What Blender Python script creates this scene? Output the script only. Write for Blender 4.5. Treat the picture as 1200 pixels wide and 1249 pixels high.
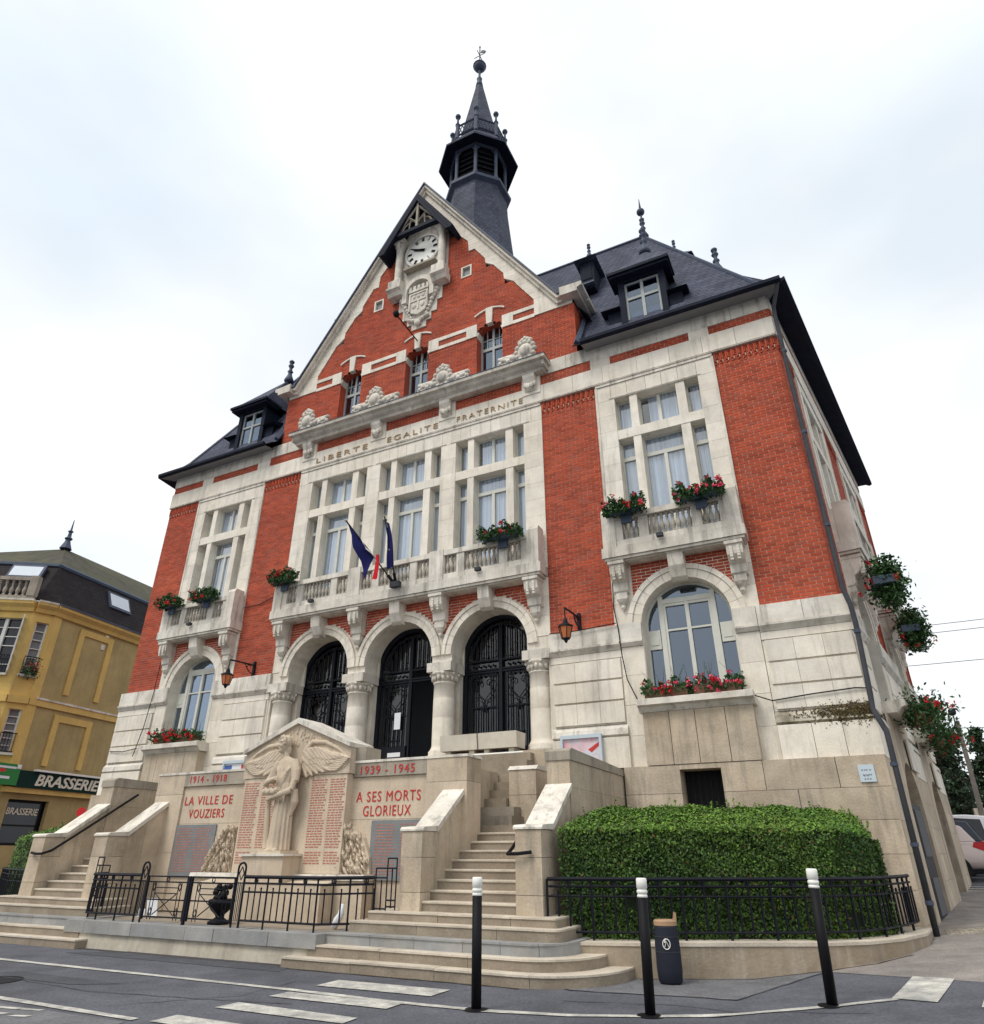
import bpy, bmesh, math, random
import numpy as np
from mathutils import Vector, Matrix
random.seed(7); RNG = np.random.default_rng(7)
PI = math.pi; sin, cos = math.sin, math.cos
scene = bpy.context.scene
col = scene.collection
for o in list(bpy.data.objects): bpy.data.objects.remove(o)

# ------------------------------------------------------------------ camera, sky, sun, exposure
cam = bpy.data.cameras.new('camera'); camo = bpy.data.objects.new('camera', cam); col.objects.link(camo)
cam.sensor_fit = 'HORIZONTAL'; cam.sensor_width = 36.0; cam.lens = 823.35 / 1200 * 36
camo.location = (9.56, -13.867, 1.6)
camo.rotation_euler = (math.radians(90 + 26.845), 0, math.radians(26.59))
cam.clip_start = 0.1; cam.clip_end = 3000
scene.camera = camo

SUN_EL, SUN_AZ = 56, 205          # azimuth clockwise from +Y
world = bpy.data.worlds.new('World'); scene.world = world; world.use_nodes = True
nt = world.node_tree; N = nt.nodes; L = nt.links
for n in list(N): N.remove(n)
out = N.new('ShaderNodeOutputWorld'); bg = N.new('ShaderNodeBackground')
sky = N.new('ShaderNodeTexSky'); sky.sky_type = 'NISHITA'; sky.sun_disc = False
sky.sun_elevation = math.radians(SUN_EL); sky.sun_rotation = math.radians(SUN_AZ)
sky.air_density = 1.0; sky.dust_density = 2.0
tc = N.new('ShaderNodeTexCoord'); mp = N.new('ShaderNodeMapping'); mp.inputs['Scale'].default_value = (1, 1, 2.2)
mp.inputs['Rotation'].default_value = (0.3, 0.2, 0.9)
nz = N.new('ShaderNodeTexNoise'); nz.inputs['Scale'].default_value = 1.7; nz.inputs['Detail'].default_value = 5; nz.inputs['Roughness'].default_value = .45
ramp = N.new('ShaderNodeValToRGB'); ramp.color_ramp.elements[0].position = .36; ramp.color_ramp.elements[1].position = .56
ramp.color_ramp.elements[0].color = (.80, .80, .80, 1); ramp.color_ramp.elements[1].color = (.99, .99, .99, 1)
nz2 = N.new('ShaderNodeTexNoise'); nz2.inputs['Scale'].default_value = 1.6; nz2.inputs['Detail'].default_value = 4
ramp2 = N.new('ShaderNodeValToRGB'); ramp2.color_ramp.elements[0].position = .35; ramp2.color_ramp.elements[1].position = .65
ramp2.color_ramp.elements[0].color = (6.8, 7.5, 8.05, 1); ramp2.color_ramp.elements[1].color = (8.2, 8.15, 8.0, 1)
mix = N.new('ShaderNodeMixRGB')
L.new(tc.outputs['Generated'], mp.inputs[0]); L.new(mp.outputs[0], nz.inputs[0]); L.new(mp.outputs[0], nz2.inputs[0])
L.new(nz.outputs[0], ramp.inputs[0]); L.new(nz2.outputs[0], ramp2.inputs[0])
L.new(ramp.outputs[0], mix.inputs[0]); L.new(sky.outputs[0], mix.inputs[1]); L.new(ramp2.outputs[0], mix.inputs[2])
L.new(mix.outputs[0], bg.inputs[0]); bg.inputs[1].default_value = .1
L.new(bg.outputs[0], out.inputs[0])

sun = bpy.data.lights.new('sun', 'SUN'); sun.energy = 1.5; sun.angle = math.radians(22); sun.color = (1, .95, .88)
suno = bpy.data.objects.new('sun', sun); col.objects.link(suno)
_d = Vector((sin(math.radians(SUN_AZ)) * cos(math.radians(SUN_EL)), cos(math.radians(SUN_AZ)) * cos(math.radians(SUN_EL)), sin(math.radians(SUN_EL))))
suno.rotation_euler = _d.to_track_quat('Z', 'Y').to_euler(); suno.location = (0, -30, 60)
scene.view_settings.view_transform = 'Standard'; scene.view_settings.look = 'None'
scene.view_settings.exposure = 0.46; scene.view_settings.gamma = 1; scene.view_settings.use_curve_mapping = False

# ------------------------------------------------------------------ materials
def mat(name, base, rough=.8, var=.12, vscale=1.2, alt=None, altamt=.0, altscale=.6, bump=.0, bscale=40, tone=.0,
        streak=.0, streakcol=(.08, .075, .065), metal=0., spec=.4, dash=None, grain=0., gscale=42):
    m = bpy.data.materials.new(name); m.use_nodes = True
    nt = m.node_tree; N = nt.nodes; L = nt.links; b = N['Principled BSDF']
    b.inputs['Roughness'].default_value = rough; b.inputs['Metallic'].default_value = metal
    b.inputs['Specular IOR Level'].default_value = spec
    g = N.new('ShaderNodeNewGeometry')
    def noise(scale, detail=5, vec=None, rough=.6):
        n = N.new('ShaderNodeTexNoise'); n.inputs['Scale'].default_value = scale; n.inputs['Detail'].default_value = detail
        n.inputs['Roughness'].default_value = rough
        L.new(vec or g.outputs['Position'], n.inputs['Vector']); return n.outputs[0]
    def mapr(x, a, b_, lo, hi):
        r = N.new('ShaderNodeMapRange'); r.inputs[1].default_value = a; r.inputs[2].default_value = b_
        r.inputs[3].default_value = lo; r.inputs[4].default_value = hi; L.new(x, r.inputs[0]); return r.outputs[0]
    def mixc(f, a, c, mode='MIX'):
        x = N.new('ShaderNodeMixRGB'); x.blend_type = mode
        for i, v in ((0, f), (1, a), (2, c)):
            if isinstance(v, (int, float)): x.inputs[i].default_value = v
            elif isinstance(v, tuple): x.inputs[i].default_value = (*v[:3], 1)
            else: L.new(v, x.inputs[i])
        return x.outputs[0]
    c = mixc(0.0, base, base)
    if alt is not None:
        c = mixc(mapr(noise(altscale, 6), .5 - .18, .5 + .22, 0, altamt), c, alt)
    if var:
        v = mapr(noise(vscale, 8, rough=.65), .3, .7, 1 - var, 1 + var)
        c = mixc(1.0, c, v, 'MULTIPLY')
    if grain:
        c = mixc(1.0, c, mapr(noise(gscale, 3, rough=.8), .32, .68, 1 - grain, 1 + grain), 'MULTIPLY')
    if tone:
        oi = N.new('ShaderNodeObjectInfo'); ad = N.new('ShaderNodeMath'); ad.operation = 'ADD'
        fr = N.new('ShaderNodeMath'); fr.operation = 'FRACT'
        L.new(oi.outputs['Random'], ad.inputs[0]); L.new(g.outputs['Random Per Island'], ad.inputs[1]); L.new(ad.outputs[0], fr.inputs[0])
        c = mixc(1.0, c, mapr(fr.outputs[0], 0, 1, 1 - tone, 1 + tone), 'MULTIPLY')
        if dash is not None:
            c = mixc(mapr(fr.outputs[0], .8, 1, 0, .75), c, dash)
    if streak:
        mpn = N.new('ShaderNodeMapping'); mpn.inputs['Scale'].default_value = (3.2, 3.2, .35); L.new(g.outputs['Position'], mpn.inputs[0])
        s = noise(1.6, 7, mpn.outputs[0], .7)
        c = mixc(mapr(s, .51, .70, 0, streak), c, streakcol)
    L.new(c, b.inputs['Base Color'])
    if bump:
        bn = N.new('ShaderNodeBump'); bn.inputs['Strength'].default_value = bump; bn.inputs['Distance'].default_value = .02
        L.new(noise(bscale, 6), bn.inputs['Height']); L.new(bn.outputs[0], b.inputs['Normal'])
    return m

M = {}
M['brick'] = mat('red_brick', (.385, .060, .026), .9, .22, .9, bump=.35, bscale=60, tone=.27, dash=(.26, .075, .05), alt=(.47, .09, .036), altamt=.7, altscale=.5, streak=.35, streakcol=(.16, .05, .04))
M['mortar'] = mat('mortar', (.60, .40, .31), .95, .2, 3, bump=.3, bscale=80)
M['white'] = mat('white_limestone', (.77, .725, .645), .88, .13, 2.6, grain=.05, alt=(.66, .58, .46), altamt=.7, altscale=.6, bump=.3, bscale=26, tone=.08, streak=.5, streakcol=(.34, .31, .26))
M['trim'] = mat('weathered_limestone', (.73, .69, .62), .9, .18, 2.6, alt=(.47, .42, .34), altamt=.7, altscale=1.1, bump=.35, bscale=26, tone=.06, streak=.75, streakcol=(.19, .175, .155))
M['beige'] = mat('beige_stone', (.53, .45, .35), .92, .2, 2.2, grain=.10, alt=(.40, .315, .22), altamt=.8, altscale=.9, bump=.4, bscale=24, tone=.09, streak=.6, streakcol=(.19, .17, .145))
M['memorial'] = mat('memorial_stone', (.575, .485, .375), .9, .14, 2.0, grain=.08, alt=(.50, .40, .295), altamt=.7, altscale=.9, bump=.28, bscale=30, tone=.05, streak=.4, streakcol=(.24, .205, .165))
M['greystone'] = mat('grey_stained_stone', (.40, .35, .28), .92, .2, 1.6, alt=(.22, .2, .17), altamt=.7, altscale=1.3, bump=.4, bscale=24, tone=.05, streak=.5, streakcol=(.1, .095, .085))
M['lowstone'] = mat('stained_wall_stone', (.35, .295, .225), .92, .24, 2.0, alt=(.29, .22, .15), altamt=.95, altscale=1.8, bump=.4, bscale=26, streak=.45, streakcol=(.55, .5, .42))
M['cornice'] = mat('weathered_cornice_stone', (.62, .58, .51), .9, .2, 2.4, alt=(.36, .33, .28), altamt=.8, altscale=1.3, bump=.35, bscale=26, streak=.7, streakcol=(.15, .14, .125))
M['mossledge'] = mat('mossy_ledge_stone', (.68, .62, .52), .9, .2, 2.4, alt=(.10, .08, .04), altamt=1.0, altscale=1.9, bump=.5, bscale=26, streak=.8, streakcol=(.09, .075, .045))
M['polegrey'] = mat('grey_pole', (.17, .155, .135), .9, .2, 3, streak=.3)
M['mossbrown'] = mat('brown_moss', (.10, .075, .03), .95, .4, 9, tone=.5)
M['asphalt_stain'] = mat('stained_asphalt', (.095, .098, .115), .85, .3, 1.6, grain=.34, gscale=30, bump=.5, bscale=110)
M['tread'] = mat('worn_lit_tread_stone', (.56, .50, .415), .9, .2, 2.4, grain=.12, alt=(.45, .38, .29), altamt=.7, altscale=2.0, bump=.35, bscale=30, tone=.06)  # worn stone, with overcast top light painted into its paler tone
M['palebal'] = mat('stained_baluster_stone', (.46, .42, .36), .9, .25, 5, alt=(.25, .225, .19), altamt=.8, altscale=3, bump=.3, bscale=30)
M['step'] = mat('step_stone', (.30, .252, .195), .92, .22, 2.2, grain=.14, alt=(.23, .185, .135), altamt=.9, altscale=1.6, bump=.35, bscale=30, tone=.06)  # base tone darkened so risers look shaded beside the treads
M['kerb'] = mat('blue_grey_kerb_stone', (.25, .255, .26), .85, .2, 2.5, alt=(.36, .34, .30), altamt=.6, altscale=2, bump=.35, bscale=35, tone=.12)
M['render'] = mat('old_render', (.50, .46, .38), .92, .18, 2.2, alt=(.36, .31, .24), altamt=.7, altscale=1.8, bump=.4, bscale=20, streak=.6, streakcol=(.22, .2, .17))
M['asphalt'] = mat('asphalt', (.118, .122, .142), .93, .3, 1.6, grain=.34, gscale=30, alt=(.078, .08, .095), altamt=.95, altscale=.5, bump=.6, bscale=110, streak=.25, streakcol=(.06, .06, .068))
M['asphalt_pale'] = mat('pale_asphalt_patch', (.165, .165, .175), .93, .26, 2.2, grain=.3, gscale=30, bump=.6, bscale=160)
M['asphalt_dark'] = mat('dark_asphalt_patch', (.072, .074, .086), .93, .26, 1.8, grain=.3, gscale=30, bump=.5, bscale=160)
M['pavement'] = mat('worn_pavement', (.30, .265, .24), .93, .26, 2.0, grain=.25, gscale=34, alt=(.19, .175, .165), altamt=.8, altscale=.8, bump=.5, bscale=120)
M['paint'] = mat('road_paint', (.62, .60, .54), .85, .25, 9, grain=.2, alt=(.2, .2, .2), altamt=.9, altscale=4, bump=.3, bscale=120)
M['iron'] = mat('black_iron', (.008, .009, .015), .6, .2, 5, spec=.2)
M['blackpaint'] = mat('black_paint', (.006, .006, .008), .6, .1, 8, spec=.18)
M['whitepaint'] = mat('white_plastic', (.80, .79, .74), .5, .05, 8)
M['timber'] = mat('dark_blue_timber', (.010, .013, .026), .75, .3, 4, spec=.15)
M['zinc'] = mat('zinc', (.06, .075, .115), .6, .25, 3, spec=.25)
M['pipe'] = mat('grey_pipe', (.055, .058, .066), .7, .2, 4, spec=.15)
M['frame'] = mat('window_paint', (.60, .60, .54), .5, .06, 4)
M['greyframe'] = mat('grey_window_paint', (.34, .36, .35), .55, .08, 4)
M['framewhite'] = mat('white_window_paint', (.68, .67, .63), .5, .06, 4)
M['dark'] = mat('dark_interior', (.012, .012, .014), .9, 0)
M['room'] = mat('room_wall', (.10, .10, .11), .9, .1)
M['curtain'] = mat('net_curtain', (.60, .65, .71), .9, .05, 3, tone=.22)
M['gold'] = mat('gilded_letter', (.42, .30, .17), .6, .2, 6)
M['redpaint'] = mat('red_letter', (.48, .035, .03), .7, .15, 9)
M['fadedred'] = mat('faded_red_letter', (.42, .17, .13), .8, .25, 14)
M['plaque'] = mat('grey_slab', (.20, .21, .215), .6, .12, 2.5)
M['clock'] = mat('white_enamel', (.84, .84, .82), .35, .02, 4)
M['skylit_young'] = mat('skylit_young_leaf', (.085, .19, .018), .6, .3, 2.2, tone=.5, alt=(.13, .22, .025), altamt=.8, altscale=.9)  # lighter leaf colour: sky light on the hedge top painted in; also the shoots
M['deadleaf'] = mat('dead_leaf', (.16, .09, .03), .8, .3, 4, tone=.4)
M['green'] = mat('shaded_hedge_leaf', (.018, .058, .008), .6, .3, 2.2, tone=.6, alt=(.085, .15, .015), altamt=.8, altscale=.9)  # albedo lowered to paint the fence and leaf shade into the front
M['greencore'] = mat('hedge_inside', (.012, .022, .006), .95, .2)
M['leaf'] = mat('plant_leaf', (.03, .085, .02), .55, .3, 4, tone=.5)
M['darkleaf'] = mat('conifer_leaf', (.018, .045, .018), .6, .3, 1.2, tone=.5)
M['bark'] = mat('bark', (.06, .045, .03), .95, .3, 4)
M['redflower'] = mat('red_petal', (.60, .012, .02), .6, .2, 9, tone=.3)
M['pinkflower'] = mat('pink_petal', (.75, .06, .14), .6, .2, 9, tone=.35)
M['terracotta'] = mat('brown_planter', (.22, .12, .075), .8, .15, 5)
M['bluebox'] = mat('dark_blue_planter', (.045, .07, .11), .6, .15, 5)
M['concrete'] = mat('concrete', (.42, .39, .34), .9, .15, 2, bump=.3, bscale=30, streak=.3)
M['palecast'] = mat('pale_cast_stone', (.62, .57, .48), .88, .1, 3, bump=.3, bscale=40, streak=.15)
M['yellow'] = mat('yellow_ochre_render', (.68, .47, .15), .9, .16, 1.2, streak=.3, streakcol=(.3, .24, .14), alt=(.55, .37, .11), altamt=.5, altscale=.6, bump=.3, bscale=12)
M['ochre'] = mat('olive_ochre_render', (.42, .325, .145), .92, .22, 1.0, streak=.4, streakcol=(.2, .16, .09), alt=(.33, .25, .11), altamt=.6, altscale=.5, bump=.4, bscale=12)
M['moss'] = mat('mossy_roof_tile', (.06, .055, .042), .95, .3, 2.2, alt=(.085, .085, .04), altamt=.8, altscale=.5, bump=.6, bscale=14)
M['darkgreen'] = mat('dark_green_sign', (.004, .028, .022), .7, .05, spec=.15)
M['signgreen'] = mat('bright_green_sign', (.01, .20, .035), .5, .05)
M['cream'] = mat('cream_letter', (.70, .66, .54), .6, .05)
M['orange'] = mat('amber_glass', (.50, .15, .05), .3, .15, 8)
M['blueflag'] = mat('blue_cloth', (.012, .015, .12), .85, .1, 6)
M['whiteflag'] = mat('white_cloth', (.75, .74, .74), .85, .05, 6)
M['redflag'] = mat('red_cloth', (.62, .015, .025), .85, .1, 6)
M['star'] = mat('yellow_star', (.75, .55, .05), .8, 0)
M['silver'] = mat('silver_pink_car_paint', (.50, .42, .40), .28, .03, metal=.5)
M['darkcar'] = mat('dark_blue_car_paint', (.02, .028, .05), .25, .03)
M['whitecar'] = mat('white_car_paint', (.75, .76, .78), .3, .02)
M['tyre'] = mat('tyre', (.015, .015, .016), .85, .1)
M['alloy'] = mat('alloy', (.45, .46, .48), .35, .1, metal=.7)
M['lampred'] = mat('red_tail_lamp', (.55, .01, .015), .25, 0)
M['cardark'] = mat('car_glass', (.02, .025, .035), .1, 0)
M['poster'] = mat('pale_poster', (.55, .60, .66), .5, .15, 6, alt=(.75, .3, .32), altamt=.8, altscale=4)
M['paper'] = mat('white_paper', (.75, .77, .8), .6, .05)
M['teal'] = mat('pale_metal_plate', (.48, .56, .62), .5, .06)
M['blue'] = mat('blue_print', (.06, .13, .42), .6, .1)
M['binlid'] = mat('orange_brown_bin_lid', (.38, .24, .14), .6, .15, 5)
M['binbody'] = mat('charcoal_bin', (.018, .02, .032), .6, .15, 5, spec=.2)
M['reddisc'] = mat('red_sign', (.65, .02, .02), .5, 0)

def slate_mat(name, base, sx=5.0, sz=6.5):
    m = bpy.data.materials.new(name); m.use_nodes = True
    nt = m.node_tree; N = nt.nodes; L = nt.links; b = N['Principled BSDF']; b.inputs['Roughness'].default_value = .75; b.inputs['Specular IOR Level'].default_value = .2
    g = N.new('ShaderNodeNewGeometry'); sp = N.new('ShaderNodeSeparateXYZ'); L.new(g.outputs['Position'], sp.inputs[0])
    ad = N.new('ShaderNodeMath'); ad.operation = 'ADD'; L.new(sp.outputs[0], ad.inputs[0]); L.new(sp.outputs[1], ad.inputs[1])
    cb = N.new('ShaderNodeCombineXYZ'); L.new(ad.outputs[0], cb.inputs[0]); L.new(sp.outputs[2], cb.inputs[1])
    br = N.new('ShaderNodeTexBrick'); br.inputs['Scale'].default_value = 1
    br.inputs['Brick Width'].default_value = .22; br.inputs['Row Height'].default_value = .15
    br.inputs['Mortar Size'].default_value = .012; br.inputs['Mortar Smooth'].default_value = .4
    br.inputs['Color1'].default_value = (*base, 1); br.inputs['Color2'].default_value = (base[0] * .6, base[1] * .62, base[2] * .7, 1)
    br.inputs['Mortar'].default_value = (base[0] * .35, base[1] * .35, base[2] * .38, 1)
    L.new(cb.outputs[0], br.inputs[0])
    n = N.new('ShaderNodeTexNoise'); n.inputs['Scale'].default_value = 1.4; n.inputs['Detail'].default_value = 6
    L.new(g.outputs['Position'], n.inputs[0])
    mr = N.new('ShaderNodeMapRange'); mr.inputs[1].default_value = .3; mr.inputs[2].default_value = .7; mr.inputs[3].default_value = .75; mr.inputs[4].default_value = 1.3
    L.new(n.outputs[0], mr.inputs[0])
    mx = N.new('ShaderNodeMixRGB'); mx.blend_type = 'MULTIPLY'; mx.inputs[0].default_value = 1
    L.new(br.outputs[0], mx.inputs[1]); L.new(mr.outputs[0], mx.inputs[2]); L.new(mx.outputs[0], b.inputs['Base Color'])
    bp = N.new('ShaderNodeBump'); bp.inputs['Strength'].default_value = .5; bp.inputs['Distance'].default_value = .02
    inv = N.new('ShaderNodeMath'); inv.operation = 'SUBTRACT'; inv.inputs[0].default_value = 1; L.new(br.outputs['Fac'], inv.inputs[1])
    L.new(inv.outputs[0], bp.inputs['Height']); L.new(bp.outputs[0], b.inputs['Normal'])
    return m
M['slate'] = slate_mat('blue_slate', (.075, .084, .118))
M['oldslate'] = slate_mat('old_dark_slate', (.024, .019, .02))

def glass_mat(name, tint, gl=.28, rough=.02, refl=(1, 1, 1)):
    m = bpy.data.materials.new(name); m.use_nodes = True
    nt = m.node_tree; N = nt.nodes; L = nt.links
    for n in list(N): N.remove(n)
    o = N.new('ShaderNodeOutputMaterial'); t = N.new('ShaderNodeBsdfTransparent'); t.inputs[0].default_value = (*tint, 1)
    g = N.new('ShaderNodeBsdfGlossy'); g.inputs['Roughness'].default_value = rough; g.inputs[0].default_value = (*refl, 1)
    mx = N.new('ShaderNodeMixShader'); lw = N.new('ShaderNodeLayerWeight'); lw.inputs[0].default_value = .35
    mr = N.new('ShaderNodeMapRange'); mr.inputs[3].default_value = gl * .5; mr.inputs[4].default_value = min(1, gl * 2.4)
    L.new(lw.outputs['Facing'], mr.inputs[0]); L.new(mr.outputs[0], mx.inputs[0]); L.new(t.outputs[0], mx.inputs[1]); L.new(g.outputs[0], mx.inputs[2])
    L.new(mx.outputs[0], o.inputs[0]); return m
M['glass'] = glass_mat('window_glass', (.80, .86, .92), .26)
M['bluepane'] = glass_mat('bluish_window_glass', (.45, .55, .8), .22, .02, (.72, .85, 1))
M['archpane'] = glass_mat('sky_reflecting_glass', (.35, .45, .7), .36, .02, (.66, .80, 1))
M['gateglass'] = glass_mat('gate_glass', (.4, .45, .5), .10, .1)

# ------------------------------------------------------------------ mesh builder
class MB:
    def __init__(s, T=None): s.v = []; s.f = []; s.T = T
    def _add(s, vs, fs):
        n = len(s.v)
        if s.T is not None: vs = [tuple(s.T @ Vector(v)) for v in vs]
        s.v += [tuple(v) for v in vs]; s.f += [tuple(i + n for i in f) for f in fs]; return s
    def box(s, x0, x1, y0, y1, z0, z1):
        if x0 > x1: x0, x1 = x1, x0
        if y0 > y1: y0, y1 = y1, y0
        if z0 > z1: z0, z1 = z1, z0
        return s._add([(x0, y0, z0), (x1, y0, z0), (x1, y1, z0), (x0, y1, z0), (x0, y0, z1), (x1, y0, z1), (x1, y1, z1), (x0, y1, z1)],
                      [(0, 1, 5, 4), (1, 2, 6, 5), (2, 3, 7, 6), (3, 0, 4, 7), (4, 5, 6, 7), (3, 2, 1, 0)])
    def prism(s, poly, a, b, axis='y'):
        """poly in the plane normal to axis; extruded from a to b. axis y: poly=(x,z); z: (x,y); x: (y,z)"""
        n = len(poly)
        P = {'y': lambda p, t: (p[0], t, p[1]), 'z': lambda p, t: (p[0], p[1], t), 'x': lambda p, t: (t, p[0], p[1])}[axis]
        vs = [P(p, a) for p in poly] + [P(p, b) for p in poly]
        return s._add(vs, [tuple(range(n)), tuple(range(2 * n - 1, n - 1, -1))] + [(i, (i + 1) % n, n + (i + 1) % n, n + i) for i in range(n)])
    def quad(s, a, b, c, d): return s._add([a, b, c, d], [(0, 1, 2, 3)])
    def poly(s, pts): return s._add(pts, [tuple(range(len(pts)))])
    def lathe(s, prof, c=(0, 0, 0), n=12, a0=0, ax=1, ay=1):
        vs = []; fs = []; m = len(prof)
        for r, z in prof:
            for k in range(n):
                a = a0 + 2 * PI * k / n; vs.append((c[0] + ax * r * cos(a), c[1] + ay * r * sin(a), c[2] + z))
        for j in range(m - 1):
            for k in range(n):
                k2 = (k + 1) % n; fs.append((j * n + k, j * n + k2, (j + 1) * n + k2, (j + 1) * n + k))
        fs.append(tuple(range(n - 1, -1, -1))); fs.append(tuple((m - 1) * n + k for k in range(n)))
        return s._add(vs, fs)
    def tube(s, pts, r, n=6, cap=True):
        pts = [Vector(p) for p in pts]; rs = r if isinstance(r, (list, tuple)) else [r] * len(pts)
        vs = []; fs = []; up = None
        for i, p in enumerate(pts):
            d = (pts[min(i + 1, len(pts) - 1)] - pts[max(i - 1, 0)]).normalized()
            if up is None: up = d.orthogonal().normalized()
            u = (up - d * up.dot(d)).normalized() if (up - d * up.dot(d)).length > 1e-5 else d.orthogonal().normalized()
            w = d.cross(u); up = u
            for k in range(n):
                a = 2 * PI * (k + .5) / n; vs.append(tuple(p + u * rs[i] * cos(a) + w * rs[i] * sin(a)))
        for j in range(len(pts) - 1):
            for k in range(n):
                k2 = (k + 1) % n; fs.append((j * n + k, j * n + k2, (j + 1) * n + k2, (j + 1) * n + k))
        if cap: fs.append(tuple(range(n - 1, -1, -1))); fs.append(tuple((len(pts) - 1) * n + k for k in range(n)))
        return s._add(vs, fs)
    def ball(s, c, r, n=10, m=6, sc=(1, 1, 1)):
        prof = [(max(1e-3, r * sin(PI * j / m)), -r * cos(PI * j / m)) for j in range(m + 1)]
        return s.lathe([(p[0], p[1] * sc[2]) for p in prof], c, n, ax=sc[0], ay=sc[1])
    def ring(s, cx, cz, r0, r1, y0, y1, a0, a1, n=8):
        """block of an arch in the xz plane"""
        vs = []; fs = []
        for k in range(n + 1):
            a = a0 + (a1 - a0) * k / n
            for r in (r0, r1):
                for y in (y0, y1): vs.append((cx + r * cos(a), y, cz + r * sin(a)))
        for k in range(n):
            b = 4 * k; q = b + 4
            fs += [(b, b + 2, q + 2, q), (b + 1, q + 1, q + 3, b + 3), (b, q, q + 1, b + 1), (b + 2, b + 3, q + 3, q + 2)]
        fs += [(0, 1, 3, 2), (4 * n, 4 * n + 2, 4 * n + 3, 4 * n + 1)]
        return s._add(vs, fs)
    def archwall(s, x0, x1, z0, z1, cx, r, zs, y0, y1, n=20):
        """wall with an arched opening: front at y0, intrados to y1"""
        arc = [(cx - r * cos(PI * k / n), zs + r * sin(PI * k / n)) for k in range(n + 1)]
        if x0 < cx - r - 1e-4: s.quad((x0, y0, z0), (cx - r, y0, z0), (cx - r, y0, zs), (x0, y0, zs)); s.quad((x0, y0, zs), (cx - r, y0, zs), (cx - r, y0, z1), (x0, y0, z1))
        if x1 > cx + r + 1e-4: s.quad((cx + r, y0, z0), (x1, y0, z0), (x1, y0, zs), (cx + r, y0, zs)); s.quad((cx + r, y0, zs), (x1, y0, zs), (x1, y0, z1), (cx + r, y0, z1))
        for k in range(n):
            (ax, az), (bx, bz) = arc[k], arc[k + 1]
            s.quad((ax, y0, az), (bx, y0, bz), (bx, y0, z1), (ax, y0, z1)); s.quad((ax, y0, az), (ax, y1, az), (bx, y1, bz), (bx, y0, bz))
        if zs > z0 + 1e-4:
            for x in (cx - r, cx + r): s.quad((x, y0, z0), (x, y1, z0), (x, y1, zs), (x, y0, zs))
        return s
    def merge(s, o): n = len(s.v); s.v += o.v; s.f += [tuple(i + n for i in f) for f in o.f]; return s

WORLDLOC = {}
def newmesh(name, v, f, m, smooth=False, recalc=True):
    me = bpy.data.meshes.new(name); me.from_pydata(v, [], f)
    if recalc:
        bm = bmesh.new(); bm.from_mesh(me); bmesh.ops.recalc_face_normals(bm, faces=bm.faces); bm.to_mesh(me); bm.free()
    if smooth:
        me.polygons.foreach_set('use_smooth', [True] * len(me.polygons))
    if m: me.materials.append(M[m] if isinstance(m, str) else m)
    return me
def attach(o, parent):
    col.objects.link(o)
    if parent is not None:
        o.parent = parent
        if parent.name in WORLDLOC: o.location = -Vector(WORLDLOC[parent.name])
def part(name, mb, m, parent=None, smooth=False, kind=None, label=None, recalc=True):
    o = bpy.data.objects.new(name, newmesh(name, mb.v, mb.f, m, smooth, recalc)); attach(o, parent)
    if kind: o['kind'] = kind
    if label: o['label'] = label
    return o
def struct(name, mb, m, **k): return part(name, mb, m, None, kind='structure', **k)
def thing(name, label, cat, loc=(0, 0, 0), group=None, world=True, rot=None):
    o = bpy.data.objects.new(name, None); col.objects.link(o); o.location = loc; o.empty_display_size = .2
    o['label'] = label; o['category'] = cat
    if group: o['group'] = group
    if rot: o.rotation_euler = rot
    if world: WORLDLOC[o.name] = loc
    return o
def tag(o, label, cat, group=None):
    o['label'] = label; o['category'] = cat
    if group: o['group'] = group
    return o
def copy_tree(o, parent=None):
    c = o.copy(); col.objects.link(c); c.parent = parent
    for ch in list(o.children): copy_tree(ch, c)
    return c
def text_mb(txt, size, thick=.01, offset=0.0, shear=0.0, space=1.0, T=None, align='CENTER', xscale=1.0):
    cu = bpy.data.curves.new('lettering', 'FONT'); cu.body = txt; cu.size = size; cu.extrude = thick; cu.offset = offset
    cu.shear = shear; cu.space_character = space; cu.align_x = align; cu.align_y = 'CENTER'; cu.resolution_u = 3
    o = bpy.data.objects.new('lettering', cu); col.objects.link(o)
    dg = bpy.context.evaluated_depsgraph_get(); me = bpy.data.meshes.new_from_object(o.evaluated_get(dg))
    R = (T or Matrix()) @ Matrix.Rotation(PI / 2, 4, 'X') @ Matrix.Diagonal((xscale, 1, 1, 1))
    mb = MB(); mb.v = [tuple(R @ v.co) for v in me.vertices]; mb.f = [tuple(p.vertices) for p in me.polygons]
    bpy.data.objects.remove(o); bpy.data.curves.remove(cu); bpy.data.meshes.remove(me)
    return mb

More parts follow.
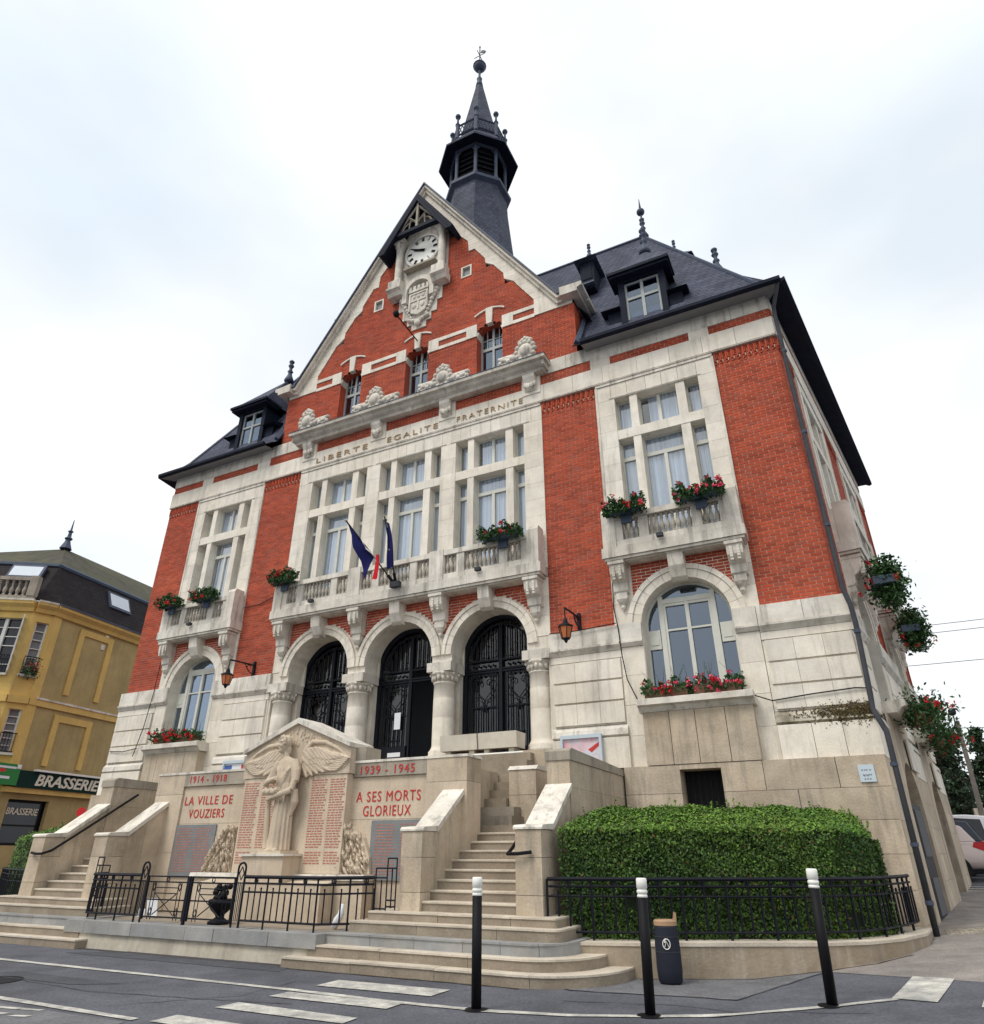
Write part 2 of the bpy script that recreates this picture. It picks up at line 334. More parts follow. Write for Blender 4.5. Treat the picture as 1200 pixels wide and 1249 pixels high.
def clamp(a, lo=0., hi=1.): return max(lo, min(hi, a))
def gz(x, y):
    """height of the ground: level in front, rising round the right-hand corner"""
    return .235 + clamp((x - 8) / 3) * .27 + clamp((y + 4.5) / 20) * clamp((x - 6) / 3) * .25 + clamp((y - 7) / 6) * clamp((x - 6) / 3) * .22
def drape(poly, dz, step=.5):
    bm = bmesh.new(); vs = [bm.verts.new((p[0], p[1], 0)) for p in poly]; bm.faces.new(vs)
    bmesh.ops.triangulate(bm, faces=bm.faces)
    xs = [p[0] for p in poly]; ys = [p[1] for p in poly]
    for ax, lo, hi in ((0, min(xs), max(xs)), (1, min(ys), max(ys))):
        t = math.ceil(lo / step) * step
        while t < hi:
            no = (1, 0, 0) if ax == 0 else (0, 1, 0); co = (t, 0, 0) if ax == 0 else (0, t, 0)
            bmesh.ops.bisect_plane(bm, geom=bm.verts[:] + bm.edges[:] + bm.faces[:], plane_co=co, plane_no=no); t += step
    mb = MB(); bm.verts.index_update()
    mb.v = [(v.co.x, v.co.y, gz(v.co.x, v.co.y) + dz) for v in bm.verts]; mb.f = [tuple(v.index for v in f.verts) for f in bm.faces]
    bm.free(); return mb

# ------------------------------------------------------------------ ground, road, markings
xs = sorted(set([-900, -400, -180, -90, -60] + list(np.arange(-40, 40.1, 1.0)) + [60, 90, 180, 400, 900]))
ys = sorted(set([-900, -400, -180, -90, -60] + list(np.arange(-40, 40.1, 1.0)) + [60, 90, 180, 400, 900]))
mb = MB(); mb.v = [(x, y, gz(x, y)) for y in ys for x in xs]
nx = len(xs); mb.f = [(j * nx + i, j * nx + i + 1, (j + 1) * nx + i + 1, (j + 1) * nx + i) for j in range(len(ys) - 1) for i in range(nx - 1)]
struct('road', mb, 'asphalt')
SW = .16   # side walls splay outward by this much per metre of depth
pav = [(8.45, -3.05), (9.19, -3.57), (10.33, -4.35), (13.2, -6.2), (14.4, -1), (15.2, 9.2), (11.5, 9.6), (10.05, 0), (9.6, -1.5)]
struct('pavement', drape(pav, .004), 'pavement')
struct('pale_asphalt_patch', drape([(5.7, -4.9), (6.3, -3.8), (8.55, -2.7), (8.80, -3.25), (8.01, -5.05), (6.23, -5.3)], .004), 'asphalt_pale')
struct('dark_asphalt_patch', drape([(-1.9, -5.75), (2.4, -5.75), (2.2, -5.15), (-1.0, -5.15)], .004), 'asphalt_dark')
struct('dark_asphalt_patch', drape([(-1.0, -7.6), (.9, -7.55), (1.4, -7.25), (-.6, -7.2)], .004), 'asphalt_dark')
struct('pale_asphalt_strip', drape([(-6, -8.6), (3.2, -8.6), (4, -12), (-6, -12)], .004), 'asphalt_pale')
def strip(pts, w, dz, name='white_line'):
    P = [Vector((p[0], p[1])) for p in pts]; l = []; r = []
    for i, p in enumerate(P):
        d = (P[min(i + 1, len(P) - 1)] - P[max(0, i - 1)]).normalized(); n = Vector((-d.y, d.x)); ww = w / 2 * (1 + random.uniform(-.12, .12))
        l.append(p + n * ww); r.append(p - n * ww)
    mb = MB()
    for i in range(len(P) - 1):
        q = [l[i], l[i + 1], r[i + 1], r[i]]; mb.poly([(a.x, a.y, gz(a.x, a.y) + dz) for a in q])
    struct(name, mb, 'paint')
def interp(pts, step=.25):
    o = []
    for a, b in zip(pts[:-1], pts[1:]):
        n = max(1, int(math.dist(a, b) / step))
        o += [(a[0] + (b[0] - a[0]) * k / n, a[1] + (b[1] - a[1]) * k / n) for k in range(n)]
    return o + [pts[-1]]
strip(interp([(-30, -6.7), (-2.0, -6.65), (3.4, -6.68), (4.8, -6.75), (5.9, -6.72), (6.7, -6.55), (7.4, -6.25), (8.1, -5.87), (8.9, -5.55), (9.25, -5.36), (9.5, -5.22)]), .11, .008)
strip(interp([(-12, -8.35), (0.9, -8.42), (3.2, -8.50)]), .10, .008)
for q in ([(3.52, -6.35), (3.52, -5.92), (5.05, -5.90), (5.05, -6.32)], [(3.50, -7.09), (3.52, -6.79), (5.0, -6.80), (5.0, -7.08)],
          [(3.44, -7.78), (3.46, -7.48), (5.0, -7.54), (5.02, -7.79)], [(3.39, -8.5), (3.4, -8.19), (4.9, -8.23), (4.95, -8.5)],
          [(9.46, -5.18), (9.70, -3.86), (10.08, -4.10), (9.83, -5.43)], [(10.14, -5.72), (10.36, -4.36), (10.74, -4.62), (10.50, -5.97)]):
    struct('crossing_stripe', drape(q, .0085, .3), 'paint')
for k, q in enumerate([(1.3, -8.78, .5, .07), (1.75, -8.72, .3, .06), (1.55, -8.98, .35, .08), (2.0, -8.95, .2, .07)]):
    struct('worn_road_mark', drape([(q[0], q[1]), (q[0] + q[2], q[1] + .06), (q[0] + q[2], q[1] + .06 + q[3]), (q[0] + .04, q[1] + q[3])], .0085, .3), 'paint')
def seam(pts, w, m='asphalt_dark', nm='tar_seam', dz=.007):
    P = [Vector((p[0], p[1])) for p in interp(pts, .15)]; l = []; r = []
    for i, p in enumerate(P):
        d = (P[min(i + 1, len(P) - 1)] - P[max(0, i - 1)]).normalized(); n = Vector((-d.y, d.x)); p = p + n * random.gauss(0, .012); ww = w * random.uniform(.4, 1.2) / 2
        l.append(p + n * ww); r.append(p - n * ww)
    mb = MB()
    for i in range(len(P) - 1): mb.poly([(a.x, a.y, gz(a.x, a.y) + dz) for a in (l[i], l[i + 1], r[i + 1], r[i])])
    struct(nm, mb, m)
seam([(5.7, -4.95), (6.25, -5.3), (8.0, -5.05), (8.8, -3.25)], .03); seam([(-6, -7.7), (-1, -7.5), (1.5, -7.75), (4, -7.3)], .025); seam([(2.4, -8.2), (3.2, -7.2), (3.1, -6.2)], .02); seam([(6.4, -5.9), (7.5, -5.6), (9.3, -5.9)], .018)
seam([(-9, -5.6), (-4, -5.5)], .10, 'bark', 'gutter_dirt', .006); seam([(-2.6, -5.33), (2.1, -5.33)], .05, 'bark', 'gutter_dirt', .006); seam([(2.3, -5.48), (5.7, -5.47)], .05, 'bark', 'gutter_dirt', .006); seam([(6.75, -4.22), (7.86, -3.72), (8.77, -3.25), (9.36, -2.78), (9.78, -2.12)], .05, 'bark', 'gutter_dirt', .006)
mh = MB(); mh.lathe([(.33, 0), (.33, .004), (.30, .006), (.30, .003), (.02, .004)], (-.2, -7.8, .2375), 20)
tag(part('manhole_cover', mh, 'iron'), 'round iron manhole cover set in the road at the left', 'manhole cover')
gr = thing('drain_grate', 'dark cobbled drain patch in the pavement beside the town hall wall', 'drain', (10.55, -.4, .5))
for i in range(7):
    for j in range(6):
        x = 10.35 + i * .13 + (j % 2) * .06; y = -.1 + j * .13
        part('cobble', MB().box(x, x + .115, y, y + .115, gz(x, y) - .03, gz(x, y) + .012 + random.uniform(0, .006)), 'greystone', gr)

# ------------------------------------------------------------------ town hall
HALL = thing('town_hall', 'red brick and white stone town hall with stepped gable, clock and slate bell turret', 'town hall', (0, 0, .3))
CAMP = Vector(camo.location)
TS = Matrix.Translation((10, 0, 0)) @ Matrix.Rotation(math.atan2(math.sqrt(1 - (SW / math.hypot(1, SW)) ** 2), SW / math.hypot(1, SW)), 4, 'Z')   # right-hand side wall: local x runs along it
AZ = math.atan2(1, SW)
TS = Matrix.Translation((10, 0, 0)) @ Matrix.Rotation(AZ, 4, 'Z')
TL_ = Matrix.Translation((-10 - SW * 11.2, 11.2, 0)) @ Matrix.Rotation(-AZ, 4, 'Z')
SIDELEN = 11.3

class Pieces:
    """boxes kept until the end: the ones that show largest become parts, the rest one part of kind stuff"""
    def __init__(s, name, m): s.name = name; s.m = m; s.l = []
    def add(s, b, T=None, m=None, seen=1.0): s.l.append((b, T, m or s.m, seen))
    def flush(s, parent, limit, stuffname):
        def score(it):
            b, T, m, seen = it
            c = Vector(((b[0] + b[1]) / 2, b[2], (b[4] + b[5]) / 2)); c = T @ c if T is not None else c
            w = (b[1] - b[0]) if T is None else (b[1] - b[0]) * .25
            return -seen * w * (b[5] - b[4]) / (c - CAMP).length_squared
        s.l.sort(key=score); cache = {}; rest = {}
        for i, (b, T, m, seen) in enumerate(s.l):
            if i < limit:
                d = tuple(round(b[k + 1] - b[k], 3) for k in (0, 2, 4)); key = (d, m)
                if key not in cache:
                    q = MB().box(0, d[0], 0, d[1], 0, d[2]); cache[key] = newmesh(s.name, q.v, q.f, m)
                o = bpy.data.objects.new(s.name, cache[key]); col.objects.link(o); o.parent = parent
                p = Vector((b[0], b[2], b[4])); off = Vector(WORLDLOC[parent.name])
                if T is None: o.location = p - off
                else: o.location = (T @ p) - off; o.rotation_euler = T.to_euler()
            else:
                q = rest.setdefault(m, MB()); q.T = T; q.box(*b); q.T = None
        for m, q in rest.items(): part(stuffname, q, m, parent, kind='stuff')

BRICKS = Pieces('brick', 'brick'); STONES = Pieces('stone', 'white')
MORTAR = MB()
def bricks(z0, z1, fn, y=0.0, T=None, seen=1.0):
    """courses of brick between z0 and z1; fn(z) gives the intervals in x that are brick"""
    n = max(1, round((z1 - z0) / .0715)); h = (z1 - z0) / n; MORTAR.T = T
    for i in range(n):
        za = z0 + i * h
        for (a, b) in fn(za + h / 2):
            if b - a < .02: continue
            MORTAR.quad((a, y + .009, za), (b, y + .009, za), (b, y + .009, za + h), (a, y + .009, za + h))
            x = a - (.115 if i % 2 else 0)
            while x < b:
                e = x + (.22 if (i % 2 == 0) else .22); xa, xb = max(x, a), min(e, b)
                if xb - xa > .02:
                    j = random.uniform(-.0025, .0025)
                    BRICKS.add((xa + (.0 if xa == a else .006), xb - (.0 if xb == b else .006), y + j, y + .04 + j, za + .007, za + h - .0065), T, None, seen)
                x = e
    MORTAR.T = None
def rect(a, b): return lambda z: [(a, b)]
def ashlar(x0, x1, z0, z1, y0, y1, row=.42, ln=.8, m='white', T=None, gap=.004, seen=1.0, jit=.002, pcs=None):
    if x0 > x1: x0, x1 = x1, x0
    n = max(1, round((z1 - z0) / row)); h = (z1 - z0) / n
    for i in range(n):
        k = max(1, round((x1 - x0) / ln)); w = (x1 - x0) / k; cuts = [x0]
        if k > 1:
            off = .5 if i % 2 else 0
            cuts += [x0 + w * (j + off) + random.uniform(-.08, .08) * w for j in range(0 if off else 1, k)]
        cuts.append(x1)
        for a, b in zip(cuts[:-1], cuts[1:]):
            if b - a < .05: continue
            j = random.uniform(0, jit)
            (pcs or STONES).add((a + (gap if a > x0 else 0), b - (gap if b < x1 else 0), y0 + j, y1, z0 + i * h + gap, z0 + (i + 1) * h - gap * .2), T, m, seen)

def window_light(win, x0, x1, z0, z1, y, T, fr='frame', bar=.035, vert=None, horiz=(), curtain=True, pane='glass'):
    """glazed light: frame, pane and curtain, sub-parts of the window"""
    f = MB(T); f.box(x0, x0 + bar, y, y + .05, z0, z1); f.box(x1 - bar, x1, y, y + .05, z0, z1)
    f.box(x0 + bar, x1 - bar, y + .002, y + .052, z0, z0 + bar * 1.3); f.box(x0 + bar, x1 - bar, y + .002, y + .052, z1 - bar, z1)
    for h in horiz: f.box(x0 + bar, x1 - bar, y - .012, y + .05, h - .05, h + .05)
    if vert: f.box(vert - .04, vert + .04, y - .008, y + .053, z0 + bar, (horiz[-1] if horiz and vert else z1) - .01)
    part('frame', f, fr, win)
    g = MB(T).quad((x0 + bar, y + .03, z0 + bar), (x1 - bar, y + .03, z0 + bar), (x1 - bar, y + .03, z1 - bar), (x0 + bar, y + .03, z1 - bar))
    part('pane', g, pane, win)
    if curtain:
        c = MB(T); g_ = random.choice((0, 0, 0, .12, .22)) * (x1 - x0); n = max(8, int((x1 - x0) / .03)); X = [x0 + g_ + (x1 - x0 - g_) * i / n for i in range(n + 1)]
        ph = random.uniform(0, 6)
        Y = [y + .085 + .022 * sin(ph + i * 1.35) + .012 * sin(i * .6) for i in range(n + 1)]
        for i in range(n): c.quad((X[i], Y[i], z0), (X[i + 1], Y[i + 1], z0), (X[i + 1], Y[i + 1], z1), (X[i], Y[i], z1))
        part('curtain', c, 'curtain', win, smooth=True)

def bracket(mb, x, w, z, y0=-.40, tail=True):
    """scrolled console under a balcony, hanging from z"""
    prof = [(0, z), (y0, z), (y0 + .01, z - .12), (y0 + .03, z - .28), (y0 + .12, z - .40), (y0 + .2, z - .45), (y0 + .22, z - .62), (y0 + .26, z - .66), (0, z - .66)]
    mb.prism(prof, x - w / 2, x + w / 2, 'x')
    for k in (-1, 1):                                                          # raised reeds on the face of the console
        for i in range(5): mb.box(x + k * w * .22 - .03, x + k * w * .22 + .03, y0 - .012 + .015 * (i > 3), y0 + .08, z - .12 - .06 * i - .055, z - .12 - .06 * i)
    mb.box(x - w / 2 - .02, x + w / 2 + .02, y0 - .03, 0, z - .07, z)
    if tail:
        mb.box(x - w * .38, x + w * .38, -.16, 0, z - .80, z - .66)
        mb.lathe([(.02, -.17), (.055, -.12), (.05, -.06), (.10, 0), (.13, .06)], (x, -.07, z - .86), 10)
    return mb

def keystone(mb, x, w, z0, z1):
    mb.prism([(0, z1), (-.34, z1), (-.34, z1 - .1), (-.31, z1 - .3), (-.20, z0 + .06), (-.10, z0), (0, z0)], x - w / 2, x + w / 2, 'x')
    return mb

BAL = [(.05, 0), (.05, .035), (.028, .05), (.030, .07), (.052, .13), (.056, .17), (.045, .22), (.026, .28), (.028, .34), (.042, .36), (.03, .38), (.03, .40), (.05, .415), (.05, .45)]
def balustrade(parent, groups, piers, x0, x1, T, yf=-.42, z0=7.66, z1=8.48, cap=(-1, 1), ends=.30):
    s = MB(T).box(x0, x1, yf - .04, 0, 7.41, 7.64); s.box(x0 + .04, x1 - .04, yf - .005, 0, 7.35, 7.405)
    part('slab', s, 'trim', parent)
    r = MB(T).box(x0 + .05, x1 - .05, yf - .02, yf + .20, 8.29, 8.42); r.box(x0 + .08, x1 - .08, yf, yf + .18, 7.645, 7.79)
    part('rail', r, 'trim', parent)
    for a, b in piers: part('pier', MB(T).box(a, b, yf + .004, yf + .17, 7.795, 8.285), 'trim', parent)
    for sx in cap:                                                             # solid end piers with sloping caps, and the returns
        xa, xb = (x0 + .04, x0 + .04 + ends) if sx < 0 else (x1 - .04 - ends, x1 - .04)
        e = MB(T).box(xa, xb, yf - .03, yf + .32, 7.645, 8.50); e.prism([(yf - .03, 8.502), (yf + .32, 8.502), (yf + .32, 8.60), (yf + .02, 8.60)], xa, xb, 'x')
        e.box(xa if sx < 0 else xb - .14, xa + .14 if sx < 0 else xb, yf + .325, 0, 7.645, 8.46)
        part('end_pier', e, 'trim', parent)
    for a, b, n in groups:
        for k in range(n):
            x = a + (b - a) * (k + .5) / n
            key = 'baluster_mesh'
            if key not in CACHE:
                q = MB().lathe(BAL, (0, 0, 0), 8); CACHE[key] = newmesh('baluster', q.v, q.f, 'palebal', True)
            o = bpy.data.objects.new('baluster', CACHE[key]); col.objects.link(o); o.parent = parent
            loc = Vector((x, yf + .09, 7.80)); o.location = T @ loc if T is not None else loc; o.scale = (1, 1, 1.07)
CACHE = {}

def upper_window(c, T, hall=HALL, z0=7.7, curtain=True):
    """stone cross-window of six lights, centre c"""
    cells = [(-1.035, -.665), (-.475, .485), (.70, 1.035)]
    st = MB(T)
    for a, b in ((-.665, -.475), (.485, .70)):
        st.box(c + a, c + b, .0, .40, z0, 10.64); st.box(c + a, c + b, .0, .40, 10.90, 11.85)
    st.box(c - 1.035, c + 1.035, -.012, .45, 10.642, 10.898)
    win = part('cross_window', st, 'white', hall)
    for i, (a, b) in enumerate(cells):
        mid = i == 1
        window_light(win, c + a, c + b, 10.90, 11.85, .235, T, vert=c + .005 if mid else None, curtain=curtain)
        window_light(win, c + a, c + b, z0, 10.64, .235, T, vert=c + .005 if mid else None, horiz=(10.17,), curtain=curtain)
        rv = MB(T)
        rv.quad((c + a, .0, 11.852), (c + b, .0, 11.852), (c + b, .46, 11.852), (c + a, .46, 11.852))
        part('lintel_soffit', rv, 'white', win)
    return win

def room(x0, x1, z0, z1, y0, y1, T=None, m='room'):
    q = MB(T); q.quad((x0, y1, z0), (x1, y1, z0), (x1, y1, z1), (x0, y1, z1))
    for x in (x0, x1): q.quad((x, y0, z0), (x, y1, z0), (x, y1, z1), (x, y0, z1))
    for z in (z0, z1): q.quad((x0, y0, z), (x1, y0, z), (x1, y1, z), (x0, y1, z))
    part('room', q, m, HALL)

def arch_window(c, T):
    zs, r = 5.92, .92
    win = part('arched_window_reveal', MB(T).archwall(c - 1.24, c + 1.24, 4.30, 7.2, c, r, zs, -.02, .36, 24), 'white', HALL)
    def top(x): return zs + math.sqrt(max(0, r * r - (x - c) ** 2))
    f = MB(T); y = .27
    f.ring(c, zs, r - .05, r - .002, y, y + .07, 0, PI, 24)
    for s in (-1, 1): f.box(c + s * r, c + s * (r - .05), y, y + .07, 4.3, zs)
    for a, b in ((-.60, -.50), (.50, .60)): f.box(c + a, c + b, y - .03, y + .06, 4.3, top(c + (a if a < 0 else b)) - .03)
    f.box(c - .50, c + .50, y - .02, y + .06, 6.42, 6.52); f.box(c - .04, c + .04, y - .015, y + .05, 4.3, 6.42); f.box(c - .45, c + .45, y - .008, y + .05, 5.81, 5.85)
    for a, b in ((-.50, -.45), (.45, .50)): f.box(c + a, c + b, y - .01, y + .05, 4.3, 6.42)
    f.box(c - .45, c + .45, y - .005, y + .05, 6.36, 6.42); f.box(c - .45, c + .45, y - .006, y + .05, 4.3, 4.42)
    for s in (-1, 1):
        f.box(c + s * .62, c + s * (r - .04), y - .01, y + .055, 5.45, 5.86); f.box(c + s * .66, c + s * (r - .08), y - .022, y - .008, 5.54, 5.70)
        f.box(c + s * .62, c + s * (r - .04), y - .006, y + .055, 4.3, 4.40)
    part('frame', f, 'frame', win)
    g = MB(T); n = 16
    pts = [(c - r + .01, 4.3)] + [(c - (r - .01) * cos(PI * k / n), zs + (r - .01) * sin(PI * k / n)) for k in range(n + 1)] + [(c + r - .01, 4.3)]
    g.poly([(p[0], y + .045, p[1]) for p in pts]); part('pane', g, 'archpane', win)
    return win

def voussoirs(c, zs, r0, r1, T, y0=-.06, n=13, m='white', key=True):
    for k in range(n):
        a0 = PI * k / n; a1 = PI * (k + 1) / n; e = .004 / r1
        q = MB(T).ring(c, zs, r0, r0 + (r1 - r0) * .62, y0, .02, a0 + e, a1 - e, 3); q.ring(c, zs, r0 + (r1 - r0) * .62 + .004, r1, y0 - .03, .02, a0 + e, a1 - e, 3)
        part('voussoir', q, m, HALL)

def rustic(x0, x1, T=None, m='white', seen=1.0, grooves=True):
    """string course, channelled panels, ledge and plinth of a ground-floor pier (x0 and x1 are its ends)"""
    if x0 > x1: x0, x1 = x1, x0
    ashlar(x0, x1, 5.62, 5.995, -.09, .3, .4, 1.0, 'trim', T, seen=seen)
    q = MB(T).prism([(-.09, 5.615), (-.13, 5.615), (-.13, 5.57), (-.075, 5.50), (-.05, 5.46), (.3, 5.46), (.3, 5.615)], x0, x1, 'x')
    part('string_course', q, 'trim', HALL)
    ashlar(x0, x1, 5.305, 5.455, -.045, .3, .2, 9, 'white', T, seen=seen)
    ashlar(x0, x1, 3.95, 5.30, -.02, .3, 9, 9, 'white', T, seen=seen)
    for a, b in ((3.985, 4.405), (4.445, 4.84), (4.88, 5.285)):
        k = 3; w = (x1 - x0 - .10) / k
        for i in range(k): STONES.add((x0 + .05 + i * w + (.003 if i else 0), x0 + .05 + (i + 1) * w - (.003 if i < k - 1 else 0), -.075, -.018, a, b), T, 'white', seen)
    q = MB(T).prism([(-.02, 3.945), (-.10, 3.86), (-.12, 3.74), (-.04, 3.70), (.3, 3.70), (.3, 3.945)], x0 - .0, x1 + .0, 'x')
    part('ledge', q, 'mossledge' if x0 > 8 and T is None else 'trim', HALL)
    ashlar(x0, x1, 3.10, 3.695, -.11, .3, .6, .6, 'white', T, seen=seen)

def side_bay(c, T, zone=(5.6, 8.58), brick=((4.1, 5.6), (8.58, 10.0)), door=False, seen=1.0, flip=1):
    """one pavilion bay: two brick strips, white surround, arched window, balcony and cross-window"""
    x0, x1 = zone
    for a, b in brick:
        bricks(6.0, 12.02, rect(a, b), 0.0, T, seen)
        bricks(12.02, 12.386, rect(a, b), 0.006, T, seen)
        dq = MB(T); n = round((b - a) / .135); w = (b - a) / n
        for k in range(n):
            xa = a + k * w
            dq.box(xa + .015, xa + .055, -.035, .03, 12.10, 12.34); dq.box(xa + .058, xa + .092, -.018, .03, 12.18, 12.36)
            dq.box(xa + .02, xa + .05, -.02, .03, 12.03, 12.075)
        part('brick_dentils', dq, 'brick', HALL, kind='stuff')
        dw = MB(T)
        for k in range(n): dw.box(a + k * w + .065, a + k * w + .085, -.012, .03, 12.07, 12.15)
        part('pale_dentils', dw, 'mortar', HALL, kind='stuff')
    # surround
    w = c - 1.035, c + 1.035
    for a, b in ((x0, w[0]), (w[1], x1)):
        ashlar(a, b, 7.64, 11.85, -.03, .45, .47, 9, 'white', T, seen=seen)
    ashlar(x0, x1, 11.853, 12.30, -.03, .46, 9, .42, 'white', T, seen=seen)
    q = MB(T); q.box(x0 + .02, x1 - .02, -.055, 0, 12.305, 12.386); q.box(x0, x0 + .06, -.045, -.03, 7.7, 12.3); q.box(x1 - .06, x1, -.045, -.03, 7.7, 12.3)
    q.box(x0 + .35, x1 - .35, -.042, -.028, 11.88, 11.90); part('moulding', q, 'trim', HALL)
    upper_window(c, T)
    room(w[0] - .1, w[1] + .1, 7.6, 12.0, .5, 1.3, T)
    # below the balcony
    for s in (-1, 1):
        a, b = (x0, c - 1.05) if s < 0 else (c + 1.05, x1)
        ashlar(a, b, 6.0, 7.4, -.022, .3, .47, 9, 'white', T, seen=seen)
    bricks(6.55, 7.40, lambda z: [(c - 1.05, c - math.sqrt(max(0, 1.19 ** 2 - (z - 5.92) ** 2))), (c + math.sqrt(max(0, 1.19 ** 2 - (z - 5.92) ** 2)), c + 1.05)] if z < 7.10 else [(c - 1.05, c + 1.05)], -.024, T, seen)
    q = MB(T).box(c - 1.05, c + 1.05, -.015, .1, 5.95, 7.5)
    arch_window(c, T); voussoirs(c, 5.92, .925, 1.22, T)
    room(c - 1.1, c + 1.1, 4.2, 7.0, .42, 2.2, T)
    for x in (x0 + .25, x1 - .25): part('bracket', bracket(MB(T), x, .32, 7.33), 'trim', HALL)
    part('keystone', keystone(MB(T), c, .33, 6.76, 7.345), 'trim', HALL)
    bal = part('balcony', MB(T).box(x0 + .1, x1 - .1, -.36, .0, 7.32, 7.345), 'trim', HALL)
    balustrade(bal, [(c - 1.05, c - .68, 3), (c - .47, c + .47, 8), (c + .68, c + 1.05, 3)], [(c - .68, c - .47), (c + .47, c + .68), (x0 + .3, c - 1.05), (c + 1.05, x1 - .3)], x0 - .03, x1 + .03, T)
    # imposts and piers of the arch
    for s in (-1, 1):
        a, b = (x0 + .09, c - .934) if s < 0 else (c + .934, x1 - .09)
        q = MB(T).box(a, b, -.10, .3, 5.62, 5.998); q.prism([(-.10, 5.615), (-.13, 5.615), (-.13, 5.575), (-.07, 5.50), (.3, 5.50), (.3, 5.615)], a, b + .0, 'x'); part('impost', q, 'trim', HALL)
        ashlar(a, b, 4.30, 5.495, -.04, .3, .6, 9, 'white', T, seen=seen)
    a, b = c - 1.07, c + 1.10
    ashlar(x0 + .09, a + .08, 3.1, 4.298, -.04, .3, .6, 9, 'white', T, seen=seen); ashlar(b - .10, x1 - .09, 3.1, 4.298, -.04, .3, .6, 9, 'white', T, seen=seen)
    q = MB(T).prism([(-.40, 4.33), (-.46, 4.31), (-.46, 4.20), (-.38, 4.17), (-.30, 4.08), (.36, 4.08), (.36, 4.30), (.0, 4.30)], a - .02, b, 'x'); part('window_sill', q, 'trim', HALL)
    if not door: ashlar(a + .04, b - .06, 3.094, 4.075, -.298, .3, 1.1, .58, 'beige', T, seen=seen, gap=.006)

# --- front: pavilion bays
for s in (1, -1):
    if s == 1: side_bay(7.12, None)
    else: side_bay(-7.12, None, (-8.58, -5.6), ((-10.0, -8.58), (-5.6, -4.1)), seen=.8)
    e = .03
    rustic(s * 8.5, s * 10.12); rustic(s * 4.09, s * 5.72)
    # plinth
    cut = (6.68, 7.43)
    zone = (4.6, 10.2)
    for (a, b, za, zb) in ((5.62, cut[0], .1, 3.09), (cut[1], 10.10, .1, 3.09), (cut[0], cut[1], .1, 2.25), (cut[0], cut[1], 3.0, 3.09)):
        ashlar(s * a, s * b, za, zb, -.285, .3, .52 if zb - za > .3 else .2, 1.15, 'beige', None, gap=.005, seen=.9)
    dk = MB().box(s * cut[0], s * cut[1], .16, .19, 2.2, 3.05); part('basement_window', dk, 'dark', HALL)
    gb = MB()
    for k in range(7): gb.box(s * (cut[0] + .05 + k * .105), s * (cut[0] + .065 + k * .105), .05, .065, 2.25, 3.0)
    part('window_grille', gb, 'iron', HALL)

# --- frieze, red panels and eaves band
ashlar(-10.03, 10.03, 12.40, 12.95, -.05, .3, .6, .85, 'white')
q = MB().box(-10.02, 10.02, -.075, .2, 12.387, 12.40); q.box(-10.02, 10.02, -.065, .2, 12.43, 12.445); part('frieze_moulding', q, 'trim', HALL)
for s in (1, -1):
    for a, b in ((5.54, 6.07), (8.10, 8.58)): ashlar(s * a, s * b, 12.95, 13.20, -.045, .3, .4, 9, 'white')
    for a, b in ((6.07, 8.10), (8.58, 10.0)): bricks(12.95, 13.2, rect(min(s * a, s * b), max(s * a, s * b)), -.02)
    ashlar(s * 5.54, s * 10.0, 13.2, 13.60, -.045, .3, .5, .9, 'trim')
    bricks(12.95, 13.27, rect(min(s * 4.1, s * 5.54), max(s * 4.1, s * 5.54)), -.02)
    ashlar(s * 4.15, s * 5.54, 13.27, 13.70, -.045, .3, .5, .75, 'trim')
# between the consoles of the central cornice
for a, b in ((-3.57, -1.47), (-.93, .93), (1.47, 3.57)): bricks(12.95, 13.36, rect(a, b), -.02)

# --- central bay
CX = (-2.54, 0.0, 2.54)
bricks(6.4, 7.41, lambda z: [(x, y) for x, y in zip([-3.72] + [c + (math.sqrt(max(0, 1.3 ** 2 - (z - 5.87) ** 2)) if abs(z - 5.87) < 1.3 else 0) for c in CX],
       [c - (math.sqrt(max(0, 1.3 ** 2 - (z - 5.87) ** 2)) if abs(z - 5.87) < 1.3 else 0) for c in CX] + [3.72]) if y - x > .02] if z < 7.17 else [(-3.72, 3.72)], -.004)
for c in CX:
    part('portico_arch', MB().archwall(c - 1.27, c + 1.27, 5.69, 7.18, c, 1.0, 5.87, .004, .58, 28), 'white', HALL)
    voussoirs(c, 5.87, 1.004, 1.252, None, -.05, 15)
    part('keystone', keystone(MB(), c, .30, 6.78, 7.345), 'trim', HALL)
for s in (-1, 1): ashlar(s * 3.72, s * 4.10, 6.0, 7.40, -.022, .3, .47, 9, 'white'); ashlar(s * 3.52, s * 4.1, 5.69, 6.0, -.01, .3, .4, 9, 'white')
for x in (-3.80, -1.25, 1.25, 3.80): part('bracket', bracket(MB(), x, .34, 7.33), 'trim', HALL)
bal = part('balcony', MB().box(-3.9, 3.9, -.36, .0, 7.32, 7.345), 'trim', HALL)
G = []; P = [(-3.76, -3.59), (3.59, 3.76)]
for c in CX:
    G += [(c - 1.05, c - .70, 3), (c - .49, c + .47, 8), (c + .68, c + 1.03, 3)]; P += [(c - .70, c - .49), (c + .47, c + .68)]
P += [(-1.51, -1.05), (1.05, 1.49)]
balustrade(bal, G, P, -4.09, 4.09, None)
for x in (-1.27, 1.27): part('balcony_pier', MB().box(x - .2, x + .2, -.46, -.24, 7.645, 8.45), 'trim', HALL)
prev = -4.1
for c in CX:
    ashlar(prev, c - 1.035, 7.64, 11.85, -.03, .45, .47, 9, 'white'); prev = c + 1.035
    upper_window(c, None)
ashlar(prev, 4.1, 7.64, 11.85, -.03, .45, .47, 9, 'white')
ashlar(-4.1, 4.1, 11.853, 12.30, -.03, .46, 9, .30, 'white')
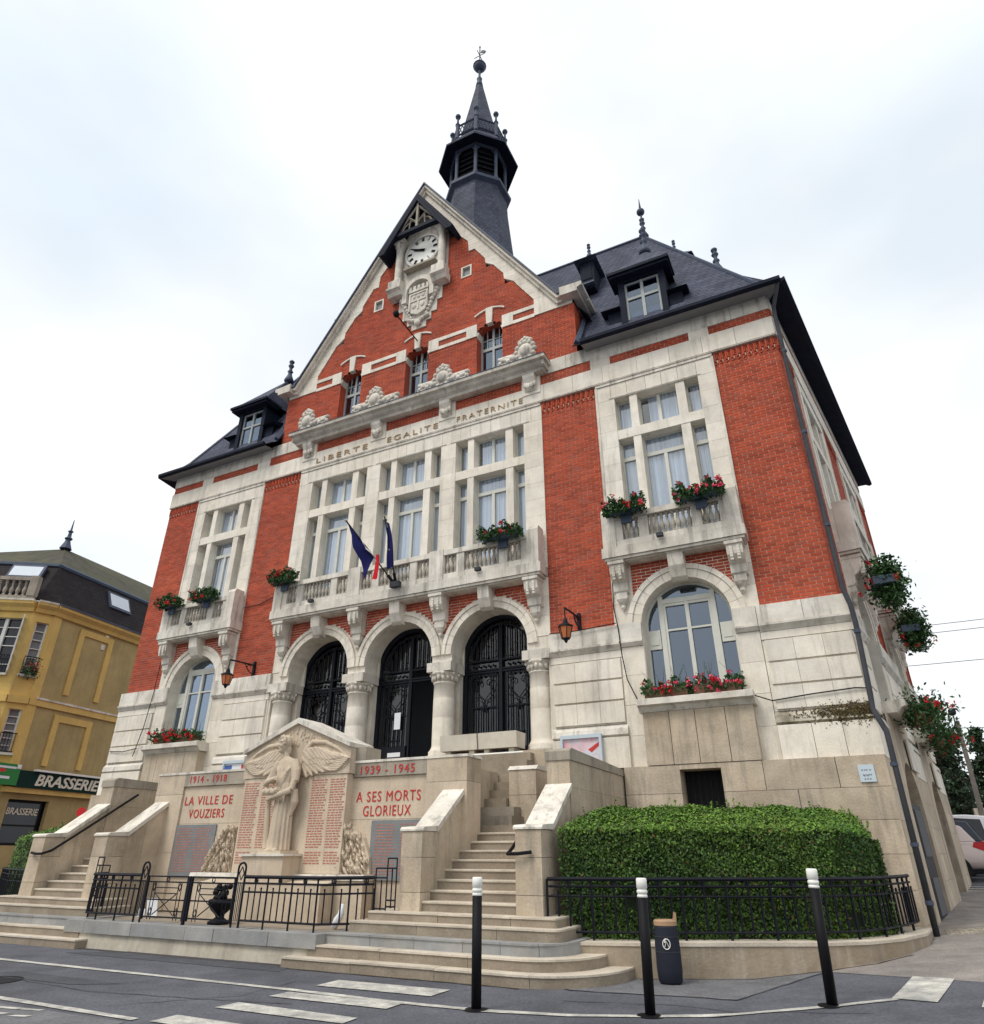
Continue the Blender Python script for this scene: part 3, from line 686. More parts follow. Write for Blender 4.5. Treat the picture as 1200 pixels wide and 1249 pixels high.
q = MB().box(-4.08, 4.08, -.055, 0, 12.305, 12.386)
for c in CX: q.box(c - 1.2, c + 1.2, -.042, -.028, 11.88, 11.90)
part('moulding', q, 'trim', HALL)
room(-4, 4, 7.6, 12.0, .5, 1.3)
# columns, capitals and jambs of the portico
for x in (-3.765, -1.265, 1.265, 3.765):
    c_ = part('column', MB().lathe([(.34, 3.5), (.34, 3.60), (.325, 3.62), (.335, 3.66), (.30, 3.70), (.27, 3.76), (.262, 3.80), (.262, 4.40), (.259, 4.41), (.262, 4.42), (.259, 4.85), (.256, 4.86), (.258, 4.87), (.252, 5.19), (.275, 5.20), (.275, 5.225), (.25, 5.235)], (x, .18, 0), 28), 'white', HALL, True)
    cp = MB().lathe([(.25, 5.235), (.26, 5.30), (.30, 5.39), (.33, 5.44), (.33, 5.465)], (x, .18, 0), 24)
    for k in range(16):                                                        # carved leaves round the capital
        a = 2 * PI * k / 16; r = .285
        cp.ball((x + r * cos(a), .18 + r * sin(a), 5.33), .05, 6, 4, (1, 1, 1.5))
    for k in range(8):
        a = 2 * PI * (k + .5) / 8; cp.ball((x + .33 * cos(a), .18 + .33 * sin(a), 5.42), .045, 6, 4)
    part('capital', cp, 'trim', c_, True)
    part('impost_block', MB().box(x - .33, x + .33, -.13, .55, 5.468, 5.685), 'trim', HALL)
    part('jamb', MB().box(x - .26, x + .26, .46, 1.0, 3.4, 5.466), 'white', HALL)
    part('jamb_arch', MB().box(x - .30, x + .30, .56, 1.0, 5.69, 7.2), 'white', HALL)
for s in (-1, 1): part('end_jamb', MB().box(s * 4.03, s * 4.25, .0, 1.0, 3.4, 5.6), 'white', HALL)
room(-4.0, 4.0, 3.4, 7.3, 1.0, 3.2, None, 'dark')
part('portico_soffit', MB().box(-4.1, 4.1, .6, 1.2, 7.19, 7.3), 'white', HALL)

# wrought-iron gates
def gate_bar(g, x0, z0, z1, y, r=.013):
    part('bar', MB().box(x0 - r, x0 + r, y - r, y + r, z0, z1), 'iron', g)
def scroll(mb, cx, cz, s, y, flip):
    pts = []
    for k in range(26):
        t = k / 25; a = PI * .1 + t * 4.6; r = s * (.30 - .26 * t); pts.append((cx + flip * (s * .34 + r * cos(a)), y, cz + s * .5 + r * sin(a)))
    mb.tube(pts, .012, 5)
    mb.tube([(cx, y, cz - s * .75), (cx + flip * s * .12, y, cz - s * .35), (cx + flip * s * .5, y, cz + s * .05), (cx + flip * s * .66, y, cz + s * .5)], .012, 5)
    mb.tube([(cx + flip * s * .1, y, cz - s * .5), (cx + flip * s * .45, y, cz - s * .35), (cx + flip * s * .62, y, cz - s * .1)], .011, 5)
for c in CX:
    y = .64; zs = 5.87; R = 1.0
    fr = MB().ring(c, zs, R - .10, R + .02, y - .03, y + .03, 0, PI, 24); fr.ring(c, zs, R - .24, R - .20, y - .02, y + .02, 0, PI, 24)
    for s in (-1, 1): fr.box(c + s * (R - .10), c + s * (R + .02), y - .03, y + .03, 3.5, zs)
    for k in range(11):
        a = PI * (k + .5) / 11; fr.tube([(c + (R - .21) * cos(a), y, zs + (R - .21) * sin(a)), (c + (R - .09) * cos(a), y, zs + (R - .09) * sin(a))], .014, 4)
    for z in (5.78, 5.50, 5.56, 3.62): fr.box(c - R, c + R, y - .022, y + .022, z - .02, z + .02)
    g = part('iron_gate', fr, 'iron', HALL)
    for k in range(15):
        x = c - .91 + k * .13; h = math.sqrt(max(0, (R - .22) ** 2 - (x - c) ** 2))
        opened = (c == 0 and x > c + .08)
        if h > .02: gate_bar(g, x, 5.8, zs + h, y)
        if not opened and k != 7:
            if k in (3, 4, 10, 11): gate_bar(g, x, 3.62, 4.72, y)
            else: gate_bar(g, x, 3.62, 5.5, y)
        if h > .3:
            part('collar', MB().ball((x, y, 6.0 + (k % 3) * .16), .03, 6, 4), 'iron', g)
    part('meeting_post', MB().box(c - .045, c + .045, y - .035, y + .035, 3.5, zs + R - .2), 'iron', g)
    for s in (-1, 1):
        if c == 0 and s == 1: continue
        sc = MB(); scroll(sc, c + s * .455, 5.02, .42, y - .015, 1); scroll(sc, c + s * .455, 5.02, .42, y - .015, -1)
        sc.ball((c + s * .455, y, 4.66), .05, 6, 4, (1, 1, 2)); sc.box(c + s * .455 - .3, c + s * .455 + .3, y - .02, y + .02, 4.66, 4.69)
        for k in range(5): sc.ball((c + s * (.2 + k * .13), y, 5.66), .035, 6, 4); sc.box(c + s * (.2 + k * .13) - .035, c + s * (.2 + k * .13) + .035, y - .01, y + .01, 5.40, 5.46)
        sc.box(c + s * .455 - .14, c + s * .455 + .14, y - .02, y + .02, 4.08, 4.10)
        part('scrollwork', sc, 'iron', g)
    gl = MB(); n = 16
    x1 = c + .02 if c == 0 else c + R
    if c == 0:
        gl.quad((c - R, y + .06, 3.5), (x1, y + .06, 3.5), (x1, y + .06, 5.85), (c - R, y + .06, 5.85))
    else: gl.quad((c - R, y + .06, 3.5), (c + R, y + .06, 3.5), (c + R, y + .06, 5.85), (c - R, y + .06, 5.85))
    gl.poly([(c - R * cos(PI * k / n), y + .06, zs + R * sin(PI * k / n)) for k in range(n + 1)])
    part('pane', gl, 'gateglass', g)
    if c == 0:
        lf = MB().box(c + .62, c + .66, y + .1, y + 1.0, 3.55, 5.5)
        part('open_leaf', lf, 'iron', g); part('notice', MB().box(-.42, -.24, y - .03, y - .022, 4.35, 4.75), 'paper', g); part('name_plate', MB().box(-.55, -.18, y - .05, y - .04, 3.70, 3.80), 'paper', g)
        part('kick_plate', MB().box(-.9, .0, y - .035, y - .02, 3.5, 3.95), 'iron', g)

# interior behind the gates: pale inner wall so the openings are not flat black
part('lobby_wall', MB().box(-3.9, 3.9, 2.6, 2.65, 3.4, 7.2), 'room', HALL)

# --- central cornice with consoles and cartouches
q = MB().prism([(.1, 13.28), (-.25, 13.28), (-.27, 13.36), (-.36, 13.42), (-.40, 13.50), (-.49, 13.53), (-.50, 13.63), (.1, 13.70)], -4.30, 4.30, 'x')
q.box(-4.42, -4.30, -.50, .1, 13.53, 13.632); q.box(4.30, 4.42, -.50, .1, 13.53, 13.632); q.box(-4.36, -4.301, -.40, .1, 13.36, 13.528); q.box(4.301, 4.36, -.40, .1, 13.36, 13.528)
cor = part('cornice', q, 'cornice', HALL)
part('cornice_flashing', MB().box(-4.43, 4.43, -.515, .05, 13.634, 13.648), 'zinc', HALL)
def relief(mb, pts, y, r, n=4):
    for (x, z, k) in pts: mb.ball((x, y, z), r * k, 7, 5, (1, .7, 1))
for x in (-3.84, -1.20, 1.20, 3.84):
    part('console_plate', MB().box(x - .27, x + .27, -.075, .2, 12.72, 13.28), 'white', HALL)
    q = MB().prism([(-.075, 13.279), (-.26, 13.279), (-.25, 13.18), (-.16, 13.02), (-.12, 12.86), (-.075, 12.80)], x - .17, x + .17, 'x')
    for k in range(5): q.ball((x - .14 + .07 * k, -.16 - .03 * (2 - abs(k - 2)), 13.0 - .05 * (2 - abs(k - 2))), .055, 7, 5, (1, .9, 1.6))
    q.ball((x, -.15, 12.86), .07, 8, 6, (1, 1, 1.2)); part('console', q, 'trim', HALL)
    q = MB(); y = -.36                                                          # carved cartouche on the cornice with a scroll beside it
    q.ball((x, y, 13.98), .27, 12, 8, (.95, .45, 1.05)); q.ball((x, y - .10, 13.96), .15, 10, 6, (1, .5, 1.2))
    for k in range(12):
        a = 2 * PI * k / 12; q.ball((x + .27 * cos(a), y - .03, 13.98 + .30 * sin(a)), .08, 7, 5)
    for k in range(5): q.ball((x - .16 + .08 * k, y - .02, 14.32 + .05 * (2 - abs(k - 2))), .075, 7, 5)
    for s in ((-1, 1) if abs(x) < 2 else ((-1,) if x > 0 else (1,))):
        for k in range(6): q.ball((x + s * (.34 + .09 * k), y, 13.86 + .04 * sin(k * 2.2)), .115 - .008 * k, 7, 5, (1, .8, .9))
        q.box(x + s * .3, x + s * .85, y - .03, y + .14, 13.65, 13.78); q.box(x + s * .30, x + s * .85, y - .02, y + .1, 13.93, 14.02)
    q.box(x - .27, x + .27, y - .05, y + .12, 13.65, 13.78)
    part('cartouche', q, 'trim', HALL, True)

for txt, x, w in (('LIBERTE', -2.55, 1.95), ('EGALITE', 0.02, 1.75), ('FRATERNITE', 2.55, 2.05)):
    k = len(txt)
    t = text_mb(txt, .25, .012, -.004, 0, 1.25, None); wx = max(v[0] for v in t.v) - min(v[0] for v in t.v)
    T = Matrix.Translation((x, -.066, 12.60)) @ Matrix.Diagonal((w / wx, 1, 1, 1))
    t.v = [tuple(T @ Vector(v)) for v in t.v]; part('motto', t, 'gold', HALL, label='gilded %s' % txt)

# --- gable wall
GA = 23.0; GS = 1.56                      # coping line: z = GA - GS*|x|
STEPS = [(.98, 20.22), (1.36, 20.16), (1.75, 19.68), (1.78, 19.21), (2.0, 19.2), (2.39, 18.57), (2.41, 18.17), (2.69, 18.13), (3.03, 17.63), (3.06, 17.17), (3.37, 17.12), (4.0, 16.13), (4.0, 15.93)]
def gable_half(z):
    if z < 15.50: return 5.2
    if z < 15.93: return 4.0
    w = 0
    for (xa, za), (xb, zb) in zip(STEPS[:-1], STEPS[1:]):
        lo, hi = min(za, zb), max(za, zb)
        if lo <= z <= hi and hi - lo > .1: w = max(w, xa + (xb - xa) * (z - za) / (zb - za))
        elif lo <= z <= hi: w = max(w, max(xa, xb))
    return w
PEND = [(1.02, 18.15), (.83, 18.15), (.83, 17.60), (.65, 17.60), (.65, 17.16), (.45, 17.16), (.45, 16.87), (.27, 16.87), (.27, 16.62)]
def pend_half(z):
    if z > 18.15: return 1.0
    for hw, za, zb in ((.83, 17.60, 18.15), (.65, 17.16, 17.60), (.45, 16.87, 17.16), (.27, 16.62, 16.87)):
        if za <= z < zb: return hw
    return 0
def sub(iv, a, b):
    o = []
    for x, y in iv:
        if b <= x or a >= y: o.append((x, y))
        else:
            if a > x: o.append((x, a))
            if b < y: o.append((b, y))
    return o
def gable_iv(z):
    h = gable_half(z); iv = [(-h, h)] if h > 0 else []
    if z < 15.84:
        for c in CX:
            w = .42
            if z > 15.62: w = .42 * math.sqrt(max(0, 1 - ((z - 15.62) / .22) ** 2))
            iv = sub(iv, c - w, c + w)
    p = pend_half(z)
    if p: iv = sub(iv, -p, p)
    for s in (-1, 1):
        if 18.1 < z < 18.58: iv = sub(iv, s * 1.7 - .19, s * 1.7 + .19)
    if 15.47 < z < 15.93:
        for a, b in BLOCKS: iv = sub(iv, a, b)
        if z < 15.59 or z > 15.80:
            iv = [(a, b) for a, b in iv if False] if False else iv
            for a, b in BANDS: iv = sub(iv, a, b)
    return [t for t in iv if t[1] - t[0] > .03]
BLOCKS = []; BANDS = []
for c in CX:
    BLOCKS += [(c - .78, c - .42), (c + .42, c + .78)]
BANDS = [(-4.0, -3.32), (-1.76, -.78), (.78, 1.76), (3.32, 4.0)]
bricks(13.64, 20.2, gable_iv, 0.0, None, .8)
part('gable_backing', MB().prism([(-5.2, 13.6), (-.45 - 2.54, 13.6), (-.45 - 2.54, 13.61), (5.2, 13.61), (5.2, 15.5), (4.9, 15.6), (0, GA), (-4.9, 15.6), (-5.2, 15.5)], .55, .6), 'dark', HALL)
for s in (-1, 1):                                                               # brick returns of the gable shoulders
    T = Matrix.Translation((s * 5.2, 0, 0)) @ Matrix.Rotation(PI / 2 if s > 0 else -PI / 2, 4, 'Z')
    bricks(13.3, 15.5, rect(0, 3) if s > 0 else rect(-3, 0), .0, T, .5)
for a, b in BLOCKS:
    q = MB().box(a, b, -.035, .4, 15.47, 15.93); part('block', q, 'white', HALL)
for a, b in BANDS:
    for za, zb in ((15.47, 15.585), (15.805, 15.93)): STONES.add((a, b, -.025, .2, za, zb), None, 'white', 1)
for c in CX:
    q = MB().ring(c, 15.30, .60, .66, -.10, .05, PI * .27, PI * .73, 10)
    T2 = Matrix.Translation((0, 0, .0)); hood = MB(); n = 10
    for k in range(n):
        xa = c - .50 + k * .10; xb = xa + .10; f_ = lambda x: 16.22 + .15 * (1 - ((x - c) / .5) ** 2)
        hood.v += []; hood.prism([(xa, f_(xa)), (xb, f_(xb)), (xb, f_(xb) + .05), (xa, f_(xa) + .05)], -.045, .02)
    part('hood_mould', hood, 'white', HALL)
    part('gable_keystone', MB().prism([(c - .09, 15.80), (c + .09, 15.80), (c + .12, 16.42), (c - .12, 16.42)], -.055, .1), 'white', HALL)
    rv = MB()
    for s in (-1, 1): rv.box(c + s * .42, c + s * .50, .04, .5, 13.64, 15.47)
    part('brick_reveal', rv, 'brick', HALL)
    for s in (-1, 1): part('corbel', MB().prism([(c + s * .42, 15.6), (c + s * .36, 15.6), (c + s * .42, 15.42)], .0, .35), 'white', HALL)
    hd = MB(); 
    for k in range(8):
        a0 = c - .42 + .105 * k; f_ = lambda x: 15.62 + .21 * math.sqrt(max(0, 1 - ((x - c) / .42) ** 2))
        hd.quad((a0, .045, f_(a0)), (a0 + .105, .045, f_(a0 + .105)), (a0 + .105, .5, f_(a0 + .105)), (a0, .5, f_(a0)))
    part('window_head', hd, 'brick', HALL)
    win = part('gable_window', MB().box(c - .42, c + .42, .28, .36, 13.62, 13.70), 'frame', HALL)
    f = MB(); y = .27
    for x in (-.42, .36): f.box(c + x, c + x + .06, y, y + .06, 13.7, 15.83)
    f.box(c - .035, c + .035, y - .01, y + .05, 13.7, 15.83); f.box(c - .36, c + .36, y - .012, y + .052, 15.02, 15.12)
    for x in (-.21, .19): f.box(c + x - .012, c + x + .012, y + .005, y + .04, 15.12, 15.83)
    f.box(c - .36, c + .36, y + .006, y + .041, 15.42, 15.445); part('frame', f, 'greyframe', win)
    part('pane', MB().quad((c - .4, y + .03, 13.7), (c + .4, y + .03, 13.7), (c + .4, y + .03, 15.83), (c - .4, y + .03, 15.83)), 'bluepane', win)
    cu = MB().quad((c - .05, y + .12, 13.7), (c + .4, y + .12, 13.7), (c + .4, y + .12, 14.9), (c - .05, y + .12, 14.9)); part('curtain', cu, 'room', win)
for s in (-1, 1):
    q = MB(); x = s * 1.7
    q.box(x - .19, x + .19, -.02, .15, 18.1, 18.15); q.box(x - .19, x + .19, -.02, .15, 18.53, 18.58); q.box(x - .19, x - .14, -.02, .15, 18.15, 18.53); q.box(x + .14, x + .19, -.02, .15, 18.15, 18.53)
    v = part('vent', q, 'white', HALL); part('louvre', MB().box(x - .14, x + .14, .06, .1, 18.15, 18.53), 'plaque', v)
# white stepped facing under the coping, in stones
for s in (-1, 1):
    zz = [20.9, 20.19, 19.70, 19.205, 18.6, 18.15, 17.65, 17.145, 16.65, 16.13]
    for za, zb in zip(zz[1:], zz[:-1]):
        n = 2
        for k in range(n):
            a_, b_ = za + (zb - za) * k / n + .003, za + (zb - za) * (k + 1) / n - .003
            o = lambda z: (GA - z) / GS - .02
            i = lambda z: max(gable_half(z), 1.0 if z > 20.15 else 0)
            part('facing_stone', MB().prism([(s * i(a_ + .004), a_), (s * o(a_), a_), (s * o(b_), b_), (s * i(b_ - .004), b_)], -.03, .4), 'white', HALL)
    part('facing_stone', MB().prism([(s * 4.0, 15.5), (s * 5.2, 15.5), (s * 5.2, 15.62), (s * 4.72, 15.64), (s * (GA - 16.13) / GS, 16.127), (s * 4.0, 16.127)], -.03, .4), 'white', HALL)
    part('shoulder_return', MB().box(s * 5.2, s * 5.17, -.03, 2.6, 15.5, 15.62), 'white', HALL)
    part('facing_stone', MB().prism([(s * 1.0, 20.9), (s * ((GA - 20.9) / GS - .02), 20.9), (s * .0, GA - .03), (s * .0, 21.6), (s * 1.0, 21.0)], -.028, .4), 'white', HALL)
    # coping
    L_ = [(0, GA), (s * 4.75, GA - GS * 4.75), (s * 5.30, 15.93)]
    def cop(y0, y1, lo, hi, m):
        q = MB(); up = lambda p, t: (p[0] + s * t * .84, p[1] + t * .54)
        up0 = lambda t: (0, GA + t / math.cos(math.atan(GS)) * 1.0)
        A0, A1 = (0, GA + lo * 1.85), (0, GA + hi * 1.85); B0 = (s * 4.75 + s * lo * .35, 15.59 + lo * 1.35); B1 = (s * 4.75 + s * hi * .35, 15.59 + hi * 1.35)
        C0, C1 = (s * (5.24 + lo), 15.59 + .30 + lo * 1.2), (s * (5.24 + lo), 15.59 + .30 + hi * 1.2)
        C0 = (s * (5.22 + .6 * lo + .16), 15.66 + lo * 1.15); C1 = (s * (5.22 + .6 * hi + .16), 15.66 + hi * 1.15)
        q.prism([A0, B0, B1, A1], y0, y1); q.prism([B0, C0, C1, B1], y0, y1); return q
    part('coping', cop(-.12, .45, -.02, .07, 0), 'trim', HALL); part('coping', cop(-.22, .45, .07, .14, 0), 'white', HALL); part('coping', cop(-.28, .45, .14, .185, 0), 'zinc', HALL)
    q = MB().prism([(s * 4.9, 15.60), (s * 5.42, 15.60), (s * 5.42, 15.70), (s * 5.56, 15.76), (s * 5.56, 15.88), (s * 4.9, 15.91)], -.33, .3); part('kneeler', q, 'trim', HALL)
    q = MB().box(s * 5.2, s * 5.42, .302, 1.3, 15.60, 15.71); q.box(s * 5.2, s * 5.56, .302, 1.3, 15.711, 15.86); part('shoulder_cornice', q, 'trim', HALL)

# --- clock aedicule and coat of arms
q = MB().box(-1.0, 1.0, -.04, .4, 18.15, 20.75); q.prism([(-1.0, 20.752), (1.0, 20.752), (.0, 22.3)], -.04, .4)
for hw, za, zb in ((.83, 17.60, 18.148), (.65, 17.16, 17.598), (.45, 16.87, 17.158), (.27, 16.62, 16.868)): q.box(-hw, hw, -.04, .4, za, zb)
part('clock_surround', q, 'trim', HALL)
ck = part('clock', MB().lathe([(.70, 0), (.70, .05), (.64, .07), (.64, .03), (.001, .03)], (0, 0, 0), 40), 'whitepaint', HALL, label='white clock with black hands near ten to ten')
TC = Matrix.Translation((0, -.05, 20.06)) @ Matrix.Rotation(PI / 2, 4, 'X')
for v in ck.data.vertices: v.co = TC @ v.co
nm = MB()
for k in range(12):
    a = 2 * PI * k / 12; big = k % 3 == 0; R2 = Matrix.Translation((0, -.092, 20.06)) @ Matrix.Rotation(a, 4, 'Y')
    nm.T = R2
    for j in ((-1, 0, 1) if k not in (1, 5, 10) else (0,)):
        nm.box(j * .034 - .011, j * .034 + .011, -.006, .006, .43, .585)
    nm.T = None
for k in range(60):
    nm.T = Matrix.Translation((0, -.09, 20.06)) @ Matrix.Rotation(2 * PI * k / 60, 4, 'Y'); nm.box(-.005, .005, -.004, .006, .595, .62); nm.T = None
part('numerals', nm, 'blackpaint', ck)
for ang, ln, w in ((-62, .50, .028), (-68, .36, .055)):
    h = MB(Matrix.Translation((0, -.11, 20.06)) @ Matrix.Rotation(math.radians(ang), 4, 'Y')); h.prism([(-w, -.10), (w, -.10), (w * .6, ln), (-w * .6, ln)], -.008, .008); part('hand', h, 'blackpaint', ck)
for s in (-1, 1):
    part('clock_pillar', MB().lathe([(.17, 18.75), (.17, 18.84), (.14, 18.88), (.125, 18.95), (.122, 19.9), (.12, 20.22), (.14, 20.25), (.125, 20.28), (.17, 20.42), (.19, 20.46), (.19, 20.52)], (s * .85, -.2, 0), 16), 'trim', HALL, True)
    part('pillar_block', MB().box(s * .65, s * 1.05, -.4, -.04, 20.52, 20.80), 'trim', HALL)
    q = MB().box(s * .60, s * 1.08, -.42, -.04, 18.42, 18.745); q.prism([(-.04, 18.418), (-.46, 18.418), (-.46, 18.34), (-.36, 18.26), (-.30, 18.14), (-.04, 18.1)], s * .58, s * 1.12, 'x'); part('pillar_base', q, 'trim', HALL)
    q = MB()
    for k in range(9): q.ball((s * (.66 - .052 * k), -.08 - .03 * (k < 4), 17.98 - .12 * k), .10 - .006 * k, 8, 6, (1, .8, 1))
    part('garland', q, 'trim', HALL, True)
q = MB().ring(0, 18.15, .44, .60, -.22, -.04, 0, PI, 16); q.box(-.60, -.44, -.22, -.04, 17.75, 18.148); q.box(.44, .60, -.22, -.04, 17.75, 18.148); part('arms_hood', q, 'trim', HALL)
q = MB(); zt = 18.08; zb = 17.15
q.prism([(-.36, zt), (.36, zt), (.36, 17.42), (.28, 17.28), (.0, zb), (-.28, 17.28), (-.36, 17.42)], -.14, -.04)
for a in ((-.36, -.30), (.30, .36)): q.box(a[0], a[1], -.17, -.141, 17.35, zt)
q.box(-.30, .30, -.17, -.141, zt - .05, zt); q.box(-.30, .30, -.165, -.141, 17.72, 17.78); q.box(-.03, .03, -.163, -.141, 17.36, 17.72)
for k in range(3): q.ball((-.17 + .17 * k, -.145, 17.92), .065, 8, 5, (1, .5, 1.2))
for s in (-1, 1): q.ball((s * .16, -.145, 17.53), .09, 8, 5, (1, .5, 1.2))
q.box(-.38, .38, -.18, -.05, 18.14, 18.22)
for k in range(5): q.prism([(-.38 + .165 * k, 18.222), (-.28 + .165 * k, 18.222), (-.28 + .165 * k, 18.40), (-.38 + .165 * k, 18.40)], -.17, -.06)
for k in range(9): q.ball((-.36 + .09 * k, -.10, 17.02 - .07 * (4 - abs(k - 4)) * .5), .065, 7, 5)
q.ball((0, -.12, 16.80), .12, 10, 6, (1, .7, 1))
part('coat_of_arms', q, 'trim', HALL)
q = MB().box(-.62, .62, -.26, -.04, 19.22, 19.30); part('clock_shelf', q, 'greystone', HALL)
# projecting timber hood over the clock
for s in (-1, 1):
    q = MB().prism([(0, 22.18), (0, 22.36), (s * 1.48, 20.02), (s * 1.36, 19.92)], -.62, .1); part('hood_slope', q, 'timber', HALL)
    q = MB().prism([(0, 21.96), (0, 22.17), (s * 1.35, 19.92), (s * 1.22, 19.92)], -.64, -.54); part('barge_board', q, 'timber', HALL)
part('tie_beam', MB().box(-.95, .95, -.58, -.42, 20.60, 20.74), 'timber', HALL)
q = MB().box(-.04, .04, -.56, -.48, 20.75, 21.95)
for s in (-1, 1):
    q.tube([(s * .82, -.52, 20.75), (s * .05, -.52, 21.75)], .045, 4); q.tube([(0, -.52, 20.95), (s * .30, -.52, 21.30)], .035, 4)
    q.tube([(s * .62, -.52, 20.75), (s * .5, -.52, 20.98), (s * .28, -.52, 21.12), (0, -.52, 21.15)], .03, 4)
    q.tube([(s * .32, -.52, 20.75), (s * .28, -.52, 21.22)], .025, 4)
part('truss', q, 'greystone', HALL)

# --- roofs
def eave(mb, pts): pass
EV = .45
def wallx(y, s=1): return s * (10 + SW * y)
zE, zF, zR = 13.58, 14.35, 20.75
for s in (1, -1):
    def P3(x, y, z): return (s * x, y, z)
    rf = MB()
    gx = 5.2 + .0
    yb = SIDELEN - .3
    rd = 3.4; ridge = (6.84, rd); ridge2 = (6.84 + SW * 4.4, 7.8)
    # front slope (flare + main), end slope, back slope
    eF0, eF1 = (gx, -EV), (wallx(-EV) + EV, -EV); fF0, fF1 = (gx, .22), (wallx(.22) - .22, .22)
    eB1 = (wallx(yb) + EV, yb + EV); fB1 = (wallx(yb) - .22, yb - .22); eB0 = (gx, yb + EV); fB0 = (gx, yb - .22)
    n = 4
    def fl(p, q, t):                                                             # curved bell-cast between eave and main slope
        z = zE + (zF - zE) * (t ** 1.45); return (p[0] + (q[0] - p[0]) * t, p[1] + (q[1] - p[1]) * t, z)
    for A, Bq, C, D in ((eF0, eF1, fF0, fF1), (eF1, eB1, fF1, fB1), (eB1, eB0, fB1, fB0)):
        for k in range(n):
            a, b = fl(A, C, k / n), fl(Bq, D, k / n); c, d = fl(Bq, D, (k + 1) / n), fl(A, C, (k + 1) / n)
            rf.quad(P3(*a), P3(*b), P3(*c), P3(*d))
    R0 = (0.6, rd, zR); R1 = (*ridge, zR); R2 = (*ridge2, zR); R3 = (.6, 7.8, zR)
    rf.quad(P3(gx, .22, zF), P3(*fF1, zF), P3(*R1), P3(gx - 4.6, rd, zR)); rf.quad(P3(*fF1, zF), P3(*fB1, zF), P3(*R2), P3(*R1)); rf.quad(P3(*fB1, zF), P3(*fB0, zF), P3(*R3), P3(*R2)); rf.quad(P3(*R0), P3(*R1), P3(*R2), P3(*R3))
    part('pavilion_roof', rf, 'slate', HALL)
    rc = MB().tube([P3(.6, rd, zR + .03), P3(*ridge, zR + .03)], .06, 6)
    for a, b in ((R1, (*fF1, zF)), (R2, (*fB1, zF)), (R1, R2)): rc.tube([P3(a[0], a[1], a[2] + .02), P3(b[0], b[1], b[2] + .02)], .05, 5)
    rc.tube([P3(*fF1, zF + .01), P3(*fl(eF1, fF1, .5)), P3(*fl(eF1, fF1, 0))], .05, 5); part('ridge_cap', rc, 'zinc', HALL)
    # soffit, fascia and gutter, front and side
    sf = MB(); sf.poly([P3(gx + .25, -EV, zE - .06), P3(*eF1, zE - .06), P3(wallx(0) - .02, 0.0, 13.605), P3(gx + .25, 0.0, 13.605)])
    sf.poly([P3(*eF1, zE - .06), P3(*eB1, zE - .06), P3(wallx(yb) - .02, yb, 13.605), P3(wallx(0) - .02, 0, 13.605)]); part('soffit', sf, 'timber' if False else 'plaque', HALL)
    sd = MB(); sd.poly([P3(wallx(-EV) + EV, -EV + .002, zE - .064), P3(*eB1, zE - .064), P3(wallx(yb) - .05, yb, 13.598), P3(wallx(.3) - .05, .3, 13.598)]); part('side_soffit', sd, 'timber', HALL)
    gt = MB()
    for A, Bq in (((gx + .25, -EV), eF1), (eF1, eB1)):
        d = (Vector(Bq) - Vector(A)).normalized(); nrm = Vector((d.y, -d.x)) * .1
        A2, B2 = Vector(A) + nrm, Vector(Bq) + nrm
        gt._add([P3(A[0], A[1], zE - .07), P3(A2.x, A2.y, zE - .03), P3(A2.x, A2.y, zE + .06), P3(A[0], A[1], zE + .03), P3(Bq[0], Bq[1], zE - .07), P3(B2.x, B2.y, zE - .03), P3(B2.x, B2.y, zE + .06), P3(Bq[0], Bq[1], zE + .03)],
                [(0, 1, 5, 4), (1, 2, 6, 5), (2, 3, 7, 6), (0, 4, 7, 3), (0, 3, 2, 1), (4, 5, 6, 7)])
    part('gutter', gt, 'timber', HALL)
    part('flashing', MB().tube([P3(gx + .06, -.2, 13.85), P3(gx + .06, .3, 14.75), P3(gx + .06, 1.2, 16.3)], .09, 4), 'zinc', HALL)
# central roof behind the gable
q = MB()
for s in (-1, 1):
    q.quad((0, .3, GA - .05), (0, 9.5, GA - .05), (s * 5.5, 9.5, 15.2), (s * 5.5, .3, 15.2))
q.poly([(0, 9.5, GA - .05), (5.5, 9.5, 15.2), (-5.5, 9.5, 15.2)]); part('central_roof', q, 'slate', HALL)

FIN_S = [(.16, 0), (.20, .10), (.13, .28), (.10, .36), (.07, .50), (.12, .56), (.07, .62), (.06, .74), (.09, .80), (.12, .86), (.08, .93), (.03, .97), (.10, 1.03), (.11, 1.09), (.05, 1.15), (.01, 1.2)]
def finial(parent, x, y, z, k=1.0, needle=0):
    mb = MB().lathe([(r * k * 1.0, h * k) for r, h in FIN_S], (x, y, z), 12)
    if needle:
        mb.tube([(x, y, z + 1.1 * k), (x, y, z + 1.45 * k)], .035 * k, 6); mb.ball((x, y, z + 1.55 * k), .17 * k, 12, 8); mb.tube([(x, y, z + 1.65 * k), (x, y, z + 1.9 * k), (x, y, z + 1.65 * k + needle)], [.045, .035, .008], 6)
    part('finial', mb, 'zinc', parent, True)
finial(HALL, 6.84, 3.4, 20.7, .85, .6); finial(HALL, -6.84, 3.4, 20.7, .85, .6)

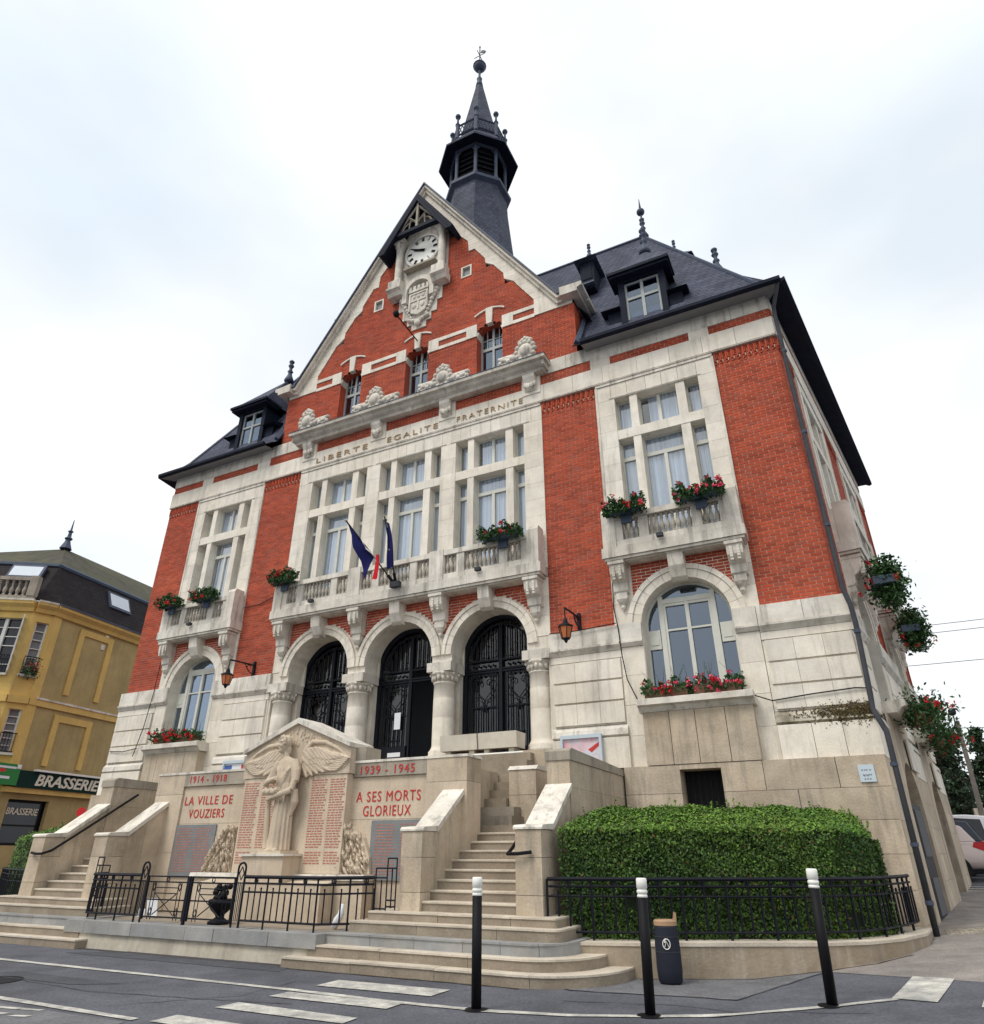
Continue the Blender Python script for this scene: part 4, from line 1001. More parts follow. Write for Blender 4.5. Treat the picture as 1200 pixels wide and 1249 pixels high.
def dormer(T, lab=None):
    """steep hipped dormer with side shoulders; local frame: x along the wall, y inward, front at y=.22"""
    y = .22
    b = MB(T)
    for s in (-1, 1): b.box(s * .48, s * .64, y, y + 2.0, 13.95, 15.98)
    b.box(-.64, .64, y - .03, y + .2, 14.0, 14.30); b.box(-.64, .64, y - .02, y + 1.6, 15.80, 16.0); b.box(-.50, .50, y + .3, y + .34, 14.2, 15.9)
    b.box(-.52, .52, y - .05, y, 15.84, 15.93)
    d = part('dormer', b, 'timber', HALL, label=lab)
    r = MB(T); E = [(-.80, y - .24, 16.02), (.80, y - .24, 16.02), (.80, y + 2.6, 16.02), (-.80, y + 2.6, 16.02)]; A = (0, y + 1.38, 18.15); B2 = (0, y + 2.2, 18.15)
    mid = [(-.70, y - .06, 16.26), (.70, y - .06, 16.26), (.70, y + 2.6, 16.26), (-.70, y + 2.6, 16.26)]
    r.quad(E[0], E[1], mid[1], mid[0]); r.quad(E[1], E[2], mid[2], mid[1]); r.quad(E[3], E[0], mid[0], mid[3])
    r.poly([mid[0], mid[1], A]); r.quad(mid[1], mid[2], B2, A); r.quad(mid[3], mid[0], A, B2); part('roof', r, 'slate', d)
    f = MB(T).box(-.86, .86, y - .30, y + .5, 15.94, 16.03); f.box(-.82, .82, y - .24, y + .4, 15.86, 15.938); part('eaves_board', f, 'timber', d)
    w = MB(T)
    for x in (-.48, .42): w.box(x, x + .06, y + .08, y + .14, 14.3, 15.82)
    w.box(-.04, .04, y + .07, y + .145, 14.3, 15.82); w.box(-.42, .42, y + .072, y + .142, 15.18, 15.26); w.box(-.42, .42, y + .08, y + .14, 14.3, 14.36); w.box(-.42, .42, y + .08, y + .14, 15.74, 15.82)
    part('frame', w, 'greyframe', d)
    part('pane', MB(T).quad((-.45, y + .11, 14.3), (.45, y + .11, 14.3), (.45, y + .11, 15.8), (-.45, y + .11, 15.8)), 'bluepane', d)
    for s in (-1, 1):
        q = MB(T).box(s * .65, s * 1.02, y + .10, y + 1.0, 13.9, 14.95); q.prism([(y - .08, 14.96), (y + 1.1, 14.96), (y + 1.1, 15.35), (y + .2, 15.12)], s * .645, s * 1.18, 'x'); part('shoulder', q, 'timber', d)
    fb = MB().lathe([(r_ * .95, h * .95) for r_, h in FIN_S], (0, y + 1.4, 18.05), 12); fb.v = [tuple(T @ Vector(v)) for v in fb.v]; part('finial', fb, 'zinc', d, True)
dormer(Matrix.Translation((7.08, 0, 0))); dormer(Matrix.Translation((-7.10, 0, 0)))
dormer(TS @ Matrix.Translation((3.2, -.06, 0))); dormer(TS @ Matrix.Translation((7.9, -.06, 0)))
for T in (Matrix.Translation((5.28, 1.35, 0)), Matrix.Translation((-5.28, 1.35, 0)), Matrix.Translation((8.15, 3.9, 1.15)) @ Matrix.Rotation(AZ, 4, 'Z')):   # small lucarnes
    b = MB(T).box(-.22, .22, 0, 1.0, 17.2, 18.35); d = part('lucarne', b, 'timber', HALL)
    part('dark_pane', MB(T).box(-.15, .15, -.02, -.002, 17.6, 18.2), 'timber', d)  # window pane in flat dark timber colour, so it shows no sky glare
    r = MB(T); E = [(-.36, -.2, 18.35), (.36, -.2, 18.35), (.36, 1.4, 18.35), (-.36, 1.4, 18.35)]; A = (0, .45, 19.0)
    r.poly([E[0], E[1], A]); r.poly([E[1], E[2], (0, 1.2, 19.0), A]); r.poly([E[3], E[0], A, (0, 1.2, 19.0)]); r.poly(E); part('roof', r, 'slate', d)
    part('sill', MB(T).box(-.24, .24, -.16, 0, 17.28, 17.34), 'zinc', d); fb = MB(T).lathe([(r_ * .55, h * .55) for r_, h in FIN_S], (0, .45, 18.95), 10); part('finial', fb, 'zinc', d, True)

# --- bell turret, an octagon with a flat face to the front
TX, TY = 0, 3.85; OA = PI / 8
KT = .84
def octo(prof, k=KT): return MB().lathe([(r * k, z) for r, z in prof], (TX, TY, 0), 8, OA)
part('turret_shaft', octo([(2.25, 19.5), (1.95, 22.2), (1.72, 24.2), (1.55, 25.8), (1.50, 26.75)]), 'slate', HALL)
part('turret_sill', octo([(1.50, 26.75), (1.72, 26.85), (1.74, 26.98), (1.66, 27.06), (1.45, 27.08)]), 'zinc', HALL)
part('lantern_core', octo([(1.22, 27.0), (1.22, 29.4)]), 'dark', HALL)
for k in range(8):
    a = OA + k * PI / 4; x, y = TX + 1.42 * KT * cos(a), TY + 1.42 * KT * sin(a)
    q = MB().lathe([(.10, 27.08), (.10, 27.35), (.075, 27.4), (.075, 29.0), (.10, 29.05), (.10, 29.2)], (x, y, 0), 8)
    part('lantern_post', q, 'zinc', HALL)
    a2 = a + PI / 4; x2, y2 = TX + 1.42 * KT * cos(a2), TY + 1.42 * KT * sin(a2)
    q = MB().tube([(x, y, 27.3), (x2, y2, 27.3)], .04, 4); q.tube([(x, y, 29.1), (x2, y2, 29.1)], .09, 4)
    q.tube([(x, y, 28.75), ((x * .8 + x2 * .2), (y * .8 + y2 * .2), 29.0)], .04, 4); q.tube([(x2, y2, 28.75), ((x2 * .8 + x * .2), (y2 * .8 + y * .2), 29.0)], .04, 4)
    part('lantern_rail', q, 'zinc', HALL)
    lv = MB()
    for j in range(5): lv._add([(x * .97, (y - TY) * .97 + TY, 27.45 + j * .3), (x2 * .97, (y2 - TY) * .97 + TY, 27.45 + j * .3), (x2 * .85, (y2 - TY) * .85 + TY, 27.68 + j * .3), (x * .85, (y - TY) * .85 + TY, 27.68 + j * .3)], [(0, 1, 2, 3)])
    part('louvre', lv, 'timber', HALL)
    # balustrade above the eaves
    bx, by = TX + 1.22 * cos(a), TY + 1.22 * sin(a); bx2, by2 = TX + 1.22 * cos(a2), TY + 1.22 * sin(a2)
    q = MB().lathe([(.09, 30.0), (.09, 30.9), (.12, 30.94), (.06, 31.02), (.045, 31.35), (.08, 31.42), (.05, 31.45)], (bx, by, 0), 8); q.ball((bx, by, 31.55), .13, 10, 6); part('turret_pinnacle', q, 'zinc', HALL)
    q = MB().tube([(bx, by, 30.85), (bx2, by2, 30.85)], .05, 4); q.tube([(bx, by, 30.2), (bx2, by2, 30.2)], .05, 4)
    for j in range(1, 6):
        t = j / 6; q.tube([(bx + (bx2 - bx) * (t - .1), by + (by2 - by) * (t - .1), 30.2), (bx + (bx2 - bx) * (t + .1), by + (by2 - by) * (t + .1), 30.85)], .025, 4); q.tube([(bx + (bx2 - bx) * (t + .1), by + (by2 - by) * (t + .1), 30.2), (bx + (bx2 - bx) * (t - .1), by + (by2 - by) * (t - .1), 30.85)], .025, 4)
    part('turret_railing', q, 'zinc', HALL)
part('turret_eaves', octo([(1.40, 29.2), (2.12, 29.0), (2.14, 29.08), (1.75, 29.45), (1.50, 30.0), (1.2, 30.02)]), 'slate', HALL)
part('turret_soffit', octo([(1.38, 29.19), (2.10, 28.99), (1.38, 29.14)]), 'timber', HALL)
part('spire', octo([(1.02, 30.0), (.96, 30.6), (.79, 31.7), (.45, 33.6), (.17, 35.2)], 1.0), 'slate', HALL)
q = MB().lathe([(.19, 35.15), (.17, 35.3), (.11, 35.7), (.14, 35.76), (.07, 35.85), (.05, 36.3), (.09, 36.36), (.06, 36.45)], (TX, TY, 0), 12); q.ball((TX, TY, 36.8), .30, 14, 10); q.lathe([(.30, 36.78), (.34, 36.83), (.30, 36.88)], (TX, TY, 0), 14)
part('spire_ball', q, 'zinc', HALL, True)
q = MB().tube([(TX, TY, 37.0), (TX, TY, 38.5)], .03, 6); q.tube([(TX - .32, TY, 37.75), (TX + .32, TY, 37.75)], .02, 5); q.tube([(TX, TY - .3, 37.75), (TX, TY + .3, 37.75)], .02, 5)
q.prism([(.05, 37.95), (.1, 38.12), (.28, 38.0), (.36, 37.82), (.18, 37.86)], TY - .02, TY + .02); q.ball((TX, TY, 38.5), .05, 6, 4); part('weathercock', q, 'zinc', HALL)

# --- right-hand side wall, receding: two bays, arched doorways below, balconies
side_bay(3.0, TS, (1.51, 4.49), ((0.0, 1.51), (4.49, 6.4)), True, .30)
side_bay(7.9, TS, (6.4, 9.4), ((9.4, SIDELEN),), True, .25)
for T, sgn in ((TS, 1),):
    rustic(.0, 1.65, T, seen=.3); rustic(4.35, 6.55, T, seen=.3); rustic(9.25, SIDELEN, T, seen=.2)
    ashlar(0, SIDELEN, 12.40, 12.95, -.05, .3, .6, .85, 'white', T, seen=.3)
    ashlar(0, SIDELEN, 13.2, 13.60, -.045, .3, .5, .9, 'trim', T, seen=.3)
    bricks(12.95, 13.2, rect(.0, SIDELEN), -.02, T, .3)
    for c in (3.0, 7.9):
        part('doorway_wall', MB(T).archwall(c - 1.55, c + 1.55, .0, 4.07, c, 1.05, 2.2, -.113, .7, 20), 'beige', HALL)
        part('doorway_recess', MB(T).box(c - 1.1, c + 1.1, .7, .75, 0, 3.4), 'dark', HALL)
        part('lintel_plaque', MB(T).box(c - .5 + .9, c + .5 + .9, -.175, -.142, 3.15, 3.75), 'white', HALL)
    d = MB(T).box(2.15, 3.5, -.10, .0, .3, 2.45); dr = part('notice_cabinet', d, 'iron', HALL); part('notice', MB(T).box(2.25, 3.4, -.12, -.101, 1.55, 2.35), 'room', dr); part('lower_panel', MB(T).box(2.3, 3.35, -.12, -.101, .6, 1.2), 'room', dr)
    for a, b in ((0, 1.45), (4.55, 6.35), (9.45, SIDELEN)): ashlar(a, b, .1, 3.09, -.11, .3, .52, 1.15, 'beige', T, seen=.3)
    dn = 0
# hidden walls that close the building
q = MB(TL_).box(0, SIDELEN, .0, .4, .0, 13.6); part('left_wall', q, 'brick', HALL)
q = MB().box(-11.8, 11.8, 11.0, 11.3, 0, 13.6); part('rear_wall', q, 'brick', HALL)
q = MB().box(-9.9, 9.9, 1.4, 1.5, 7.55, 15); part('inner_wall', q, 'room', HALL)
q = MB().box(-9.9, 9.9, .3, 11, 13.55, 13.6); part('attic_floor', q, 'room', HALL)
# downpipe at the corner, with brackets
def corner(u, v, z): return (10 + u, v, z)
dp = MB().tube([(10.30, -.42, 13.50), (10.12, -.10, 13.15), (10.10, -.09, 12.9), (10.10, -.08, 6.1), (10.16, -.14, 5.75), (10.17, -.15, 5.4), (10.12, -.12, 4.1), (10.10, -.16, 3.85), (10.22, -.22, 3.45), (10.22, -.22, 3.2), (10.20, -.22, .46)], .046, 10)
dpo = part('downpipe', dp, 'pipe', HALL, True)
for z in (11.8, 9.6, 7.4, 5.2, 2.9, 1.7, .9): part('pipe_bracket', MB().lathe([(.06, z), (.06, z + .06)], (10.11 if z > 6 else (10.16 if z > 4 else 10.21), -.08 if z > 6 else (-.145 if z > 4 else -.22), 0), 10), 'zinc', dpo)
# cables along the facade
for pts in ([(5.66, -.06, 7.4), (5.62, -.05, 6.4), (5.70, -.12, 5.9), (5.74, -.14, 5.3), (5.80, -.12, 4.8), (6.0, -.2, 4.35)], [(4.12, -.15, 5.98), (4.8, -.14, 5.97), (5.66, -.14, 6.02)], [(8.1, -.3, 4.28), (8.5, -.1, 4.14), (9.2, -.11, 4.20), (9.9, -.11, 4.24), (10.1, -.1, 4.22)],
            [(-5.58, -.05, 8.1), (-5.0, -.03, 8.12), (-4.1, -.06, 8.35)], [(-8.7, -.05, 6.8), (-8.62, -.12, 5.9), (-8.7, -.14, 4.9), (-8.9, -.14, 4.1)], [(-10.0, -.1, 4.3), (-9.4, -.12, 4.26), (-8.8, -.13, 4.32)]):
    part('cable', MB().tube(pts, .012, 5), 'iron', HALL)
part('cctv_camera', MB().box(.02, .30, -.62, -.5, 7.62, 7.76), 'pipe', HALL)
q = MB().tube([(.0, -.05, 16.1), (-.12, -.9, 16.35), (-.15, -1.0, 16.4)], .02, 6); q.ball((-.16, -1.05, 16.45), .12, 8, 6, (.8, 1, 1.1)); part('gable_lamp', q, 'blackpaint', HALL)
for x in (6.9, 2.5, -7.2, -2.6): part('floodlight', MB().box(x - .07, x + .07, -.58, -.47, 7.66, 7.74), 'pipe', HALL)
MO = part('mortar', MORTAR, 'mortar', HALL)
BRICKS.flush(HALL, 300, 'brickwork'); STONES.flush(HALL, 300, 'stonework')

# ------------------------------------------------------------------ two flights of steps
def arc_front(x0, xe, yb, yf, rx, ry, s, n=10):
    P = [(x0, yb), (x0, yf), (xe - rx, yf)] + [(xe - rx + rx * sin(PI / 2 * k / n), yf + ry - ry * cos(PI / 2 * k / n)) for k in range(1, n + 1)] + [(xe, yb)]
    return [(s * x, y) for x, y in P]
def clipx(poly, a, b):
    """clip a polygon to a <= x <= b"""
    for lim, keep in ((a, lambda p: p[0] >= a), (b, lambda p: p[0] <= b)):
        o = []
        for i, p in enumerate(poly):
            q = poly[(i + 1) % len(poly)]
            if keep(p): o.append(p)
            if keep(p) != keep(q):
                t = (lim - p[0]) / (q[0] - p[0]); o.append((lim, p[1] + t * (q[1] - p[1])))
        poly = o
    return poly
for s in (1, -1):
    st = thing('stone_staircase', ('right-hand' if s > 0 else 'left-hand') + ' flight of worn stone steps between parapets, ' + ('behind the nearest bollard' if s > 0 else 'towards the yellow brasserie'), 'stairs', (s * 4.4, -4.4, .3), 'flights of steps up to the town hall')
    pc = Pieces('stone', 'beige')
    for k in range(8):
        zt = .998 + .131 * k; y = -4.36 + .222 * k
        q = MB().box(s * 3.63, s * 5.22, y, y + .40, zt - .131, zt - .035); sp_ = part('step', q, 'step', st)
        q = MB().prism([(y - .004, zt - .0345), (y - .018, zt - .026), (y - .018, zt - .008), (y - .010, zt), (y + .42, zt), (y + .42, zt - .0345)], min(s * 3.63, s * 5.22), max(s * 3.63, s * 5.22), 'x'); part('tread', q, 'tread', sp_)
    for nm, x0, xe, yb, yf, rx, ry, z0, z1, m, cuts in (('step', 2.95, 5.84, -4.0, -4.62, .04, .05, .60, .870, 'step', (4.1, 5.2)), ('step', 2.79, 5.96, -4.0, -4.83, .16, .16, .60, .757, 'step', (3.9, 5.1)),
            ('kerb_stone', 2.55, 6.07, -4.0, -5.03, .5, .62, .1, .622, 'kerb', (3.3, 4.0, 4.72, 5.25, 5.75)), ('step', 2.40, 6.38, -4.05, -5.22, .8, .95, .1, .490, 'step', (3.6, 4.9)), ('step', 2.15, 6.68, -4.10, -5.42, 1.05, 1.15, .0, .362, 'step', (3.3, 4.55, 5.8))):
        P = arc_front(x0, xe, yb, yf, rx, ry, 1); cc = [x0 - .1] + list(cuts) + [xe + .1]
        for a, b in zip(cc[:-1], cc[1:]):
            pp = clipx(P, a + (.003 if a > x0 else 0), b - (.003 if b < xe else 0)); dz = random.uniform(-.004, .003)
            n = len(pp); top = []
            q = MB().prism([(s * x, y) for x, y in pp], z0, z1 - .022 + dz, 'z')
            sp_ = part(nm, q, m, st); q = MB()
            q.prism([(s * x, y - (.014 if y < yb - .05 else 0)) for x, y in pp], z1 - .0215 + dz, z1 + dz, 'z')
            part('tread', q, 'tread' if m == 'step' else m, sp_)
    part('landing', MB().box(s * 2.0, s * 5.22, -2.58, -.2, 1.6, 2.03), 'step', st)
    for k in range(9):
        zt = 2.19 + .155 * k; y = -2.28 + .20 * k
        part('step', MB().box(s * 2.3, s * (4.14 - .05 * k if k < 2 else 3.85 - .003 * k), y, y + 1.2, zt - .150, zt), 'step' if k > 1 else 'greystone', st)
    # pedestals
    for a, b in ((3.32, 3.68), (5.19, 5.58)):
        for za, zb in ((.86, 1.10), (1.106, 1.55), (1.556, 1.90)):
            pc.add((min(s * a, s * b), max(s * a, s * b), -4.42, -4.0, za, zb))
        q = MB().prism([(-4.44, 1.905), (-4.0, 1.905), (-3.18, 2.50), (-3.18, 2.585), (-4.01, 1.985), (-4.40, 1.96), (-4.44, 1.93)], min(s * (a - .025), s * (b + .025)), max(s * (a - .025), s * (b + .025)), 'x'); part('coping', q, 'trim', st)
        for (ya, yb_) in ((-4.0, -3.6), (-3.596, -3.19)):
            f_ = lambda y: 1.90 + (y + 4.0) * .725
            q = MB().prism([(ya, .3), (yb_, .3), (yb_, f_(yb_)), (ya, f_(ya))], min(s * (a + .015), s * (b - .015)), max(s * (a + .015), s * (b - .015)), 'x'); part('parapet_stone', q, 'beige', st)
    q = MB().box(s * 5.19, s * 5.58, -3.18, -.16, .3, 2.53); part('parapet_wall', q, 'beige', st)
    for ya, yb_ in ((-3.18, -2.2), (-2.196, -1.2), (-1.196, -.16)): pc.add((min(s * 5.19, s * 5.58), max(s * 5.19, s * 5.58), ya, yb_, 2.533, 2.93))
    q = MB().prism([(-3.20, 2.933), (-3.20, 3.07), (-3.1, 3.12), (-.16, 3.05), (-.16, 2.933)], min(s * 5.17, s * 5.60), max(s * 5.17, s * 5.60), 'x'); part('parapet_cap', q, 'greystone', st)
    for za, zb in ((2.02, 2.55), (2.556, 2.98)): pc.add((min(s * 3.86, s * 4.40), max(s * 3.86, s * 4.40), -1.78, -1.25, za, zb))
    q = MB().prism([(-1.80, 2.983), (-1.23, 2.983), (-1.3, 3.06), (-1.7, 3.06)], min(s * 3.84, s * 4.42), max(s * 3.84, s * 4.42), 'x'); part('block_cap', q, 'trim', st)
    q = MB().box(s * 4.42, s * 5.18, -.9, -.2, 2.0, 3.0); part('rear_parapet', q, 'beige', st)
    hr = MB().tube([(s * 5.45, -4.46, 1.62), (s * 5.25, -4.50, 1.60), (s * 5.10, -4.48, 1.60), (s * 5.08, -4.3, 1.66), (s * 5.09, -3.9, 1.92), (s * 5.09, -2.6, 2.80)], .024, 8)
    part('handrail', hr, 'blackpaint', st)
    for y, z in ((-3.8, 1.98), (-2.9, 2.59)): part('rail_bracket', MB().tube([(s * 5.09, y, z), (s * 5.20, y, z - .05)], .012, 5), 'blackpaint', st)
    pc.flush(st, 200, 'stonework')

# platform in front of the arches
q = MB().box(-4.2, 4.2, -.45, 1.0, 3.1, 3.5); part('portico_floor', q, 'step', HALL)
q = MB()
for a, b, za, zb in ((-4.2, 2.75, 2.0, 3.5), (2.75, 3.5, 2.0, 3.2), (3.5, 4.2, 2.0, 3.5)): q.box(a, b, -.50, -.452, za, zb)
part('portico_base', q, 'beige', HALL); part('light_well', MB().box(2.7, 3.55, -.40, -.38, 3.18, 3.5), 'dark', HALL)
q = MB().tube([(1.9, -.58, 3.46), (3.62, -.58, 3.46)], .022, 6); q.tube([(2.62, -.58, 3.1), (2.62, -.58, 3.46)], .02, 6); part('guard_rail', q, 'whitepaint', HALL)

# kerb wall and terrace under the memorial
tw = thing('terrace_wall', 'low terrace wall of stained render topped with blue grey kerb stones', 'low wall', (0, -5.2, .2))
q = MB().prism([(-5.26, -.1), (-5.20, .44), (-4.6, .44), (-4.6, -.1)], -2.74, 2.52, 'x'); part('rendered_face', q, 'render', tw)
xk = -2.78
while xk < 2.5:
    w = min(random.uniform(.42, .85), 2.56 - xk)
    if 2.56 - (xk + w) < .3: w = 2.56 - xk
    j = random.uniform(-.006, .006); part('kerb_stone', MB().box(xk + .004, xk + w - .004, -5.245 + j, -4.85, .442, .612 + j * .6), 'kerb', tw); xk += w
struct('terrace', MB().box(-3.3, 3.3, -4.851, -3.0, .1, .60), 'step')

# ------------------------------------------------------------------ war memorial
WM = thing('war_memorial', 'carved stone war memorial wall with winged figure and red engraved lettering', 'war memorial', (0, -3.3, .6))
pm = Pieces('stone', 'memorial')
pm.add((-3.72, 3.72, -3.155, -2.70, .62, 1.6)); 
for s in (-1, 1):
    def bx(a, b, *r, **k): pm.add((min(s * a, s * b), max(s * a, s * b), *r), **k)
    bx(1.25, 2.12, -3.16, -2.7, 1.6, 2.135); bx(2.126, 2.95, -3.16, -2.7, 1.6, 2.135); bx(1.25, 2.95, -3.16, -2.7, 2.14, 2.84)
    bx(1.25, 2.1, -3.205, -2.7, 2.845, 3.08, m='greystone'); bx(2.106, 2.95, -3.205, -2.7, 2.845, 3.08, m='greystone')
    bx(2.955, 3.75, -3.205, -2.7, 2.70, 3.08, m='beige'); bx(2.955, 3.75, -3.205, -2.7, 1.62, 2.695); bx(2.955, 3.75, -3.205, -2.7, .62, 1.615)
    bx(2.4, 3.4, -2.695, -1.3, .62, 3.0, m='beige')
    q = MB().box(s * 1.28, s * 3.77, -3.22, -2.68, 3.083, 3.125); part('coping', q, 'trim', WM)
    # grey name slab
    sl = part('name_slab', MB().box(s * 1.86, s * 3.02, -3.19, -3.165, 1.20, 2.12), 'plaque', WM)
    q = MB()
    for cx_, w in ((2.17, .42), (2.68, .42)):
        for r in range(17):
            x = s * cx_ - w / 2; 
            while x < s * cx_ + w / 2 - .06:
                L_ = random.uniform(.04, .12); q.box(x, min(x + L_, s * cx_ + w / 2), -3.193, -3.189, 2.04 - r * .047, 2.04 - r * .047 + .018); x += L_ + .025
            if r in (10,) and s > 0: continue
    part('engraved_names', q, 'fadedred', sl, kind='stuff')
for txt, x, z, w, h in (('A SES MORTS', 2.15, 2.50, 1.36, .18), ('GLORIEUX', 2.14, 2.265, 1.0, .18), ('1939 - 1945', 2.13, 2.945, 1.16, .15), ('LA VILLE DE', -2.22, 2.56, 1.32, .17), ('VOUZIERS', -2.22, 2.315, .98, .17), ('1914 - 1918', -2.28, 2.965, 1.02, .14)):
    t = text_mb(txt, h * 1.36, .004, .0, 0, 1.16); wx = max(v[0] for v in t.v) - min(v[0] for v in t.v); mx_ = (max(v[0] for v in t.v) + min(v[0] for v in t.v)) / 2
    y = -3.166 if z < 2.8 else -3.211
    t.v = [((v[0] - mx_) * w / wx + x, y + v[1], v[2] + z) for v in t.v]; part('inscription', t, 'redpaint', WM, label='red engraved words %s' % txt)
# stele with pediment
SX = .14
pm.add((-1.24 + SX, 1.24 + SX, -3.36, -2.75, 1.29, 2.90))
q = MB().prism([(-1.28 + SX, 2.905), (1.28 + SX, 2.905), (1.28 + SX, 3.36), (SX, 3.86), (-1.28 + SX, 3.36)], -3.38, -2.75); part('pediment', q, 'memorial', WM)
for s in (-1, 1):
    q = MB().prism([(SX, 3.862), (SX + s * 1.30, 3.355), (SX + s * 1.30, 3.43), (SX, 3.965)], -3.45, -2.72); part('raking_cornice', q, 'trim', WM)
    q = MB().box(SX + s * 1.285, SX + s * 1.50, -3.22, -2.75, 3.128, 3.36); part('shoulder', q, 'greystone', WM)
q = MB().prism([(-3.52, 1.20), (-3.50, 1.285), (-3.2, 1.285), (-3.2, 1.20)], -2.0, 2.0, 'x'); part('ledge', q, 'trim', WM)
pm.add((-1.98, 1.98, -3.48, -3.2, .60, 1.195)); pm.add((-1.42, 1.42, -3.86, -3.485, .60, 1.12))
q = MB().prism([(-3.86, 1.124), (-3.52, 1.19), (-3.4, 1.19), (-3.4, 1.124)], -1.42, 1.42, 'x'); part('weathering', q, 'memorial', WM)
pm.add((-.46, .50, -3.80, -3.365, 1.125, 1.56)); part('pedestal_cap', MB().box(-.50, .54, -3.84, -3.365, 1.562, 1.60), 'trim', WM)
pm.flush(WM, 200, 'stonework')
q = MB()
for cx_, w in ((-.88, .36), (-.44, .36), (.76, .36), (1.18, .34)):
    for r in range(33):
        if r == 27: continue
        x = cx_ - w / 2; z = 2.80 - r * .0425
        while x < cx_ + w / 2 - .05:
            L_ = random.uniform(.035, .11); q.box(x, min(x + L_, cx_ + w / 2), -3.364, -3.3598, z, z + .020); x += L_ + .018
part('engraved_names', q, 'fadedred', WM, kind='stuff')
# carved sprays of leaves either side
for s in (-1, 1):
    q = MB()
    for k in range(150):
        t = random.random(); a = random.uniform(0, PI / 2); r = math.sqrt(random.random())
        x = s * (1.27 + .62 * r * cos(a)); z = 1.32 + .74 * r * sin(a); an = random.uniform(-.5, .5) + s * (-.5 + a * .5)
        l = random.uniform(.05, .10); dx, dz = sin(an) * l, cos(an) * l; px, pz = -dz * .33, dx * .33; y = -3.23 - random.uniform(0, .10)
        q._add([(x - dx, y, z - dz), (x + px, y - .02, z + pz), (x + dx, y - .015, z + dz), (x - px, y - .02, z - pz), (x, y - .045, z), (x, -3.15, z)], [(0, 1, 4), (1, 2, 4), (2, 3, 4), (3, 0, 4), (0, 5, 1), (1, 5, 2), (2, 5, 3), (3, 5, 0)])
    q.prism([(s * 1.25, 1.29), (s * 1.93, 1.29), (s * 1.90, 1.55), (s * 1.75, 1.85), (s * 1.5, 2.04), (s * 1.25, 2.06)], -3.25, -3.15)
    part('carved_spray', q, 'memorial', WM, kind='stuff')

# winged figure: one voxel-fused body, wings as parts of it
def fuse(mb, voxel, m, name, parent, smooth_it=2):
    me = newmesh(name, mb.v, mb.f, m); o = bpy.data.objects.new(name, me); col.objects.link(o)
    r = o.modifiers.new('r', 'REMESH'); r.mode = 'VOXEL'; r.voxel_size = voxel; r.use_smooth_shade = True
    sm = o.modifiers.new('s', 'SMOOTH'); sm.iterations = smooth_it; sm.factor = .5
    dg = bpy.context.evaluated_depsgraph_get(); me2 = bpy.data.meshes.new_from_object(o.evaluated_get(dg)); me2.name = name
    bpy.data.objects.remove(o); o = bpy.data.objects.new(name, me2)
    if not me2.materials: me2.materials.append(M[m])
    attach(o, parent); return o
FX, FY, FZ = .07, -3.56, 1.60
b = MB()
def rings(rows, n=112):
    vs = []; fs = []
    for (z, cx_, cy, rx, ry, pl, tw) in rows:
        for k in range(n):
            a = 2 * PI * k / n; f_ = 1 + pl * (abs(sin(a * 7 + tw)) - .5) + pl * .35 * sin(a * 3 + tw * 2)
            vs.append((FX + cx_ + rx * f_ * cos(a), FY + cy + ry * f_ * sin(a), FZ + z))
    m = len(rows)
    for j in range(m - 1):
        for k in range(n): fs.append((j * n + k, j * n + (k + 1) % n, (j + 1) * n + (k + 1) % n, (j + 1) * n + k))
    fs.append(tuple(range(n - 1, -1, -1))); fs.append(tuple((m - 1) * n + k for k in range(n))); b._add(vs, fs)
rings([(.05, .02, 0, .25, .19, .17, 0), (.25, .02, 0, .24, .185, .17, .02), (.55, .02, .005, .225, .18, .16, .04), (.82, .02, .01, .215, .175, .13, .06), (.98, .015, .01, .22, .175, .08, .1), (1.00, .02, .005, .27, .20, .10, .5),
       (1.08, .02, .0, .25, .19, .10, .8), (1.18, .02, .0, .215, .165, .06, .9), (1.32, .02, .0, .235, .165, .05, 1.0), (1.45, .01, .01, .25, .15, .04, 1.1), (1.54, .0, .015, .235, .13, .02, 1.1), (1.60, -.02, .02, .17, .11, .0, 0), (1.64, -.05, .0, .078, .075, 0, 0), (1.74, -.085, -.02, .066, .07, 0, 0), (1.80, -.095, -.03, .06, .07, 0, 0)])
for s, cx_ in ((-1, -.10), (1, .10)): b.ball((FX + cx_, FY - .17, FZ + .045), .07, 8, 6, (.8, 1.5, .6))
hc = (FX - .11, FY - .05, FZ + 1.86)
b.ball(hc, .125, 16, 12, (.86, 1.0, 1.18)); b.ball((hc[0] - .02, hc[1] - .03, hc[2] - .08), .085, 12, 8, (.85, 1, 1)); b.ball((hc[0] + .02, hc[1] + .04, hc[2] + .04), .135, 14, 10, (1, .98, 1.02))
fd = Vector((-.42, -.90, 0)).normalized(); sd_ = Vector((fd.y, -fd.x, 0))
def face(f, u, z, r, sc=(1, 1, 1)): p = Vector(hc) + fd * f - sd_ * u; b.ball((p.x, p.y, hc[2] + z), r, 8, 6, sc)
face(.135, 0, -.02, .020, (1, 1, 1.3)); face(.125, 0, .02, .015, (1, 1, 2.2)); face(.120, 0, -.062, .022, (1.3, 1.3, .45)); face(.119, 0, -.080, .020, (1.2, 1.2, .5)); face(.108, 0, -.118, .032)
for u in (-.045, .045): face(.112, u, .052, .026, (1.4, 1.4, .42)); face(.104, u, .022, .016); face(.100, u * 1.1, -.03, .03)
for k in range(9):                                                              # hair rolled back from the brow
    a = PI * (k - .6) / 7; p = Vector(hc) + fd * (.055 + .01 * (k % 2)) - sd_ * (.118 * cos(a)); b.ball((p.x, p.y, hc[2] + .045 + .098 * sin(a)), .040, 8, 6)
